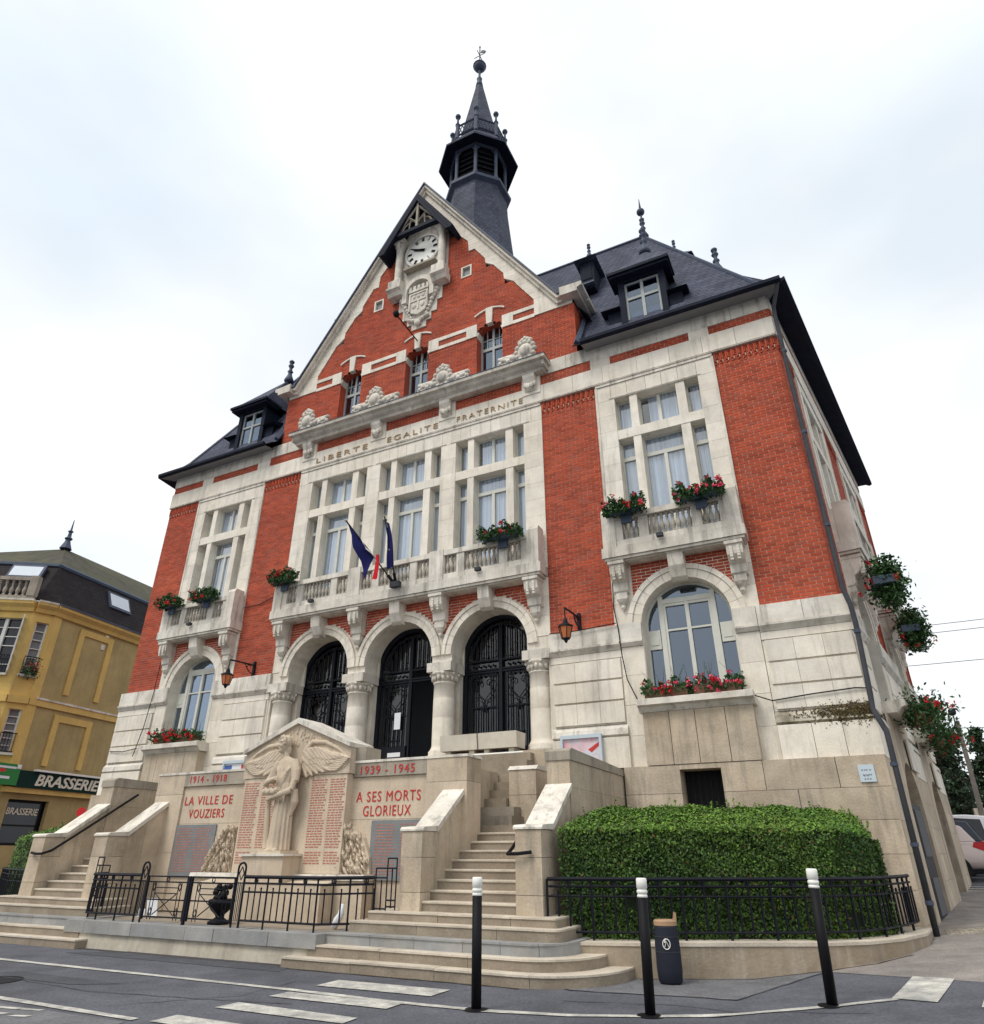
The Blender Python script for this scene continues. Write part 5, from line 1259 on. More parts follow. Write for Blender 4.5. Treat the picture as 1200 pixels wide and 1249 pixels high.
b.ball((hc[0] + .08, hc[1] + .06, hc[2] - .10), .07, 8, 6, (1, 1, 1.6))
# arms: her right forearm raised to the viewer's left holding a branch, left arm across the waist
b.tube([(FX - .20, FY - .02, FZ + 1.50), (FX - .33, FY - .08, FZ + 1.30), (FX - .40, FY - .16, FZ + 1.16)], [.085, .07, .06], 10)
b.tube([(FX - .40, FY - .16, FZ + 1.16), (FX - .26, FY - .26, FZ + 1.20), (FX - .10, FY - .27, FZ + 1.24)], [.06, .05, .036], 10)
b.tube([(FX + .25, FY - .02, FZ + 1.48), (FX + .32, FY - .08, FZ + 1.24), (FX + .30, FY - .16, FZ + 1.04)], [.088, .07, .062], 10)
b.tube([(FX + .30, FY - .16, FZ + 1.04), (FX + .10, FY - .25, FZ + .97), (FX - .12, FY - .26, FZ + .92)], [.062, .052, .036], 10)
for (hx, hy, hz, dx) in ((FX - .07, FY - .275, FZ + 1.245, 1), (FX - .15, FY - .265, FZ + .915, -1)):
    b.ball((hx, hy, hz), .045, 8, 6, (1.2, .7, 1))
    for k in range(4): b.tube([(hx + dx * .03, hy - .015, hz + .030 - k * .021), (hx + dx * .075, hy - .02, hz + .022 - k * .022), (hx + dx * (.10 - .008 * abs(k - 1)), hy + .0, hz + .010 - k * .022)], [.0125, .0115, .009], 6)
    b.tube([(hx, hy - .01, hz + .035), (hx + dx * .03, hy - .03, hz + .062)], [.014, .010], 6)
for k in range(8): b.ball((FX - .32 + .045 * k, FY - .28, FZ + 1.02 + .015 * sin(k * 2)), .055, 8, 6)
b.tube([(FX - .30, FY - .12, FZ + 1.12), (FX - .31, FY - .1, FZ + .75), (FX - .27, FY - .08, FZ + .35), (FX - .25, FY - .06, FZ + .08)], [.07, .06, .07, .075], 8)
b.tube([(FX + .31, FY - .05, FZ + 1.05), (FX + .33, FY - .02, FZ + .85), (FX + .25, FY + .0, FZ + .62)], [.08, .09, .03], 8)
for k in range(7):                                                              # folds gathered at the waist
    x = -.17 + .055 * k; b.tube([(FX + x, FY - .17, FZ + 1.02), (FX + x * 1.05 + .01, FY - .21, FZ + .93), (FX + x * 1.1, FY - .20, FZ + .82 + .03 * (k % 2))], [.03, .035, .012], 6)
for k in range(6):                                                              # cloak thrown from her left shoulder to the right hip
    t = k / 5; b.tube([(FX + .24 - .05 * t, FY - .06 - .03 * t, FZ + 1.52 - .02 * k), (FX + .14 - .10 * t, FY - .165, FZ + 1.36 - .05 * k), (FX - .06 - .06 * t, FY - .165, FZ + 1.19 - .045 * k), (FX - .22, FY - .09, FZ + 1.06 - .03 * k)], [.022, .026, .026, .014], 6)
for s_ in (-1, 1): b.tube([(FX + s_ * .19, FY - .01, FZ + 1.54), (FX + s_ * .29, FY - .04, FZ + 1.36), (FX + s_ * .33, FY - .08, FZ + 1.18)], [.11, .105, .085], 10)
for k in range(7):
    t = k / 6; b.tube([(FX - .20 + .36 * t, FY - .06 - .05 * sin(PI * t), FZ + 1.57), (FX - .16 + .29 * t, FY - .125 - .02 * sin(PI * t), FZ + 1.42 - .03 * (k % 2)), (FX - .12 + .22 * t, FY - .135, FZ + 1.26), (FX - .10 + .2 * t, FY - .15, FZ + 1.06)], [.012, .02, .018, .012], 6)
b.v = [(FX + (v[0] - FX) * .88, -3.36 + (v[1] + 3.36) * .78, v[2]) for v in b.v]
statue = fuse(b, .0085, 'memorial', 'figure', WM, 1)
b = MB().box(FX - .30, FX + .36, FY - .25, -3.3, FZ - .01, FZ + .05)
part('figure_base', b, 'memorial', WM)
for s in (-1, 1):
    w = MB()
    def feather(x0, z0, x1, z1, wd, y, th=.05):
        d = Vector((x1 - x0, z1 - z0)); l = d.length; d.normalize(); n_ = Vector((-d.y, d.x)); pts = []
        for t, ww in ((0, .55), (.25, 1), (.7, .95), (.92, .6), (1, .1)):
            pts.append((t, ww))
        up = [(x0 + d.x * l * t + n_.x * wd * ww, z0 + d.y * l * t + n_.y * wd * ww) for t, ww in pts]; dn = [(x0 + d.x * l * t - n_.x * wd * ww, z0 + d.y * l * t - n_.y * wd * ww) for t, ww in pts][::-1]
        P = [(FX * .0 + s * p[0], p[1]) for p in up + dn]
        w.prism(P, y - th, y + .06)
        w.tube([(s * x0, y - th - .004, z0), (s * x1, y - th - .004, z1)], .008, 4)
    tip = 1.29
    for k in range(8):                                                          # long primaries, sweeping outward to the tip
        t = k / 7; feather(.24 + .05 * t, 3.00 + .38 * t, tip * (.80 + .26 * t - .06 * t * t), 2.965 + .19 * t, .034, -3.385 - .004 * k)
    for k in range(5): feather(.20 + .03 * k, 3.08 + .03 * k, .34 + .13 * k, 2.86 + .025 * k, .036, -3.40 - .003 * k)
    for k in range(9): feather(.20 + .085 * k, 3.33 + .10 * sin(PI * min(1, k / 7)) - .012 * k, .40 + .095 * k, 3.17 + .02 * sin(k), .042, -3.425)
    for k in range(8): feather(.18 + .07 * k, 3.22 + .06 * sin(PI * min(1, k / 7)), .36 + .08 * k, 3.08 + .02 * sin(k), .038, -3.415)
    w.tube([(s * .17, -3.40, 3.10), (s * .24, -3.43, 3.36), (s * .40, -3.44, 3.49), (s * .70, -3.43, 3.47), (s * tip * .76, -3.42, 3.35), (s * tip, -3.40, 3.15)], [.045, .05, .048, .04, .034, .016], 8)
    w.prism([(s * x, z) for x, z in ((.16, 3.0), (.2, 3.36), (.40, 3.47), (.70, 3.46), (tip * .78, 3.34), (tip, 3.14), (tip * .9, 2.99), (.55, 2.98), (.40, 2.90), (.25, 2.86))], -3.40, -3.34)
    w.v = [(v[0] + SX, -3.36 + (v[1] + 3.36) * .7, v[2]) for v in w.v]
    o = fuse(w, .009, 'memorial', 'wing', WM, 1)
q = MB()
for k in range(90):                                                             # laurel carved in the pediment
    x = random.uniform(-.75, .75); z = 3.44 + random.random() * max(.02, (.34 - abs(x) * .42)); q.ball((x + SX, -3.385, z), random.uniform(.02, .035), 5, 4, (1, .6, 1.5))
part('carved_laurel', q, 'memorial', WM, kind='stuff')

# ------------------------------------------------------------------ iron railings
def railing(th, pts, ztop, zbot, step=.145, hoop=True):
    """rails as parts, every bar a part; pts is a plan polyline"""
    P = [Vector(p) for p in pts]; seg = [(a, b, (b - a).length) for a, b in zip(P[:-1], P[1:])]; tot = sum(s[2] for s in seg)
    def at(d):
        for a, b, l in seg:
            if d <= l: return a + (b - a) * (d / l)
            d -= l
        return P[-1]
    for z, r in ((ztop, .024), (ztop - .085, .015), (ztop - .20, .013), (zbot + .10, .015)):
        part('rail', MB().tube([(p.x, p.y, z) for p in P], r, 4), 'iron', th)
    n = max(2, int(tot / step)); 
    for k in range(n + 1):
        p = at(min(tot - 1e-4, tot * k / n))
        tall = k % 4 == 0; top = ztop if tall or k % 2 == 0 else ztop - .15; bot = zbot if tall else zbot + .10
        key = ('bar', round(top - bot, 3), tall)
        if key not in CACHE:
            q = MB().tube([(0, 0, 0), (0, 0, top - bot)], .018 if tall else .0135, 4)
            if top < ztop - .1: q.ball((0, 0, top - bot), .016, 5, 4)
            CACHE[key] = newmesh('bar', q.v, q.f, 'iron')
        o = bpy.data.objects.new('bar', CACHE[key]); col.objects.link(o); o.parent = th; o.location = Vector((p.x, p.y, bot)) - Vector(WORLDLOC[th.name])
        if k % 4 == 2 and hoop:
            d = (at(min(tot - 1e-3, tot * k / n + .02)) - p).normalized()
            q = MB().tube([(p.x + d.x * .028 * cos(a), p.y + d.y * .028 * cos(a), ztop - .042 + .038 * sin(a)) for a in [2 * PI * j / 10 for j in range(11)]], .011, 4); part('ring', q, 'iron', th)
RL = thing('memorial_railing', 'black iron railing with hooped gate posts in front of the war memorial', 'railing', (0, -5.04, .6))
railing(RL, [(.92, -5.05), (2.40, -5.05), (2.66, -4.85), (2.95, -4.52)], 1.285, .612, .115)
railing(RL, [(-2.95, -4.52), (-2.66, -4.98), (-2.58, -5.05), (-1.38, -5.05)], 1.285, .612, .115)
for s in (-1, 1):
    for x, za, zb in ((2.955, .66, 1.41), (3.06, .78, 1.26), (3.155, .70, 1.54), (3.24, .90, 1.40), (3.315, .88, 1.54)):
        part('stepped_bar', MB().tube([(s * x, -4.5, za), (s * x, -4.5, zb)], .012, 4), 'iron', RL)
    for xa, xb, z in ((2.955, 3.155, 1.41), (2.955, 3.155, 1.285), (2.955, 3.155, .89), (2.955, 3.155, .78), (3.155, 3.315, 1.54), (3.155, 3.315, 1.41), (3.155, 3.315, 1.0), (3.155, 3.315, .92)):
        part('stepped_rail', MB().tube([(s * xa, -4.5, z), (s * xb, -4.5, z)], .011, 4), 'iron', RL)
for x in (-1.30, .84):                                                          # hooped posts
    q = MB(); pts = [(x - .075, -5.05, .612), (x - .075, -5.05, 1.40)] + [(x - .075 * cos(a), -5.05, 1.40 + .075 * sin(a)) for a in [PI * j / 8 for j in range(1, 8)]] + [(x + .075, -5.05, 1.40), (x + .075, -5.05, .612)]
    q.tube(pts, .017, 5); q.tube([(x, -5.05, 1.20), (x, -5.05, .70)], .010, 4); q.tube([(x - .05, -5.05, 1.33), (x, -5.05, 1.24), (x + .05, -5.05, 1.33), (x, -5.05, 1.42), (x - .05, -5.05, 1.33)], .010, 4)
    q.tube([(x - .035, -5.05, .70), (x - .035, -5.05, 1.20)], .008, 4); q.tube([(x + .035, -5.05, .70), (x + .035, -5.05, 1.20)], .008, 4); q.tube([(x - .07, -5.05, 1.2), (x + .07, -5.05, 1.2)], .010, 4)
    part('hooped_post', q, 'iron', RL)
for a, b in ((-1.20, -.27), (-.19, .74)):                                       # two gate leaves
    g = MB()
    for x in (a, b): g.box(x - .014, x + .014, -5.07, -5.03, .66, 1.27)
    for z in (1.27, 1.19, .70, .94): g.box(a, b, -5.058, -5.042, z - .010, z + .010)
    for z in (1.03, 1.11): g.box(a + .2, b - .2, -5.056, -5.044, z - .007, z + .007)
    lf = part('gate_leaf', g, 'iron', RL)
    m_ = (a + b) / 2
    q = MB()
    for xx in (a + .17, b - .17):
        q.tube([(xx - .035, -5.05, .66), (xx - .035, -5.05, 1.19)], .009, 4); q.tube([(xx + .035, -5.05, .66), (xx + .035, -5.05, 1.19)], .009, 4)
        for z in (.77, 1.12): q.tube([(xx - .03, -5.05, z), (xx, -5.05, z + .06), (xx + .03, -5.05, z), (xx, -5.05, z - .06), (xx - .03, -5.05, z)], .008, 4)
    q.tube([(a + .23, -5.05, .73), (b - .23, -5.05, 1.02)], .009, 4); q.tube([(a + .23, -5.05, 1.02), (b - .23, -5.05, .73)], .009, 4)
    q.tube([(m_ + .03 * cos(t), -5.05, 1.23 + .03 * sin(t)) for t in [2 * PI * j / 10 for j in range(11)]], .008, 4); part('gate_ornament', q, 'iron', lf)
part('gate_stop_post', MB().box(-.25, -.21, -5.08, -5.04, .612, 1.28), 'iron', RL)
u = MB().lathe([(.17, .60), (.17, .64), (.12, .66), (.06, .70), (.07, .73), (.15, .80), (.20, .88), (.21, .93), (.18, .95), (.14, .95)], (.07, -4.62, 0), 16)
for k in range(26): u.ball((.07 + random.uniform(-.12, .12), -4.62 + random.uniform(-.1, .1), .95 + random.random() * .18), random.uniform(.03, .05), 6, 4)
tag(part('urn', u, 'blackpaint', None, True), 'black cast urn of dark plants standing inside the memorial railing', 'urn')
tg = thing('paper_sign', 'white sheet propped on the ground behind the left hoop of the railing', 'sign', (-1.95, -4.3, .61))
part('sheet', MB().prism([(-2.15, .62), (-1.98, .62), (-1.98, .74), (-2.15, .74)], -4.36, -4.35), 'paper', tg); part('sheet', MB().prism([(-1.98, .615), (-1.72, .615), (-1.78, .90), (-2.04, .90)], -4.31, -4.30), 'paper', tg)
bag = MB().tube([(2.22, -4.45, .62), (2.28, -4.45, .72), (2.33, -4.44, .80), (2.34, -4.44, .93)], [.045, .06, .05, .03], 7)
tag(part('rolled_sheet', bag, 'paper', None, True), 'white rolled sheet leaning at the right end of the memorial railing', 'rolled sheet')

# ------------------------------------------------------------------ low walls, hedges and their railings, both sides
LW = [(6.03, -4.42), (6.95, -4.12), (7.86, -3.66), (8.77, -3.19), (9.32, -2.72), (9.72, -2.10), (10.03, -1.23), (10.14, -.35)]
def offset(pts, d):
    P = [Vector(p) for p in pts]; o = []
    for i, p in enumerate(P):
        t = (P[min(i + 1, len(P) - 1)] - P[max(0, i - 1)]).normalized(); o.append((p.x - t.y * d, p.y + t.x * d))
    return o
def leaf_cloud(mb, pts, size, flat=None):
    """one folded leaf per point, random turn"""
    pts = np.asarray(pts); n = len(pts); ax = RNG.normal(size=(n, 3)); ax /= np.linalg.norm(ax, axis=1)[:, None]
    if flat is not None: ax = ax * .62 + np.asarray(flat) * .85; ax /= np.linalg.norm(ax, axis=1)[:, None]
    r = RNG.normal(size=(n, 3)); u = np.cross(ax, r); u /= np.linalg.norm(u, axis=1)[:, None]; w = np.cross(ax, u)
    s = size * RNG.uniform(.6, 1.3, size=(n, 1)); base = len(mb.v)
    V = np.stack([pts - u * s, pts + w * s * .5 + ax * s * .12, pts + u * s, pts - w * s * .5 + ax * s * .12], 1).reshape(-1, 3)
    mb.v += [tuple(v) for v in V]; mb.f += [(base + 4 * i, base + 4 * i + 1, base + 4 * i + 2, base + 4 * i + 3) for i in range(n)]
def hedge(s):
    h = thing('hedge', ('dense clipped green hedge behind the railing beside the litter bin' if s > 0 else 'clipped green hedge beside the left stair parapet near the brasserie'), 'hedge', (s * 7.6, -2.6, .6), 'clipped hedges beside the stairs')
    F = offset(LW, .34)[:7]; F[0] = (5.72, F[0][1] - .02); F = F[:5] + [(9.62, -1.70)]
    NB = 9 if s > 0 else 5
    n = 60; seg = [(Vector(a), Vector(b)) for a, b in zip(F[:-1], F[1:])]; tot = sum((b - a).length for a, b in seg)
    def at(t):
        d = t * tot
        for a, b in seg:
            l = (b - a).length
            if d <= l: return a + (b - a) * (d / l)
            d -= l
        return seg[-1][1]
    prof = [(0, .55), (.0, 1.2), (.0, 1.90), (.05, 1.95), (.42, 2.06), (.85, 2.17), (1.3, 2.25), (1.75, 2.27), (1.75, .55)]
    NR = [(0, -1, 0), (0, -1, .1), (0, -.7, .7), (0, -.25, 1), (0, -.2, 1), (0, -.1, 1), (0, 0, 1)]
    def surf(t, k, f):
        p = at(t); a, b = prof[k], prof[k + 1]; dep = a[0] + (b[0] - a[0]) * f; z = a[1] + (b[1] - a[1]) * f
        sh = 1 - .05 * max(0, (t - .8) / .2) ** 2; x = p.x + (7.9 - p.x) * dep * .10; y = min(p.y + dep * 1.1, -.35 - .0)
        return (s * x, y, .6 + (z - .6) * sh)
    core = MB(); m = len(prof); nn = 24
    for i in range(nn + 1):
        for k in range(m):
            v = surf(min(i / nn, 1), min(k, m - 2), 0 if k < m - 1 else 1); c_ = (s * 7.8, -1.9, 1.2); core.v.append(tuple(c_[j] + (v[j] - c_[j]) * .955 for j in range(3)))
    core.f = [(i * m + k, (i + 1) * m + k, (i + 1) * m + k + 1, i * m + k + 1) for i in range(nn) for k in range(m - 1)] + [tuple(range(m)), tuple(nn * m + k for k in range(m))]
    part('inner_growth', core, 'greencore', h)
    pts = []
    cnt = 56000 if s > 0 else 12000
    wts = [1.0, 1.2, .34, .62, .75, .6, .3]; tw_ = sum(wts); nrm = []
    for k, w in enumerate(wts):
        for _ in range(int(cnt * w / tw_)):
            v = surf(random.random(), k, random.random()); j = abs(random.gauss(0, .05)); bump = .014 * sin(v[0] * 5.1 + v[2] * 7) + .014 * sin(v[0] * 11 - v[2] * 4)
            pts.append((v[0], v[1] + .05 - j * .8 + bump - .02, v[2] - .02 + random.gauss(0, .018) + (bump if k > 2 else 0))); nrm.append(NR[k])
    e0 = at(1.0)
    for _ in range(cnt // 14):
        q = random.random(); pts.append((s * (e0.x + .03 + random.gauss(.0, .03)), e0.y + q * .9, .6 + random.random() * 1.18)); nrm.append((s, 0, 0))
    P_ = np.asarray(pts); NN = np.asarray(nrm, float); gap = np.sin(P_[:, 0] * 3.7 + 1.3 * np.sin(P_[:, 2] * 5)) * np.sin(P_[:, 2] * 6.1 + P_[:, 0] * 1.7) + .35 * np.sin(P_[:, 0] * 13 + P_[:, 2] * 9)
    keep = RNG.random(len(P_)) > np.clip((gap - .55) * 1.1, 0, .75) + np.where(P_[:, 2] < 1.25, .30, 0); P_ = P_[keep]; NN = NN[keep]
    kind = RNG.random(len(P_)); skylit = (NN[:, 2] > .5) & (kind < .72) | (NN[:, 2] <= .5) & (kind < .05); dead = (kind > .988)  # up-facing leaves mostly take the lighter tone, as if lit from the sky
    sz = .024 if s > 0 else .03
    for nm_, sel, m_ in (('foliage', ~skylit & ~dead, 'green'), ('skylit_leaves', skylit & ~dead, 'skylit_young'), ('dead_leaves', dead, 'deadleaf')):
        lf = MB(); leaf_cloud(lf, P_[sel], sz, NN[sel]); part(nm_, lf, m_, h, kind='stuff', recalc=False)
    sh_ = MB(); sp_ = []
    for _ in range(70 if s > 0 else 20):
        v = surf(random.random(), random.choice((3, 4, 5)), random.random()); l = random.uniform(.03, .13); e = (v[0] + random.gauss(0, .03), v[1] + .03 + random.gauss(0, .03), v[2] + l)
        sh_.tube([(v[0], v[1] + .05, v[2] - .05), e], [.004, .002], 3); sp_ += [tuple(v[k] + (e[k] - v[k]) * t + random.gauss(0, .008) for k in range(3)) for t in (.3, .55, .8, 1.0, 1.0)]
    part('shoots', sh_, 'bark', h, kind='stuff'); lf = MB(); leaf_cloud(lf, sp_, .026); part('shoot_leaves', lf, 'skylit_young', h, kind='stuff', recalc=False)
for s in (1, -1):
    lw = thing('low_wall', ('low curved beige stone wall carrying the railing behind the litter bin' if s > 0 else 'low beige stone wall left of the left-hand steps'), 'low wall', (s * 8, -3.4, .3), 'low walls in front of the hedges')
    inn = offset(LW, .42)
    for i in range(len(LW) - 1):
        a, b, c_, d_ = LW[i], LW[i + 1], inn[i + 1], inn[i]; j = random.uniform(-.004, .004)
        part('wall_stone', MB().prism([(s * p[0], p[1]) for p in (a, b, c_, d_)], .0, .574, 'z'), 'lowstone', lw)
        part('coping_stone', MB().prism([(s * p[0], p[1]) for p in offset([a, b], -.012) + offset([a, b], .45)[::-1]], .575, .612 + j, 'z'), 'tread', lw)
    fence = thing('hedge_railing', ('black iron railing along the low wall in front of the hedge' if s > 0 else 'black iron railing in front of the left hedge'), 'railing', (s * 8, -3.2, .6), 'railings in front of the hedges')
    FP = offset(LW, .20)[:7] + [(10.0, -.5)]; FP[0] = (5.62, -4.36)
    railing(fence, [(s * p[0], p[1]) for p in FP], 1.30, .60)
    hedge(s)
    struct('earth_bed', MB().prism([(s * p[0], p[1]) for p in offset(LW, .43)] + [(s * 5.6, -.2), (s * 5.6, -4.2)], .2, .50, 'z'), 'bark')

q = MB(); pts = []
for _ in range(1500):
    x = 10.12 - abs(random.gauss(0, .5)); z = 3.83 + random.gauss(.02, .07) - .25 * max(0, random.gauss(0, .25)) * (1 if math.sin(x * 23) > 0 else .2)
    if 8.7 < x < 10.1: pts.append((x, -.125 + .02 * random.random(), z))
leaf_cloud(q, pts, .022, (0, -1, 0)); part('moss', q, 'mossbrown', HALL, kind='stuff', recalc=False)
# ------------------------------------------------------------------ bollards, litter bin
bo = thing('bollard', 'black post with white cap standing in front of the stone steps, leftmost of three', 'bollard', (5.80, -6.70, gz(5.80, -6.70)), 'black bollards with white caps along the kerb line', world=False)
part('post', MB().lathe([(.050, 0), (.050, 1.02)], (0, 0, 0), 16), 'blackpaint', bo, True)
part('base_plate', MB().lathe([(.13, -.004), (.13, .006), (.06, .016)], (0, 0, 0), 18), 'blackpaint', bo)
part('cap', MB().lathe([(.052, 1.02), (.052, 1.04), (.046, 1.045), (.046, 1.055), (.053, 1.06), (.053, 1.085), (.046, 1.09), (.046, 1.10), (.053, 1.105), (.053, 1.19), (.045, 1.20)], (0, 0, 0), 16), 'whitepaint', bo, True)
for (x, y, rx, ry, lab) in ((7.40, -6.22, 0.0, .022, 'black post with white cap in front of the litter bin, middle one of three'), (8.95, -5.50, .0, .034, 'black post with white cap nearest the hedge corner, rightmost of three')):
    c_ = copy_tree(bo); c_.location = (x, y, gz(x, y)); c_.rotation_euler = (rx, ry, 0); c_['label'] = lab; c_.scale = (1, 1, .955)
bo.scale = (1, 1, .955)
bin_ = thing('litter_bin', 'charcoal litter bin with orange-brown rim against the low wall', 'litter bin', (7.16, -4.38, gz(7.16, -4.38)), world=False, rot=(0, 0, math.radians(18)))
part('body', MB().lathe([(.13, 0), (.16, .03), (.172, .15), (.17, .40), (.158, .60), (.155, .62)], (0, 0, 0), 20, ay=.8), 'binbody', bin_, True)
bin_.scale = (.86, .86, .95)
q = MB().lathe([(.160, .622), (.162, .67), (.148, .685), (.135, .66), (.13, .63)], (0, 0, 0), 20, ay=.8); q.prism([(.09, .67), (.155, .67), (.158, .76), (.13, .77), (.115, .70)], -.05, .05); part('rim', q, 'binlid', bin_)
em = MB().tube([(.05 * cos(a) - .02, -.142, .43 + .055 * sin(a)) for a in [2 * PI * j / 16 for j in range(17)]], .006, 4); em.tube([(-.045, -.143, .40), (-.02, -.143, .46), (.01, -.143, .40)], .005, 4); em.prism([(-.05, .445), (-.03, .445), (-.03, .48), (-.045, .475)], -.146, -.138); part('emblem', em, 'whitepaint', bin_)
for z in (.34, .50): part('band', MB().lathe([(.1735, z), (.1735, z + .006)], (0, 0, 0), 20, ay=.8), 'pipe', bin_)

# ------------------------------------------------------------------ planters in the right-hand arch
for k, (a, b) in enumerate(((1.62, 2.52), (2.56, 3.46))):
    p = thing('stone_planter', 'long pale stone trough in the right-hand arch, %s' % ('the one nearer the open door' if k == 0 else 'the one nearer the notice case'), 'planter', ((a + b) / 2, -.28, 3.5), 'stone troughs closing the right-hand arch')
    q = MB().prism([(-.52, 3.58), (-.12, 3.58), (-.08, 3.90), (-.56, 3.90)], a, b, 'x'); part('trough', q, 'palecast', p)
    for x in (a + .16, b - .16): part('foot', MB().box(x - .06, x + .06, -.46, -.16, 3.5, 3.578), 'palecast', p)
    part('soil', MB().box(a + .05, b - .05, -.5, -.14, 3.86, 3.905), 'bark', p)

# ------------------------------------------------------------------ wall lanterns
for s in (1, -1):
    x = s * 4.80
    ln = thing('wall_lantern', ('black iron wall lantern with amber glass left of the right-hand arched window' if s > 0 else 'black iron wall lantern with amber glass right of the left-hand arched window'), 'lantern', (x, -.05, 6.1), 'iron lanterns on wall brackets')
    part('wall_plate', MB().box(x - .035, x + .035, -.06, .0, 5.90, 6.40), 'iron', ln)
    q = MB().tube([(x, -.05, 6.30), (x, -.92, 6.26)], .022, 6); q.tube([(x, -.92, 6.26), (x, -.92, 6.04)], .014, 5)
    q.tube([(x, -.06, 6.05), (x, -.22, 6.10), (x, -.32, 6.2), (x, -.36, 6.27)], .014, 5); q.tube([(x, -.22 + .07 * cos(t), 6.20 + .07 * sin(t)) for t in [k * .45 for k in range(13)]], .011, 4); part('arm', q, 'iron', ln)
    q = MB().lathe([(.02, 6.04), (.05, 5.98), (.06, 5.92), (.17, 5.86), (.175, 5.84), (.15, 5.835)], (x, -.92, 0), 6); part('hood', q, 'iron', ln)
    part('glass', MB().lathe([(.145, 5.83), (.09, 5.60)], (x, -.92, 0), 6), 'orange', ln)
    q = MB().lathe([(.095, 5.60), (.10, 5.585), (.05, 5.56), (.02, 5.50)], (x, -.92, 0), 6)
    for k in range(6):
        a = 2 * PI * k / 6; q.tube([(x + .15 * cos(a), -.92 + .15 * sin(a), 5.835), (x + .095 * cos(a), -.92 + .095 * sin(a), 5.60)], .010, 4)
    part('cage', q, 'iron', ln)

# ------------------------------------------------------------------ notice cases and plaque
nb = thing('notice_case', 'pale metal notice case with red and green poster behind the right parapet', 'notice case', (4.75, -.18, 3.3))
q = MB().box(4.30, 5.18, -.22, -.13, 3.70, 3.77); q.box(4.30, 4.35, -.22, -.13, 3.0, 3.70); q.box(5.13, 5.18, -.22, -.13, 3.0, 3.70); part('case', q, 'teal', nb); part('poster', MB().box(4.35, 5.13, -.17, -.13, 3.0, 3.70), 'poster', nb)
q = MB().prism([(4.88, 3.48), (5.12, 3.62), (5.12, 3.55), (4.95, 3.42)], -.175, -.171); part('red_print', q, 'redpaint', nb)
nb = thing('notice_case', 'pale notice case with blue and red poster behind the left memorial wall', 'notice case', (-4.75, -.18, 3.3))
q = MB().box(-5.18, -4.30, -.22, -.13, 3.70, 3.77); q.box(-5.18, -5.13, -.22, -.13, 3.0, 3.70); q.box(-4.35, -4.30, -.22, -.13, 3.0, 3.70); part('case', q, 'teal', nb); part('poster', MB().box(-5.13, -4.35, -.17, -.13, 3.0, 3.70), 'paper', nb)
part('blue_print', MB().box(-5.12, -4.88, -.175, -.171, 3.42, 3.66), 'blue', nb); part('red_print', MB().box(-4.55, -4.36, -.175, -.171, 3.4, 3.66), 'redpaint', nb)
pq = thing('wall_plaque', 'small pale blue plaque on the stone plinth near the downpipe', 'plaque', (9.77, -.30, 2.8))
part('plate', MB().box(9.655, 9.895, -.31, -.286, 2.665, 2.935), 'teal', pq)
q = MB()
for z, xs_ in ((2.86, (9.70, 9.74, 9.77, 9.82)), (2.785, (9.71, 9.75, 9.79, 9.82)), (2.77, (9.72, 9.77)), (2.72, (9.72, 9.76, 9.80))):
    for x in xs_: q.box(x, x + .025, -.3115, -.31, z - .02, z)
part('faint_print', q, 'plaque', pq, kind='stuff')

# ------------------------------------------------------------------ flags
def flag(label, base, tip, strips):
    f = thing('flag', label, 'flag', base, 'flags on the balcony')
    B, T_ = Vector(base), Vector(tip)
    part('pole', MB().tube([B, T_], .018, 6), 'iron', f); part('socket', MB().tube([B, B + (T_ - B).normalized() * .25], .04, 8), 'iron', f); part('finial', MB().ball(tuple(T_), .03, 8, 6), 'gold', f)
    return f, B, T_
def cloth(f, rows, m, th=.0):
    """rows: list of rows of points"""
    q = MB(); n = len(rows[0])
    for r in rows: q.v += [tuple(p) for p in r]
    q.f = [(j * n + i, j * n + i + 1, (j + 1) * n + i + 1, (j + 1) * n + i) for j in range(len(rows) - 1) for i in range(n - 1)]
    return part('cloth', q, m, f, True)
f, B, T_ = flag('French tricolour drooping from a slanting pole on the balcony', (.06, -.50, 7.77), (-.66, -1.75, 9.16), 3)
def along(t): return B + (T_ - B) * t
def drape_cloth(t0, t1, hang0, hang1, sx0, sx1, m, f, n=12, k=9, pinch=.35, bow=0.0):
    rows = []
    for j in range(n + 1):
        v = j / n; row = []
        for i in range(k + 1):
            u = i / k; p = along(t0 + (t1 - t0) * u); h = (hang0 + (hang1 - hang0) * u)
            x = p.x + (sx0 + (sx1 - sx0) * u) * v; y = p.y + .06 * v * sin(u * 9 + 1) + .03 * sin(u * 15 + v * 4)
            row.append((x, y + bow * sin(PI * u) * v, p.z - h * v + .02 * sin(u * 12)))
        rows.append(row)
    return cloth(f, rows, m)
drape_cloth(1.0, .42, .04, .62, .02, -.18, 'blueflag', f); drape_cloth(.74, .40, .02, .22, .02, .16, 'whiteflag', f, 6); 
pr = along(.40); rows = []
for j in range(11):
    v = j / 10; rows.append([(pr.x + .07 + .02 * i + .03 * sin(v * 3) - .10 * v + (.025 * i) * (v), pr.y + .04 * sin(i * 2.1 + v) - .05, pr.z + .05 - .66 * v) for i in range(6)])
cloth(f, rows, 'redflag')
f, B, T_ = flag('dark blue European flag hanging straight down beside the tricolour', (.12, -.50, 7.77), (.20, -1.30, 9.30), 1)
rows = []
for j in range(17):
    v = j / 16; c_ = Vector((.215 + .015 * sin(v * 5), -1.16 + .42 * v * .6, 9.16 - 1.15 * v)); w = .03 + .17 * min(1, v * 1.5)
    rows.append([(c_.x + w * (i / 8 - .5) + .02 * v, c_.y + .05 * sin(i * 1.7 + v * 3), c_.z + .06 * (i / 8 - .5) * v) for i in range(9)])
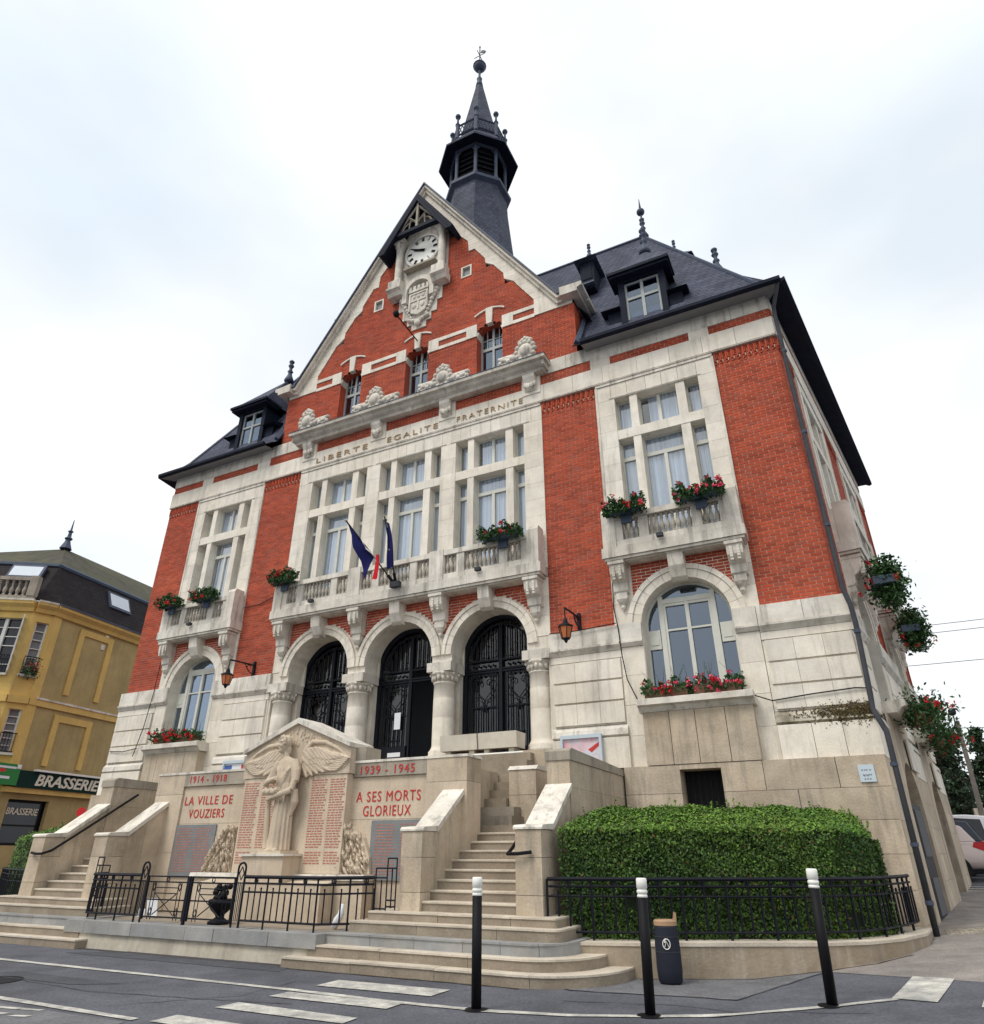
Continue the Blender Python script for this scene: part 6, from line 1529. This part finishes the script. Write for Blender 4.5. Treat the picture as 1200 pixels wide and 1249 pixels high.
cloth(f, rows, 'blueflag')
q = MB()
for (x, z) in ((.20, 8.75), (.26, 8.65), (.17, 8.55), (.24, 8.45)): q.ball((x, -1.04, z), .016, 5, 3)
part('stars', q, 'star', f)

# ------------------------------------------------------------------ flower boxes
def flowers(th, box, nleaf, nfl, cols, size=.05, fsize=.035, trail=0):
    x0, x1, y0, y1, z0, z1 = box
    def cloud(n, up=1.0):
        o = []
        for _ in range(n):
            u, v, w = random.random(), random.random(), random.random() ** .8
            hgt = (.65 + .35 * sin(u * 17 + x0 * 5) * sin(u * 7))
            o.append((x0 + (x1 - x0) * u, y0 + (y1 - y0) * v, z0 + (z1 - z0) * w * hgt * up - (trail * random.random() ** 2 if random.random() < .35 else 0)))
        return o
    q = MB(); leaf_cloud(q, cloud(nleaf), size); part('foliage', q, 'leaf', th, kind='stuff', recalc=False)
    for m, n in cols:
        q = MB(); heads = cloud(n, 1.08); pts = []
        for h in heads:
            hy = y0 - .02 if random.random() < .75 else h[1]
            for _ in range(14): pts.append((h[0] + random.gauss(0, fsize * .7), hy + random.gauss(0, fsize * .5), h[2] + random.gauss(0, fsize * .6)))
        leaf_cloud(q, pts, fsize * .8); part('blooms', q, m, th, kind='stuff', recalc=False)
GRP = 'flower boxes on the balconies and window sills'
def flower_box(label, x0, x1, z, y=-.60, T=None, red=9, pink=0, boxm='bluebox', n=900, h=.30):
    th = thing('flower_box', label, 'flower box', ((x0 + x1) / 2, y, z), GRP)
    part('trough', MB().prism([(y - .08, z - .14), (y + .06, z - .14), (y + .08, z), (y - .10, z)], x0 + .08, x1 - .08, 'x'), boxm, th)
    part('hook', MB().box((x0 + x1) / 2 - .12, (x0 + x1) / 2 + .12, y + .065, y + .12, z - .34, z - .02), boxm, th)
    flowers(th, (x0 - .06, x1 + .06, y - .24, y + .14, z - .16, z + h), int(n * 1.5), 0, [(m, k) for m, k in (('redflower', red), ('pinkflower', pink)) if k], .045, .036)
    return th
flower_box('box of red flowers at the left end of the right-hand balcony', 5.80, 6.62, 8.47, red=9, pink=3)
flower_box('box of pink and red flowers at the right end of the right-hand balcony', 7.38, 8.30, 8.47, red=4, pink=14)
flower_box('box of red flowers at the left end of the central balcony', -4.0, -3.25, 8.50, red=12)
flower_box('box of leafy plants with few red flowers on the right half of the central balcony', 2.66, 3.66, 8.47, red=6)
flower_box('box of dark red flowers at the far left of the left-hand balcony', -8.52, -7.72, 8.47, red=9)
flower_box('box of red flowers at the right of the left-hand balcony', -7.05, -6.25, 8.47, red=9)
for x in (6.2, 7.85, -3.6, 3.2, -8.1, -6.6): pass
for (x0, x1, m, lab, rd, pk) in ((6.16, 7.05, 'terracotta', 'brown trough of green leaves and red blooms on the right window sill, left one', 7, 4), (7.10, 8.02, 'terracotta', 'brown trough of bright pink flowers on the right window sill, right one', 5, 20), (-7.95, -7.15, 'terracotta', 'brown trough of bright red flowers on the left window sill, left one', 24, 0), (-7.08, -6.28, 'terracotta', 'brown trough of red flowers on the left window sill, right one', 12, 0)):
    th = thing('flower_trough', lab, 'flower box', ((x0 + x1) / 2, -.2, 4.34), GRP)
    part('trough', MB().prism([(-.30, 4.335), (-.08, 4.335), (-.05, 4.52), (-.33, 4.52)], x0 + .03, x1 - .03, 'x'), m, th)
    flowers(th, (x0 - .06, x1 + .06, -.44, -.04, 4.40, 4.76), 750, 0, [(a_, b_) for a_, b_ in (('redflower', rd), ('pinkflower', pk)) if b_], .042, .036, .12)
    q = MB()
    for k in range(7):
        x = random.uniform(x0, x1); q.tube([(x, -.2, 4.5), (x + random.uniform(-.06, .06), -.22, 4.75), (x + random.uniform(-.12, .12), -.24, 4.9 + random.random() * .1)], [.005, .004, .002], 4)
    part('stalks', q, 'leaf', th, kind='stuff')
def side_pt(t, out, z): v = TS @ Vector((t, -out, z)); return v
for (t, o_, z, rx, lab) in ((2.2, .62, 6.75, .34, 'large trailing mass of flowers hanging off the first side balcony'), (6.4, .62, 6.75, .34, 'trailing flowers hanging off the second side balcony, lower of the two')):
    v = side_pt(t, o_, z); th = thing('hanging_flowers', lab, 'flowers', tuple(v), GRP)
    part('trough', MB().box(v.x - .2, v.x + .2, v.y - .5, v.y + .5, v.z - .12, v.z + .05), 'bluebox', th)
    q = MB(); pts = [(v.x + random.gauss(.10, rx * .40) * 1.0, v.y + max(-.5, min(.5, random.gauss(0, .24))), v.z + .12 + max(-.6, min(.4, random.gauss(-.10, .22)))) for _ in range(4200)]; leaf_cloud(q, pts, .055); part('foliage', q, 'leaf', th, kind='stuff', recalc=False)
    q = MB(); pts = []
    for _ in range(5):
        c_ = (v.x + random.gauss(.0, .3), v.y - .5 + random.gauss(0, .1), v.z + random.gauss(-.1, .3)); pts += [(c_[0] + random.gauss(0, .03), c_[1] + random.gauss(0, .03), c_[2] + random.gauss(0, .03)) for _ in range(14)]
    leaf_cloud(q, pts, .03); part('blooms', q, 'redflower', th, kind='stuff', recalc=False)
    part('arm', MB().tube([(v.x - .6, v.y, v.z + .55), (v.x + .35, v.y - .1, v.z + .55)], .015, 5), 'iron', th)
for (t, z, lab) in ((2.8, 3.98, 'bright red flowers on the sill of the first side window'), (7.0, 4.0, 'bright red flowers on the sill of the second side window')):
    v = side_pt(t, .55, z); th = thing('sill_flowers', lab, 'flowers', tuple(v), GRP)
    part('trough', MB().box(v.x - .08, v.x + .08, v.y - .6, v.y + .6, v.z - .02, v.z + .12), 'terracotta', th)
    q = MB(); pts = [(v.x + random.gauss(.1, .22), v.y + random.uniform(-.8, .8), v.z + .12 + random.gauss(.05, .15)) for _ in range(1500)]; leaf_cloud(q, pts, .05); part('foliage', q, 'leaf', th, kind='stuff', recalc=False)
    q = MB(); pts = []
    for _ in range(13):
        c_ = (v.x + random.gauss(.22, .2), v.y + random.uniform(-.9, .5), v.z + random.gauss(.12, .14)); pts += [(c_[0] + random.gauss(0, .035), c_[1] + random.gauss(0, .04), c_[2] + random.gauss(0, .035)) for _ in range(16)]
    leaf_cloud(q, pts, .032); part('blooms', q, 'redflower', th, kind='stuff', recalc=False)

# ------------------------------------------------------------------ brasserie across the side street, left
BC = (-21.63, 3.72); BA = math.radians(99.1)
TB = Matrix.Translation((BC[0], BC[1], 0)) @ Matrix.Rotation(BA, 4, 'Z')          # local x runs away along the street wall, local y into the building
BR = thing('brasserie', 'yellow ochre corner brasserie with dark mansard roof and white shutters', 'cafe building', (BC[0], BC[1], .2))
def wall_with(mb, x0, x1, z0, z1, y, holes):
    """flat wall in the xz plane at y with rectangular holes"""
    xs_ = sorted({x0, x1, *[h[0] for h in holes], *[h[1] for h in holes]}); zs_ = sorted({z0, z1, *[h[2] for h in holes], *[h[3] for h in holes]})
    for a, b in zip(xs_[:-1], xs_[1:]):
        for c_, d in zip(zs_[:-1], zs_[1:]):
            mx_, mz = (a + b) / 2, (c_ + d) / 2
            if any(h[0] < mx_ < h[1] and h[2] < mz < h[3] for h in holes): continue
            mb.quad((a, y, c_), (b, y, c_), (b, y, d), (a, y, d))
def hole_sides(mb, h, y, dp):
    a, b, c_, d = h
    for x in (a, b): mb.quad((x, y, c_), (x, y + dp, c_), (x, y + dp, d), (x, y, d))
    for z in (c_, d): mb.quad((a, y, z), (b, y, z), (b, y + dp, z), (a, y + dp, z))
W0 = (.46, 2.40, 1.9, 3.62)
q = MB(TB); wall_with(q, 0, 13, 0, 11.6, 0, [W0]); hole_sides(q, W0, 0, .3); part('street_wall', q, 'ochre', BR)
q = MB(TB)
for (a, b, za, zb) in ((1.55, 3.55, 8.05, 11.15), (1.45, 3.55, 5.0, 7.15), (6.2, 8.2, 8.05, 11.15), (6.2, 8.2, 5.0, 7.15)):   # blind window surrounds
    for r in ((a, a + .28, za, zb), (b - .28, b, za, zb), (a + .28, b - .28, zb - .28, zb)): part('blind_window_band', MB(TB).box(r[0], r[1], -.06, .02, r[2], r[3]), 'yellow', BR)
part('corner_band', MB(TB).box(.0, .42, -.05, .02, 4.9, 11.3), 'yellow', BR)
part('floor_band', MB(TB).box(0, 13, -.09, .02, 7.35, 7.62), 'yellow', BR); part('band_capping', MB(TB).box(.3, 13, -.13, .02, 7.62, 7.70), 'trim', BR)
for x in (2.9, 3.0): part('old_bracket', MB(TB).box(x, x + .22, -.03, .02, 10.5 + (x - 2.9) * 5, 10.75 + (x - 2.9) * 5), 'trim', BR)
cr = MB(TB).prism([(.05, 11.3), (-.12, 11.3), (-.18, 11.45), (-.34, 11.6), (-.36, 11.72), (.05, 11.72)], -.1, 13, 'x'); part('cornice', cr, 'yellow', BR)
part('cornice_lead', MB(TB).box(-.1, 13, -.40, .1, 11.722, 11.80), 'zinc', BR)
part('fascia', MB(TB).box(0, 13, -.22, .02, 3.86, 4.06), 'yellow', BR)
sg = part('shop_sign', MB(TB).box(.35, 7.2, -.30, -.02, 4.06, 4.72), 'darkgreen', BR); part('sign_lamp', MB(TB).box(1.0, 7.2, -.42, -.25, 4.722, 4.80), 'whitepaint', sg)
t = text_mb('BRASSERIE', .62, .015, .014, .22, 1.0); wx = max(v[0] for v in t.v) - min(v[0] for v in t.v); x_ = min(v[0] for v in t.v)
t.v = [tuple(TB @ Vector(((v[0] - x_) * 3.35 / wx + 1.18, -.315 + v[1], v[2] + 4.37))) for v in t.v]; part('sign_lettering', t, 'cream', sg, label='pale italic lettering BRASSERIE')
win = part('shop_window', MB(TB).box(.46, 2.40, .22, .30, 1.9, 2.0), 'blackpaint', BR)
f = MB(TB); f.box(.46, .54, .18, .28, 2.0, 3.62); f.box(2.32, 2.40, .18, .28, 2.0, 3.62); f.box(.54, 2.32, .18, .28, 3.52, 3.62); f.box(.54, 2.32, .20, .27, 2.62, 2.68); part('frame', f, 'blackpaint', win)
part('pane', MB(TB).quad((.5, .24, 2.0), (2.36, .24, 2.0), (2.36, .24, 3.56), (.5, .24, 3.56)), 'cardark', win)
t = text_mb('BRASSERIE', .36, .006, .006, .1, 1.0); wx = max(v[0] for v in t.v) - min(v[0] for v in t.v); x_ = min(v[0] for v in t.v)
t.v = [tuple(TB @ Vector(((v[0] - x_) * 1.5 / wx + .66, .215 + v[1], v[2] + 3.17))) for v in t.v]; part('window_lettering', t, 'cream', win, label='gold lettering BRASSERIE on the dark window')
bx = part('hanging_sign', MB(TB).box(-.9, .30, -.36, -.02, 4.10, 4.90), 'signgreen', BR)
q = MB(TB).box(-.85, .1, -.365, -.361, 4.72, 4.80); q.box(-.85, -.1, -.365, -.361, 4.32, 4.42); part('white_print', q, 'paper', bx); part('red_print', MB(TB).prism([(-.75, 4.5), (-.3, 4.62), (-.45, 4.7), (-.8, 4.66)], -.366, -.361), 'reddisc', bx); part('sign_end', MB(TB).box(.12, .305, -.37, -.361, 4.74, 4.905), 'whitepaint', bx)
# corner and front faces
A1 = math.radians(252); A2 = math.radians(214)
TF1 = Matrix.Translation((BC[0], BC[1], 0)) @ Matrix.Rotation(A1 + PI, 4, 'Z')
c1 = Vector((BC[0] + .78 * cos(A1), BC[1] + .78 * sin(A1), 0)); TF2 = Matrix.Translation(c1) @ Matrix.Rotation(A2 + PI, 4, 'Z')
def face_wall(T, x0, x1, wins):
    q = MB(T); H = [w for w in wins]; wall_with(q, x0, x1, 0, 11.6, 0, H)
    for h in H: hole_sides(q, h, 0, .25)
    part('front_wall', q, 'yellow', BR)
    part('floor_band', MB(T).box(x0, x1, -.10, .02, 7.35, 7.65), 'yellow', BR)
    part('cornice', MB(T).prism([(.05, 11.3), (-.12, 11.3), (-.18, 11.45), (-.34, 11.6), (-.36, 11.72), (.05, 11.72)], x0, x1, 'x'), 'yellow', BR); part('cornice_top', MB(T).box(x0, x1, -.38, .3, 11.722, 11.80), 'trim', BR)
    for (a, b, c_, d) in H:
        w = part('window', MB(T).box(a - .1, b + .1, -.14, .1, c_ - .10, c_), 'trim', BR); part('pane', MB(T).quad((a, .22, c_), (b, .22, c_), (b, .22, d), (a, .22, d)), 'cardark' if b - a > .9 else 'plaque', w)
        f = MB(T); n = 2 if b - a > .9 else 1
        for k in range(n * 1 + 1):
            x = a + (b - a) * k / n; f.box(x - .07, x + .07, .10, .20, c_, d)
        for k in range(7): z = c_ + (d - c_) * k / 6; f.box(a, b, .15, .19, z - .02, z + .02)
        if b - a > .9:                                                        # casements opened inwards and outwards
            pass
        part('frame', f, 'framewhite', w)
        if b - a > .9:                                                        # casements folded open against the street
            for xh, an in ((b, math.radians(-62)), (a, math.radians(-118))):
                Tq = T @ Matrix.Translation((xh, .05, 0)) @ Matrix.Rotation(an, 4, 'Z'); cs = MB(Tq); wd = .62
                for x in (0, wd * .5, wd): cs.box(x - .04, x + .04, -.025, .025, c_, d)
                for k in range(7): z = c_ + (d - c_) * k / 6; cs.box(0, wd, -.022, .022, z - .03, z + .03)
                cz = part('casement', cs, 'framewhite', w); part('pane', MB(Tq).quad((.02, 0, c_), (wd, 0, c_), (wd, 0, d), (.02, 0, d)), 'bluepane', w)
        g = MB(T)
        for z in (c_ + .03, c_ + .75): g.box(a - .05, b + .05, -.16, -.13, z - .02, z + .02)
        k = a - .05
        while k < b + .05: g.box(k - .01, k + .01, -.155, -.135, c_ + .03, c_ + .75); k += .11
        part('window_guard', g, 'iron', w)
face_wall(TF1, -.78, 0, [(-.60, -.10, 8.55, 10.9), (-.60, -.10, 5.35, 7.1)])
face_wall(TF2, -6, 0, [(-1.75, -.40, 8.55, 11.0), (-1.75, -.40, 5.35, 7.1), (-4.6, -3.25, 8.55, 11.0), (-4.6, -3.25, 5.35, 7.1)])
q = MB(TF2); q.box(-6, 0, -.2, .02, 3.86, 4.06); part('fascia', q, 'yellow', BR)
def bpt(T, x, y, z): v = T @ Vector((x, y, z)); return (v.x, v.y, v.z)
# mansard
q = MB()
lo = [bpt(TB, 13, -.2, 11.8), bpt(TB, 0, -.2, 11.8), bpt(TF2, 0, -.15, 11.8), bpt(TF2, -6, -.15, 11.8)]; hi = [bpt(TB, 13, .75, 13.9), bpt(TB, .2, .75, 13.9), bpt(TF2, .0, .9, 13.9), bpt(TF2, -6, .9, 13.9)]
for k in range(3): q.quad(lo[k], lo[k + 1], hi[k + 1], hi[k])
part('mansard_slope', q, 'oldslate', BR)
pk = bpt(TB, 2.2, 3.4, 16.0); pk2 = bpt(TB, 13, 4.4, 16.6)
q = MB(); q.quad(hi[0], hi[1], pk, pk2); q.poly([hi[1], hi[2], pk]); q.poly([hi[2], hi[3], bpt(TF2, -6, 5, 16.0), pk]); part('upper_roof', q, 'moss', BR)
part('roof_gutter', MB().tube([hi[0], hi[1], hi[2], hi[3]], .12, 6), 'bluebox', BR)
q = MB().lathe([(.30, 0), (.16, .35), (.12, .5), (.2, .6), (.10, .7), (.08, .95), (.14, 1.02), (.05, 1.1), (.02, 1.7)], pk, 10); part('roof_finial', q, 'zinc', BR)
for a, b, T in ((2.95, 4.35, TB), (-1.9, -.4, TF2)):
    def sl(x, t, off): return (x, -.2 + .95 * t - off, 11.8 + 2.1 * t + off * .45)
    t0, t1 = (.42, .85) if T is TB else (.55, .92)
    fr = MB(T)._add([sl(a, t0, .08), sl(b, t0, .08), sl(b, t1, .08), sl(a, t1, .08), sl(a, t0, -.05), sl(b, t0, -.05), sl(b, t1, -.05), sl(a, t1, -.05)], [(0, 1, 2, 3), (0, 1, 5, 4), (1, 2, 6, 5), (2, 3, 7, 6), (3, 0, 4, 7)]); sk = part('skylight', fr, 'zinc', BR)
    g = .10; part('pane', MB(T).poly([sl(a + g, t0 + .06, .09), sl(b - g, t0 + .06, .09), sl(b - g, t1 - .05, .09), sl(a + g, t1 - .05, .09)]), 'curtain', sk)
# stone balustrade on the front cornice
bl = part('balustrade', MB(TF2).box(-6, -.1, -.32, -.08, 11.80, 11.95), 'greystone', BR); part('rail', MB(TF2).box(-6, -.1, -.32, -.08, 12.68, 12.84), 'greystone', bl); part('post', MB(TF2).box(-.42, -.08, -.36, -.04, 11.95, 12.9), 'greystone', bl)
key = None
for k in range(18):
    if key is None: qq = MB().lathe([(r * 1.7, h * 1.62) for r, h in BAL], (0, 0, 0), 8); key = newmesh('baluster', qq.v, qq.f, 'greystone', True)
    o = bpy.data.objects.new('baluster', key); col.objects.link(o); o.parent = bl; v = TF2 @ Vector((-.62 - k * .27, -.2, 11.95)); o.location = v - Vector(WORLDLOC[BR.name]) + Vector(WORLDLOC[BR.name])
hb = thing('window_flowers', 'red flowers hung on the narrow corner window of the brasserie', 'flower box', bpt(TF1, -.6, -.25, 8.6), GRP)
v = Vector(bpt(TF1, -.3, -.25, 8.75)); q = MB(); leaf_cloud(q, [(v.x + random.gauss(0, .16), v.y + random.gauss(0, .16), v.z + random.gauss(.0, .16)) for _ in range(300)], .06); part('foliage', q, 'leaf', hb, kind='stuff', recalc=False)
q = MB(); leaf_cloud(q, [(v.x + random.gauss(.05, .14), v.y + random.gauss(0, .14), v.z + random.gauss(.15, .1)) for _ in range(60)], .045); part('blooms', q, 'pinkflower', hb, kind='stuff', recalc=False)
rs = thing('round_road_sign', 'red round road sign seen above the left stair parapet', 'road sign', (-14.03, 2.25, .24)); part('post', MB().tube([(-14.03, 2.25, .24), (-14.03, 2.25, 3.0)], .03, 8), 'pipe', rs)
q = MB().lathe([(.15, 0), (.15, .012), (.001, .012)], (0, 0, 0), 20); o = part('disc', q, 'reddisc', rs); 
for v in o.data.vertices: v.co = Matrix.Translation((-14.0, 2.21, 2.85)) @ Matrix.Rotation(math.radians(40), 4, 'Z') @ Matrix.Rotation(PI / 2, 4, 'X') @ v.co

# ------------------------------------------------------------------ parked cars behind the right-hand corner
def car(x, y, paint, label, rz=0, long=4.1, high=1.48, estate=False):
    c_ = thing('parked_car', label, 'car', (x, y, gz(x, y)), 'cars parked beyond the right-hand corner', world=False, rot=(0, 0, rz))
    # local x towards the rear, rear wheel at x=0
    rb = .82 if not estate else .95; fx = rb - long
    body = [(rb - .05, .30), (rb, .48), (rb - .02, .70), (rb - .08, .92), (rb - .30, 1.00), (-1.2, .98), (-2.35, .95), (fx + .35, .80), (fx + .05, .62), (fx, .40), (fx + .1, .26)]
    q = MB().prism(body, -.84, .84); o = part('body', q, paint, c_); bv = o.modifiers.new('b', 'BEVEL'); bv.width = .07; bv.segments = 3; bv.limit_method = 'ANGLE'; o.data.polygons.foreach_set('use_smooth', [True] * len(o.data.polygons))
    rx = rb - .35 if not estate else rb - .12
    cab = [(rx + .12, .97), (rx - .18 if not estate else rx - .08, high - .06), (rx - .75, high), (-1.35, high), (-1.75, high - .08), (-2.55, .94)]
    vs = []; n = len(cab)
    q = MB(); 
    for sgn, ins in ((-1, .14), (1, .14)):
        for (a, b) in cab: vs.append((a, sgn * (.80 - ins * (b - .95) / (high - .95)), b))
    q._add(vs, [tuple(range(n)), tuple(range(2 * n - 1, n - 1, -1))] + [(i, (i + 1) % n, n + (i + 1) % n, n + i) for i in range(n)]); o = part('cabin', q, paint, c_); bv = o.modifiers.new('b', 'BEVEL'); bv.width = .05; bv.segments = 3; bv.limit_method = 'ANGLE'; o.data.polygons.foreach_set('use_smooth', [True] * len(o.data.polygons))
    yy = lambda b: .803 - .14 * (b - .95) / (high - .95)
    for sgn in (-1, 1):
        for P_ in ([(-.30, 1.02), (.15 if not estate else .55, 1.02), (.0 if not estate else .48, high - .16), (-.30, high - .10)], [(-1.22, 1.02), (-.38, 1.02), (-.38, high - .10), (-1.22, high - .10)], [(-2.25, 1.0), (-1.30, 1.02), (-1.30, high - .10), (-1.70, high - .16)]):
            part('side_window', MB().poly([(a, sgn * (yy(b) + .006), b) for a, b in P_]), 'cardark', c_)
        part('door_mirror', MB().ball((-1.95, sgn * .92, 1.02), .10, 8, 6, (.7, 1, .7)), paint, c_)
        tl = MB().prism([(rb - .36, .86), (rb - .03, .72), (rb + .005, .74), (rb - .06, .95), (rb - .30, .99)], sgn * .80, sgn * .852); part('tail_lamp', tl, 'lampred', c_)
        for wx_ in (0, -2.5):
            ty = MB().lathe([(.20, -.10), (.30, -.10), (.315, -.06), (.315, .06), (.30, .10), (.20, .10)], (0, 0, 0), 24); w = part('wheel', ty, 'tyre', c_); w.location = (wx_, sgn * .76, .315); w.rotation_euler = (PI / 2, 0, 0)
            rm = MB().lathe([(.205, -.02), (.205, .02)], (0, 0, 0), 24); part('rim_back', rm, 'tyre', w)
            sp = MB()
            for k in range(9):
                a = 2 * PI * k / 9; sp.tube([(.04 * cos(a), .04 * sin(a), -sgn * -.0 + (.085 if sgn < 0 else -.085)), (.20 * cos(a), .20 * sin(a), (.09 if sgn < 0 else -.09))], .018, 4)
            sp.lathe([(.19, .07 if sgn < 0 else -.07), (.215, .095 if sgn < 0 else -.095), (.20, .10 if sgn < 0 else -.10)], (0, 0, 0), 24); part('rim', sp, 'alloy', w)
    bk = MB().poly([(rx + .085, -.60, 1.04), (rx + .085, .60, 1.04), (rx - .13 if not estate else rx - .045, .55, high - .12), (rx - .13 if not estate else rx - .045, -.55, high - .12)]); bk.v = [(v[0] + .012, v[1], v[2]) for v in bk.v]; part('rear_window', bk, 'cardark', c_)
    part('number_plate', MB().box(rb - .0, rb + .012, -.26, .26, .52, .63), 'paper', c_); part('bumper', MB().box(rb - .12, rb + .03, -.78, .78, .36, .50), 'tyre', c_)
    return c_
car(11.80, 12.4, 'silver', 'silver pink hatchback parked nearest the building corner, rear wheel showing', math.radians(-4))
car(12.25, 14.9, 'darkcar', 'dark blue hatchback with red tail lamp parked behind the silver one', math.radians(-4), 4.0, 1.62)
car(12.75, 17.4, 'whitecar', 'white estate car parked behind the dark blue hatchback', math.radians(-4), 4.6, 1.85, True)
struct('parking_line', drape([(11.6, 10.2), (20, 11.2), (20, 11.32), (11.6, 10.32)], .006, 1.0), 'paint'); struct('kerb_line', drape([(11.4, 9.45), (13.0, 9.60), (13.0, 9.75), (11.4, 9.60)], .02, 1.0), 'paint')

# ------------------------------------------------------------------ trees, poles, wires, garden wall at the right
def conifer(x, y, h, w, label, n=5200, z0=None):
    z0 = gz(x, y) if z0 is None else z0
    t = thing('conifer_tree', label, 'tree', (x, y, z0), 'dark conifers beyond the parked cars')
    part('trunk', MB().tube([(x, y, z0), (x + .05, y, z0 + h * .5), (x, y, z0 + h * .97)], [.16, .10, .02], 8), 'bark', t)
    lb = MB(); pts = []
    tiers = int(h * 5)
    for k in range(tiers):
        z = z0 + h * (.06 + .92 * k / tiers); r = w * (1 - (k / tiers) ** 1.3) * random.uniform(.75, 1.1) + .12
        for j in range(7):
            a = random.uniform(0, 2 * PI); rr = r * random.uniform(.7, 1.08); ex, ey, ez = x + rr * cos(a), y + rr * sin(a), z - .18 * rr + random.uniform(-.05, .12)
            lb.tube([(x, y, z + .1), (ex, ey, ez)], [.022, .006], 4)
            for _ in range(n // (tiers * 7)):
                u = random.random() ** .6; pts.append((x + (ex - x) * u + random.gauss(0, .09), y + (ey - y) * u + random.gauss(0, .09), z + .1 + (ez - z - .1) * u + random.gauss(-.04, .07)))
    part('limbs', lb, 'bark', t, kind='stuff'); q = MB(); leaf_cloud(q, pts, .11); part('crown', q, 'darkleaf', t, kind='stuff', recalc=False)
conifer(12.9, 22, 7.0, 1.9, 'tall dark conifer rising just behind the building corner'); conifer(14.9, 24.5, 5.9, 1.6, 'dark conifer at the right edge beyond the concrete pole'); conifer(13.6, 25, 5.2, 1.8, 'lower bushy conifer between the two taller ones')
gw = thing('garden_wall', 'low brown brick garden wall under the conifers with a pale gate pillar', 'wall', (15, 21, .9))
for k in range(9):
    for j in range(10): part('brick', MB().box(12.0 + j * .6 + (k % 2) * .3, 12.58 + j * .6 + (k % 2) * .3, 21.0, 21.25, .7 + k * .17, .862 + k * .17), 'brick', gw)
part('pillar', MB().box(13.55, 14.05, 20.6, 21.1, .6, 3.2), 'palecast', gw); part('yellow_sticker', MB().box(13.66, 13.9, 20.585, 20.598, 2.5, 2.8), 'star', gw)
cp = thing('concrete_pole', 'leaning grey concrete utility pole beyond the parked cars', 'pole', (13.6, 20, .9)); part('shaft', MB().prism([(13.50, .6), (13.72, .6), (13.86, 6.42), (13.75, 6.42)], 19.9, 20.08), 'polegrey', cp); part('sleeve', MB().box(13.74, 13.82, 19.8, 19.9, .6, 2.9), 'whitepaint', cp)
sl = thing('street_lamp', 'slim street lamp with a dark round globe above the conifers', 'street lamp', (13.72, 20.5, .9)); part('post', MB().tube([(13.72, 20.5, .9), (13.78, 20.5, 6.7)], .03, 8), 'pipe', sl); part('globe', MB().ball((13.78, 20.5, 6.86), .15, 14, 10), 'cardark', sl, True); part('globe_cap', MB().lathe([(.155, 6.86), (.13, 6.96), (.04, 7.02)], (13.78, 20.5, 0), 14), 'timber', sl)
WY = 25
for za, zb, lab in ((12.0, 12.03, 'topmost of the overhead wires at the right edge'), (11.6, 11.9, 'second overhead wire, sagging just under the topmost one'), (10.1, 9.85, 'overhead wire crossing below the hanging flowers at the right'), (6.85, 6.72, 'lowest overhead wire, running from the concrete pole to the right')):
    x0 = 2.0 if za > 7 else 13.8
    P_ = [(x0 + (30 - x0) * k / 14, 25, za - .25 * sin(PI * k / 14)) for k in range(15)]
    tag(part('overhead_wire', MB().tube(P_, .014, 4), 'iron'), lab, 'wire')
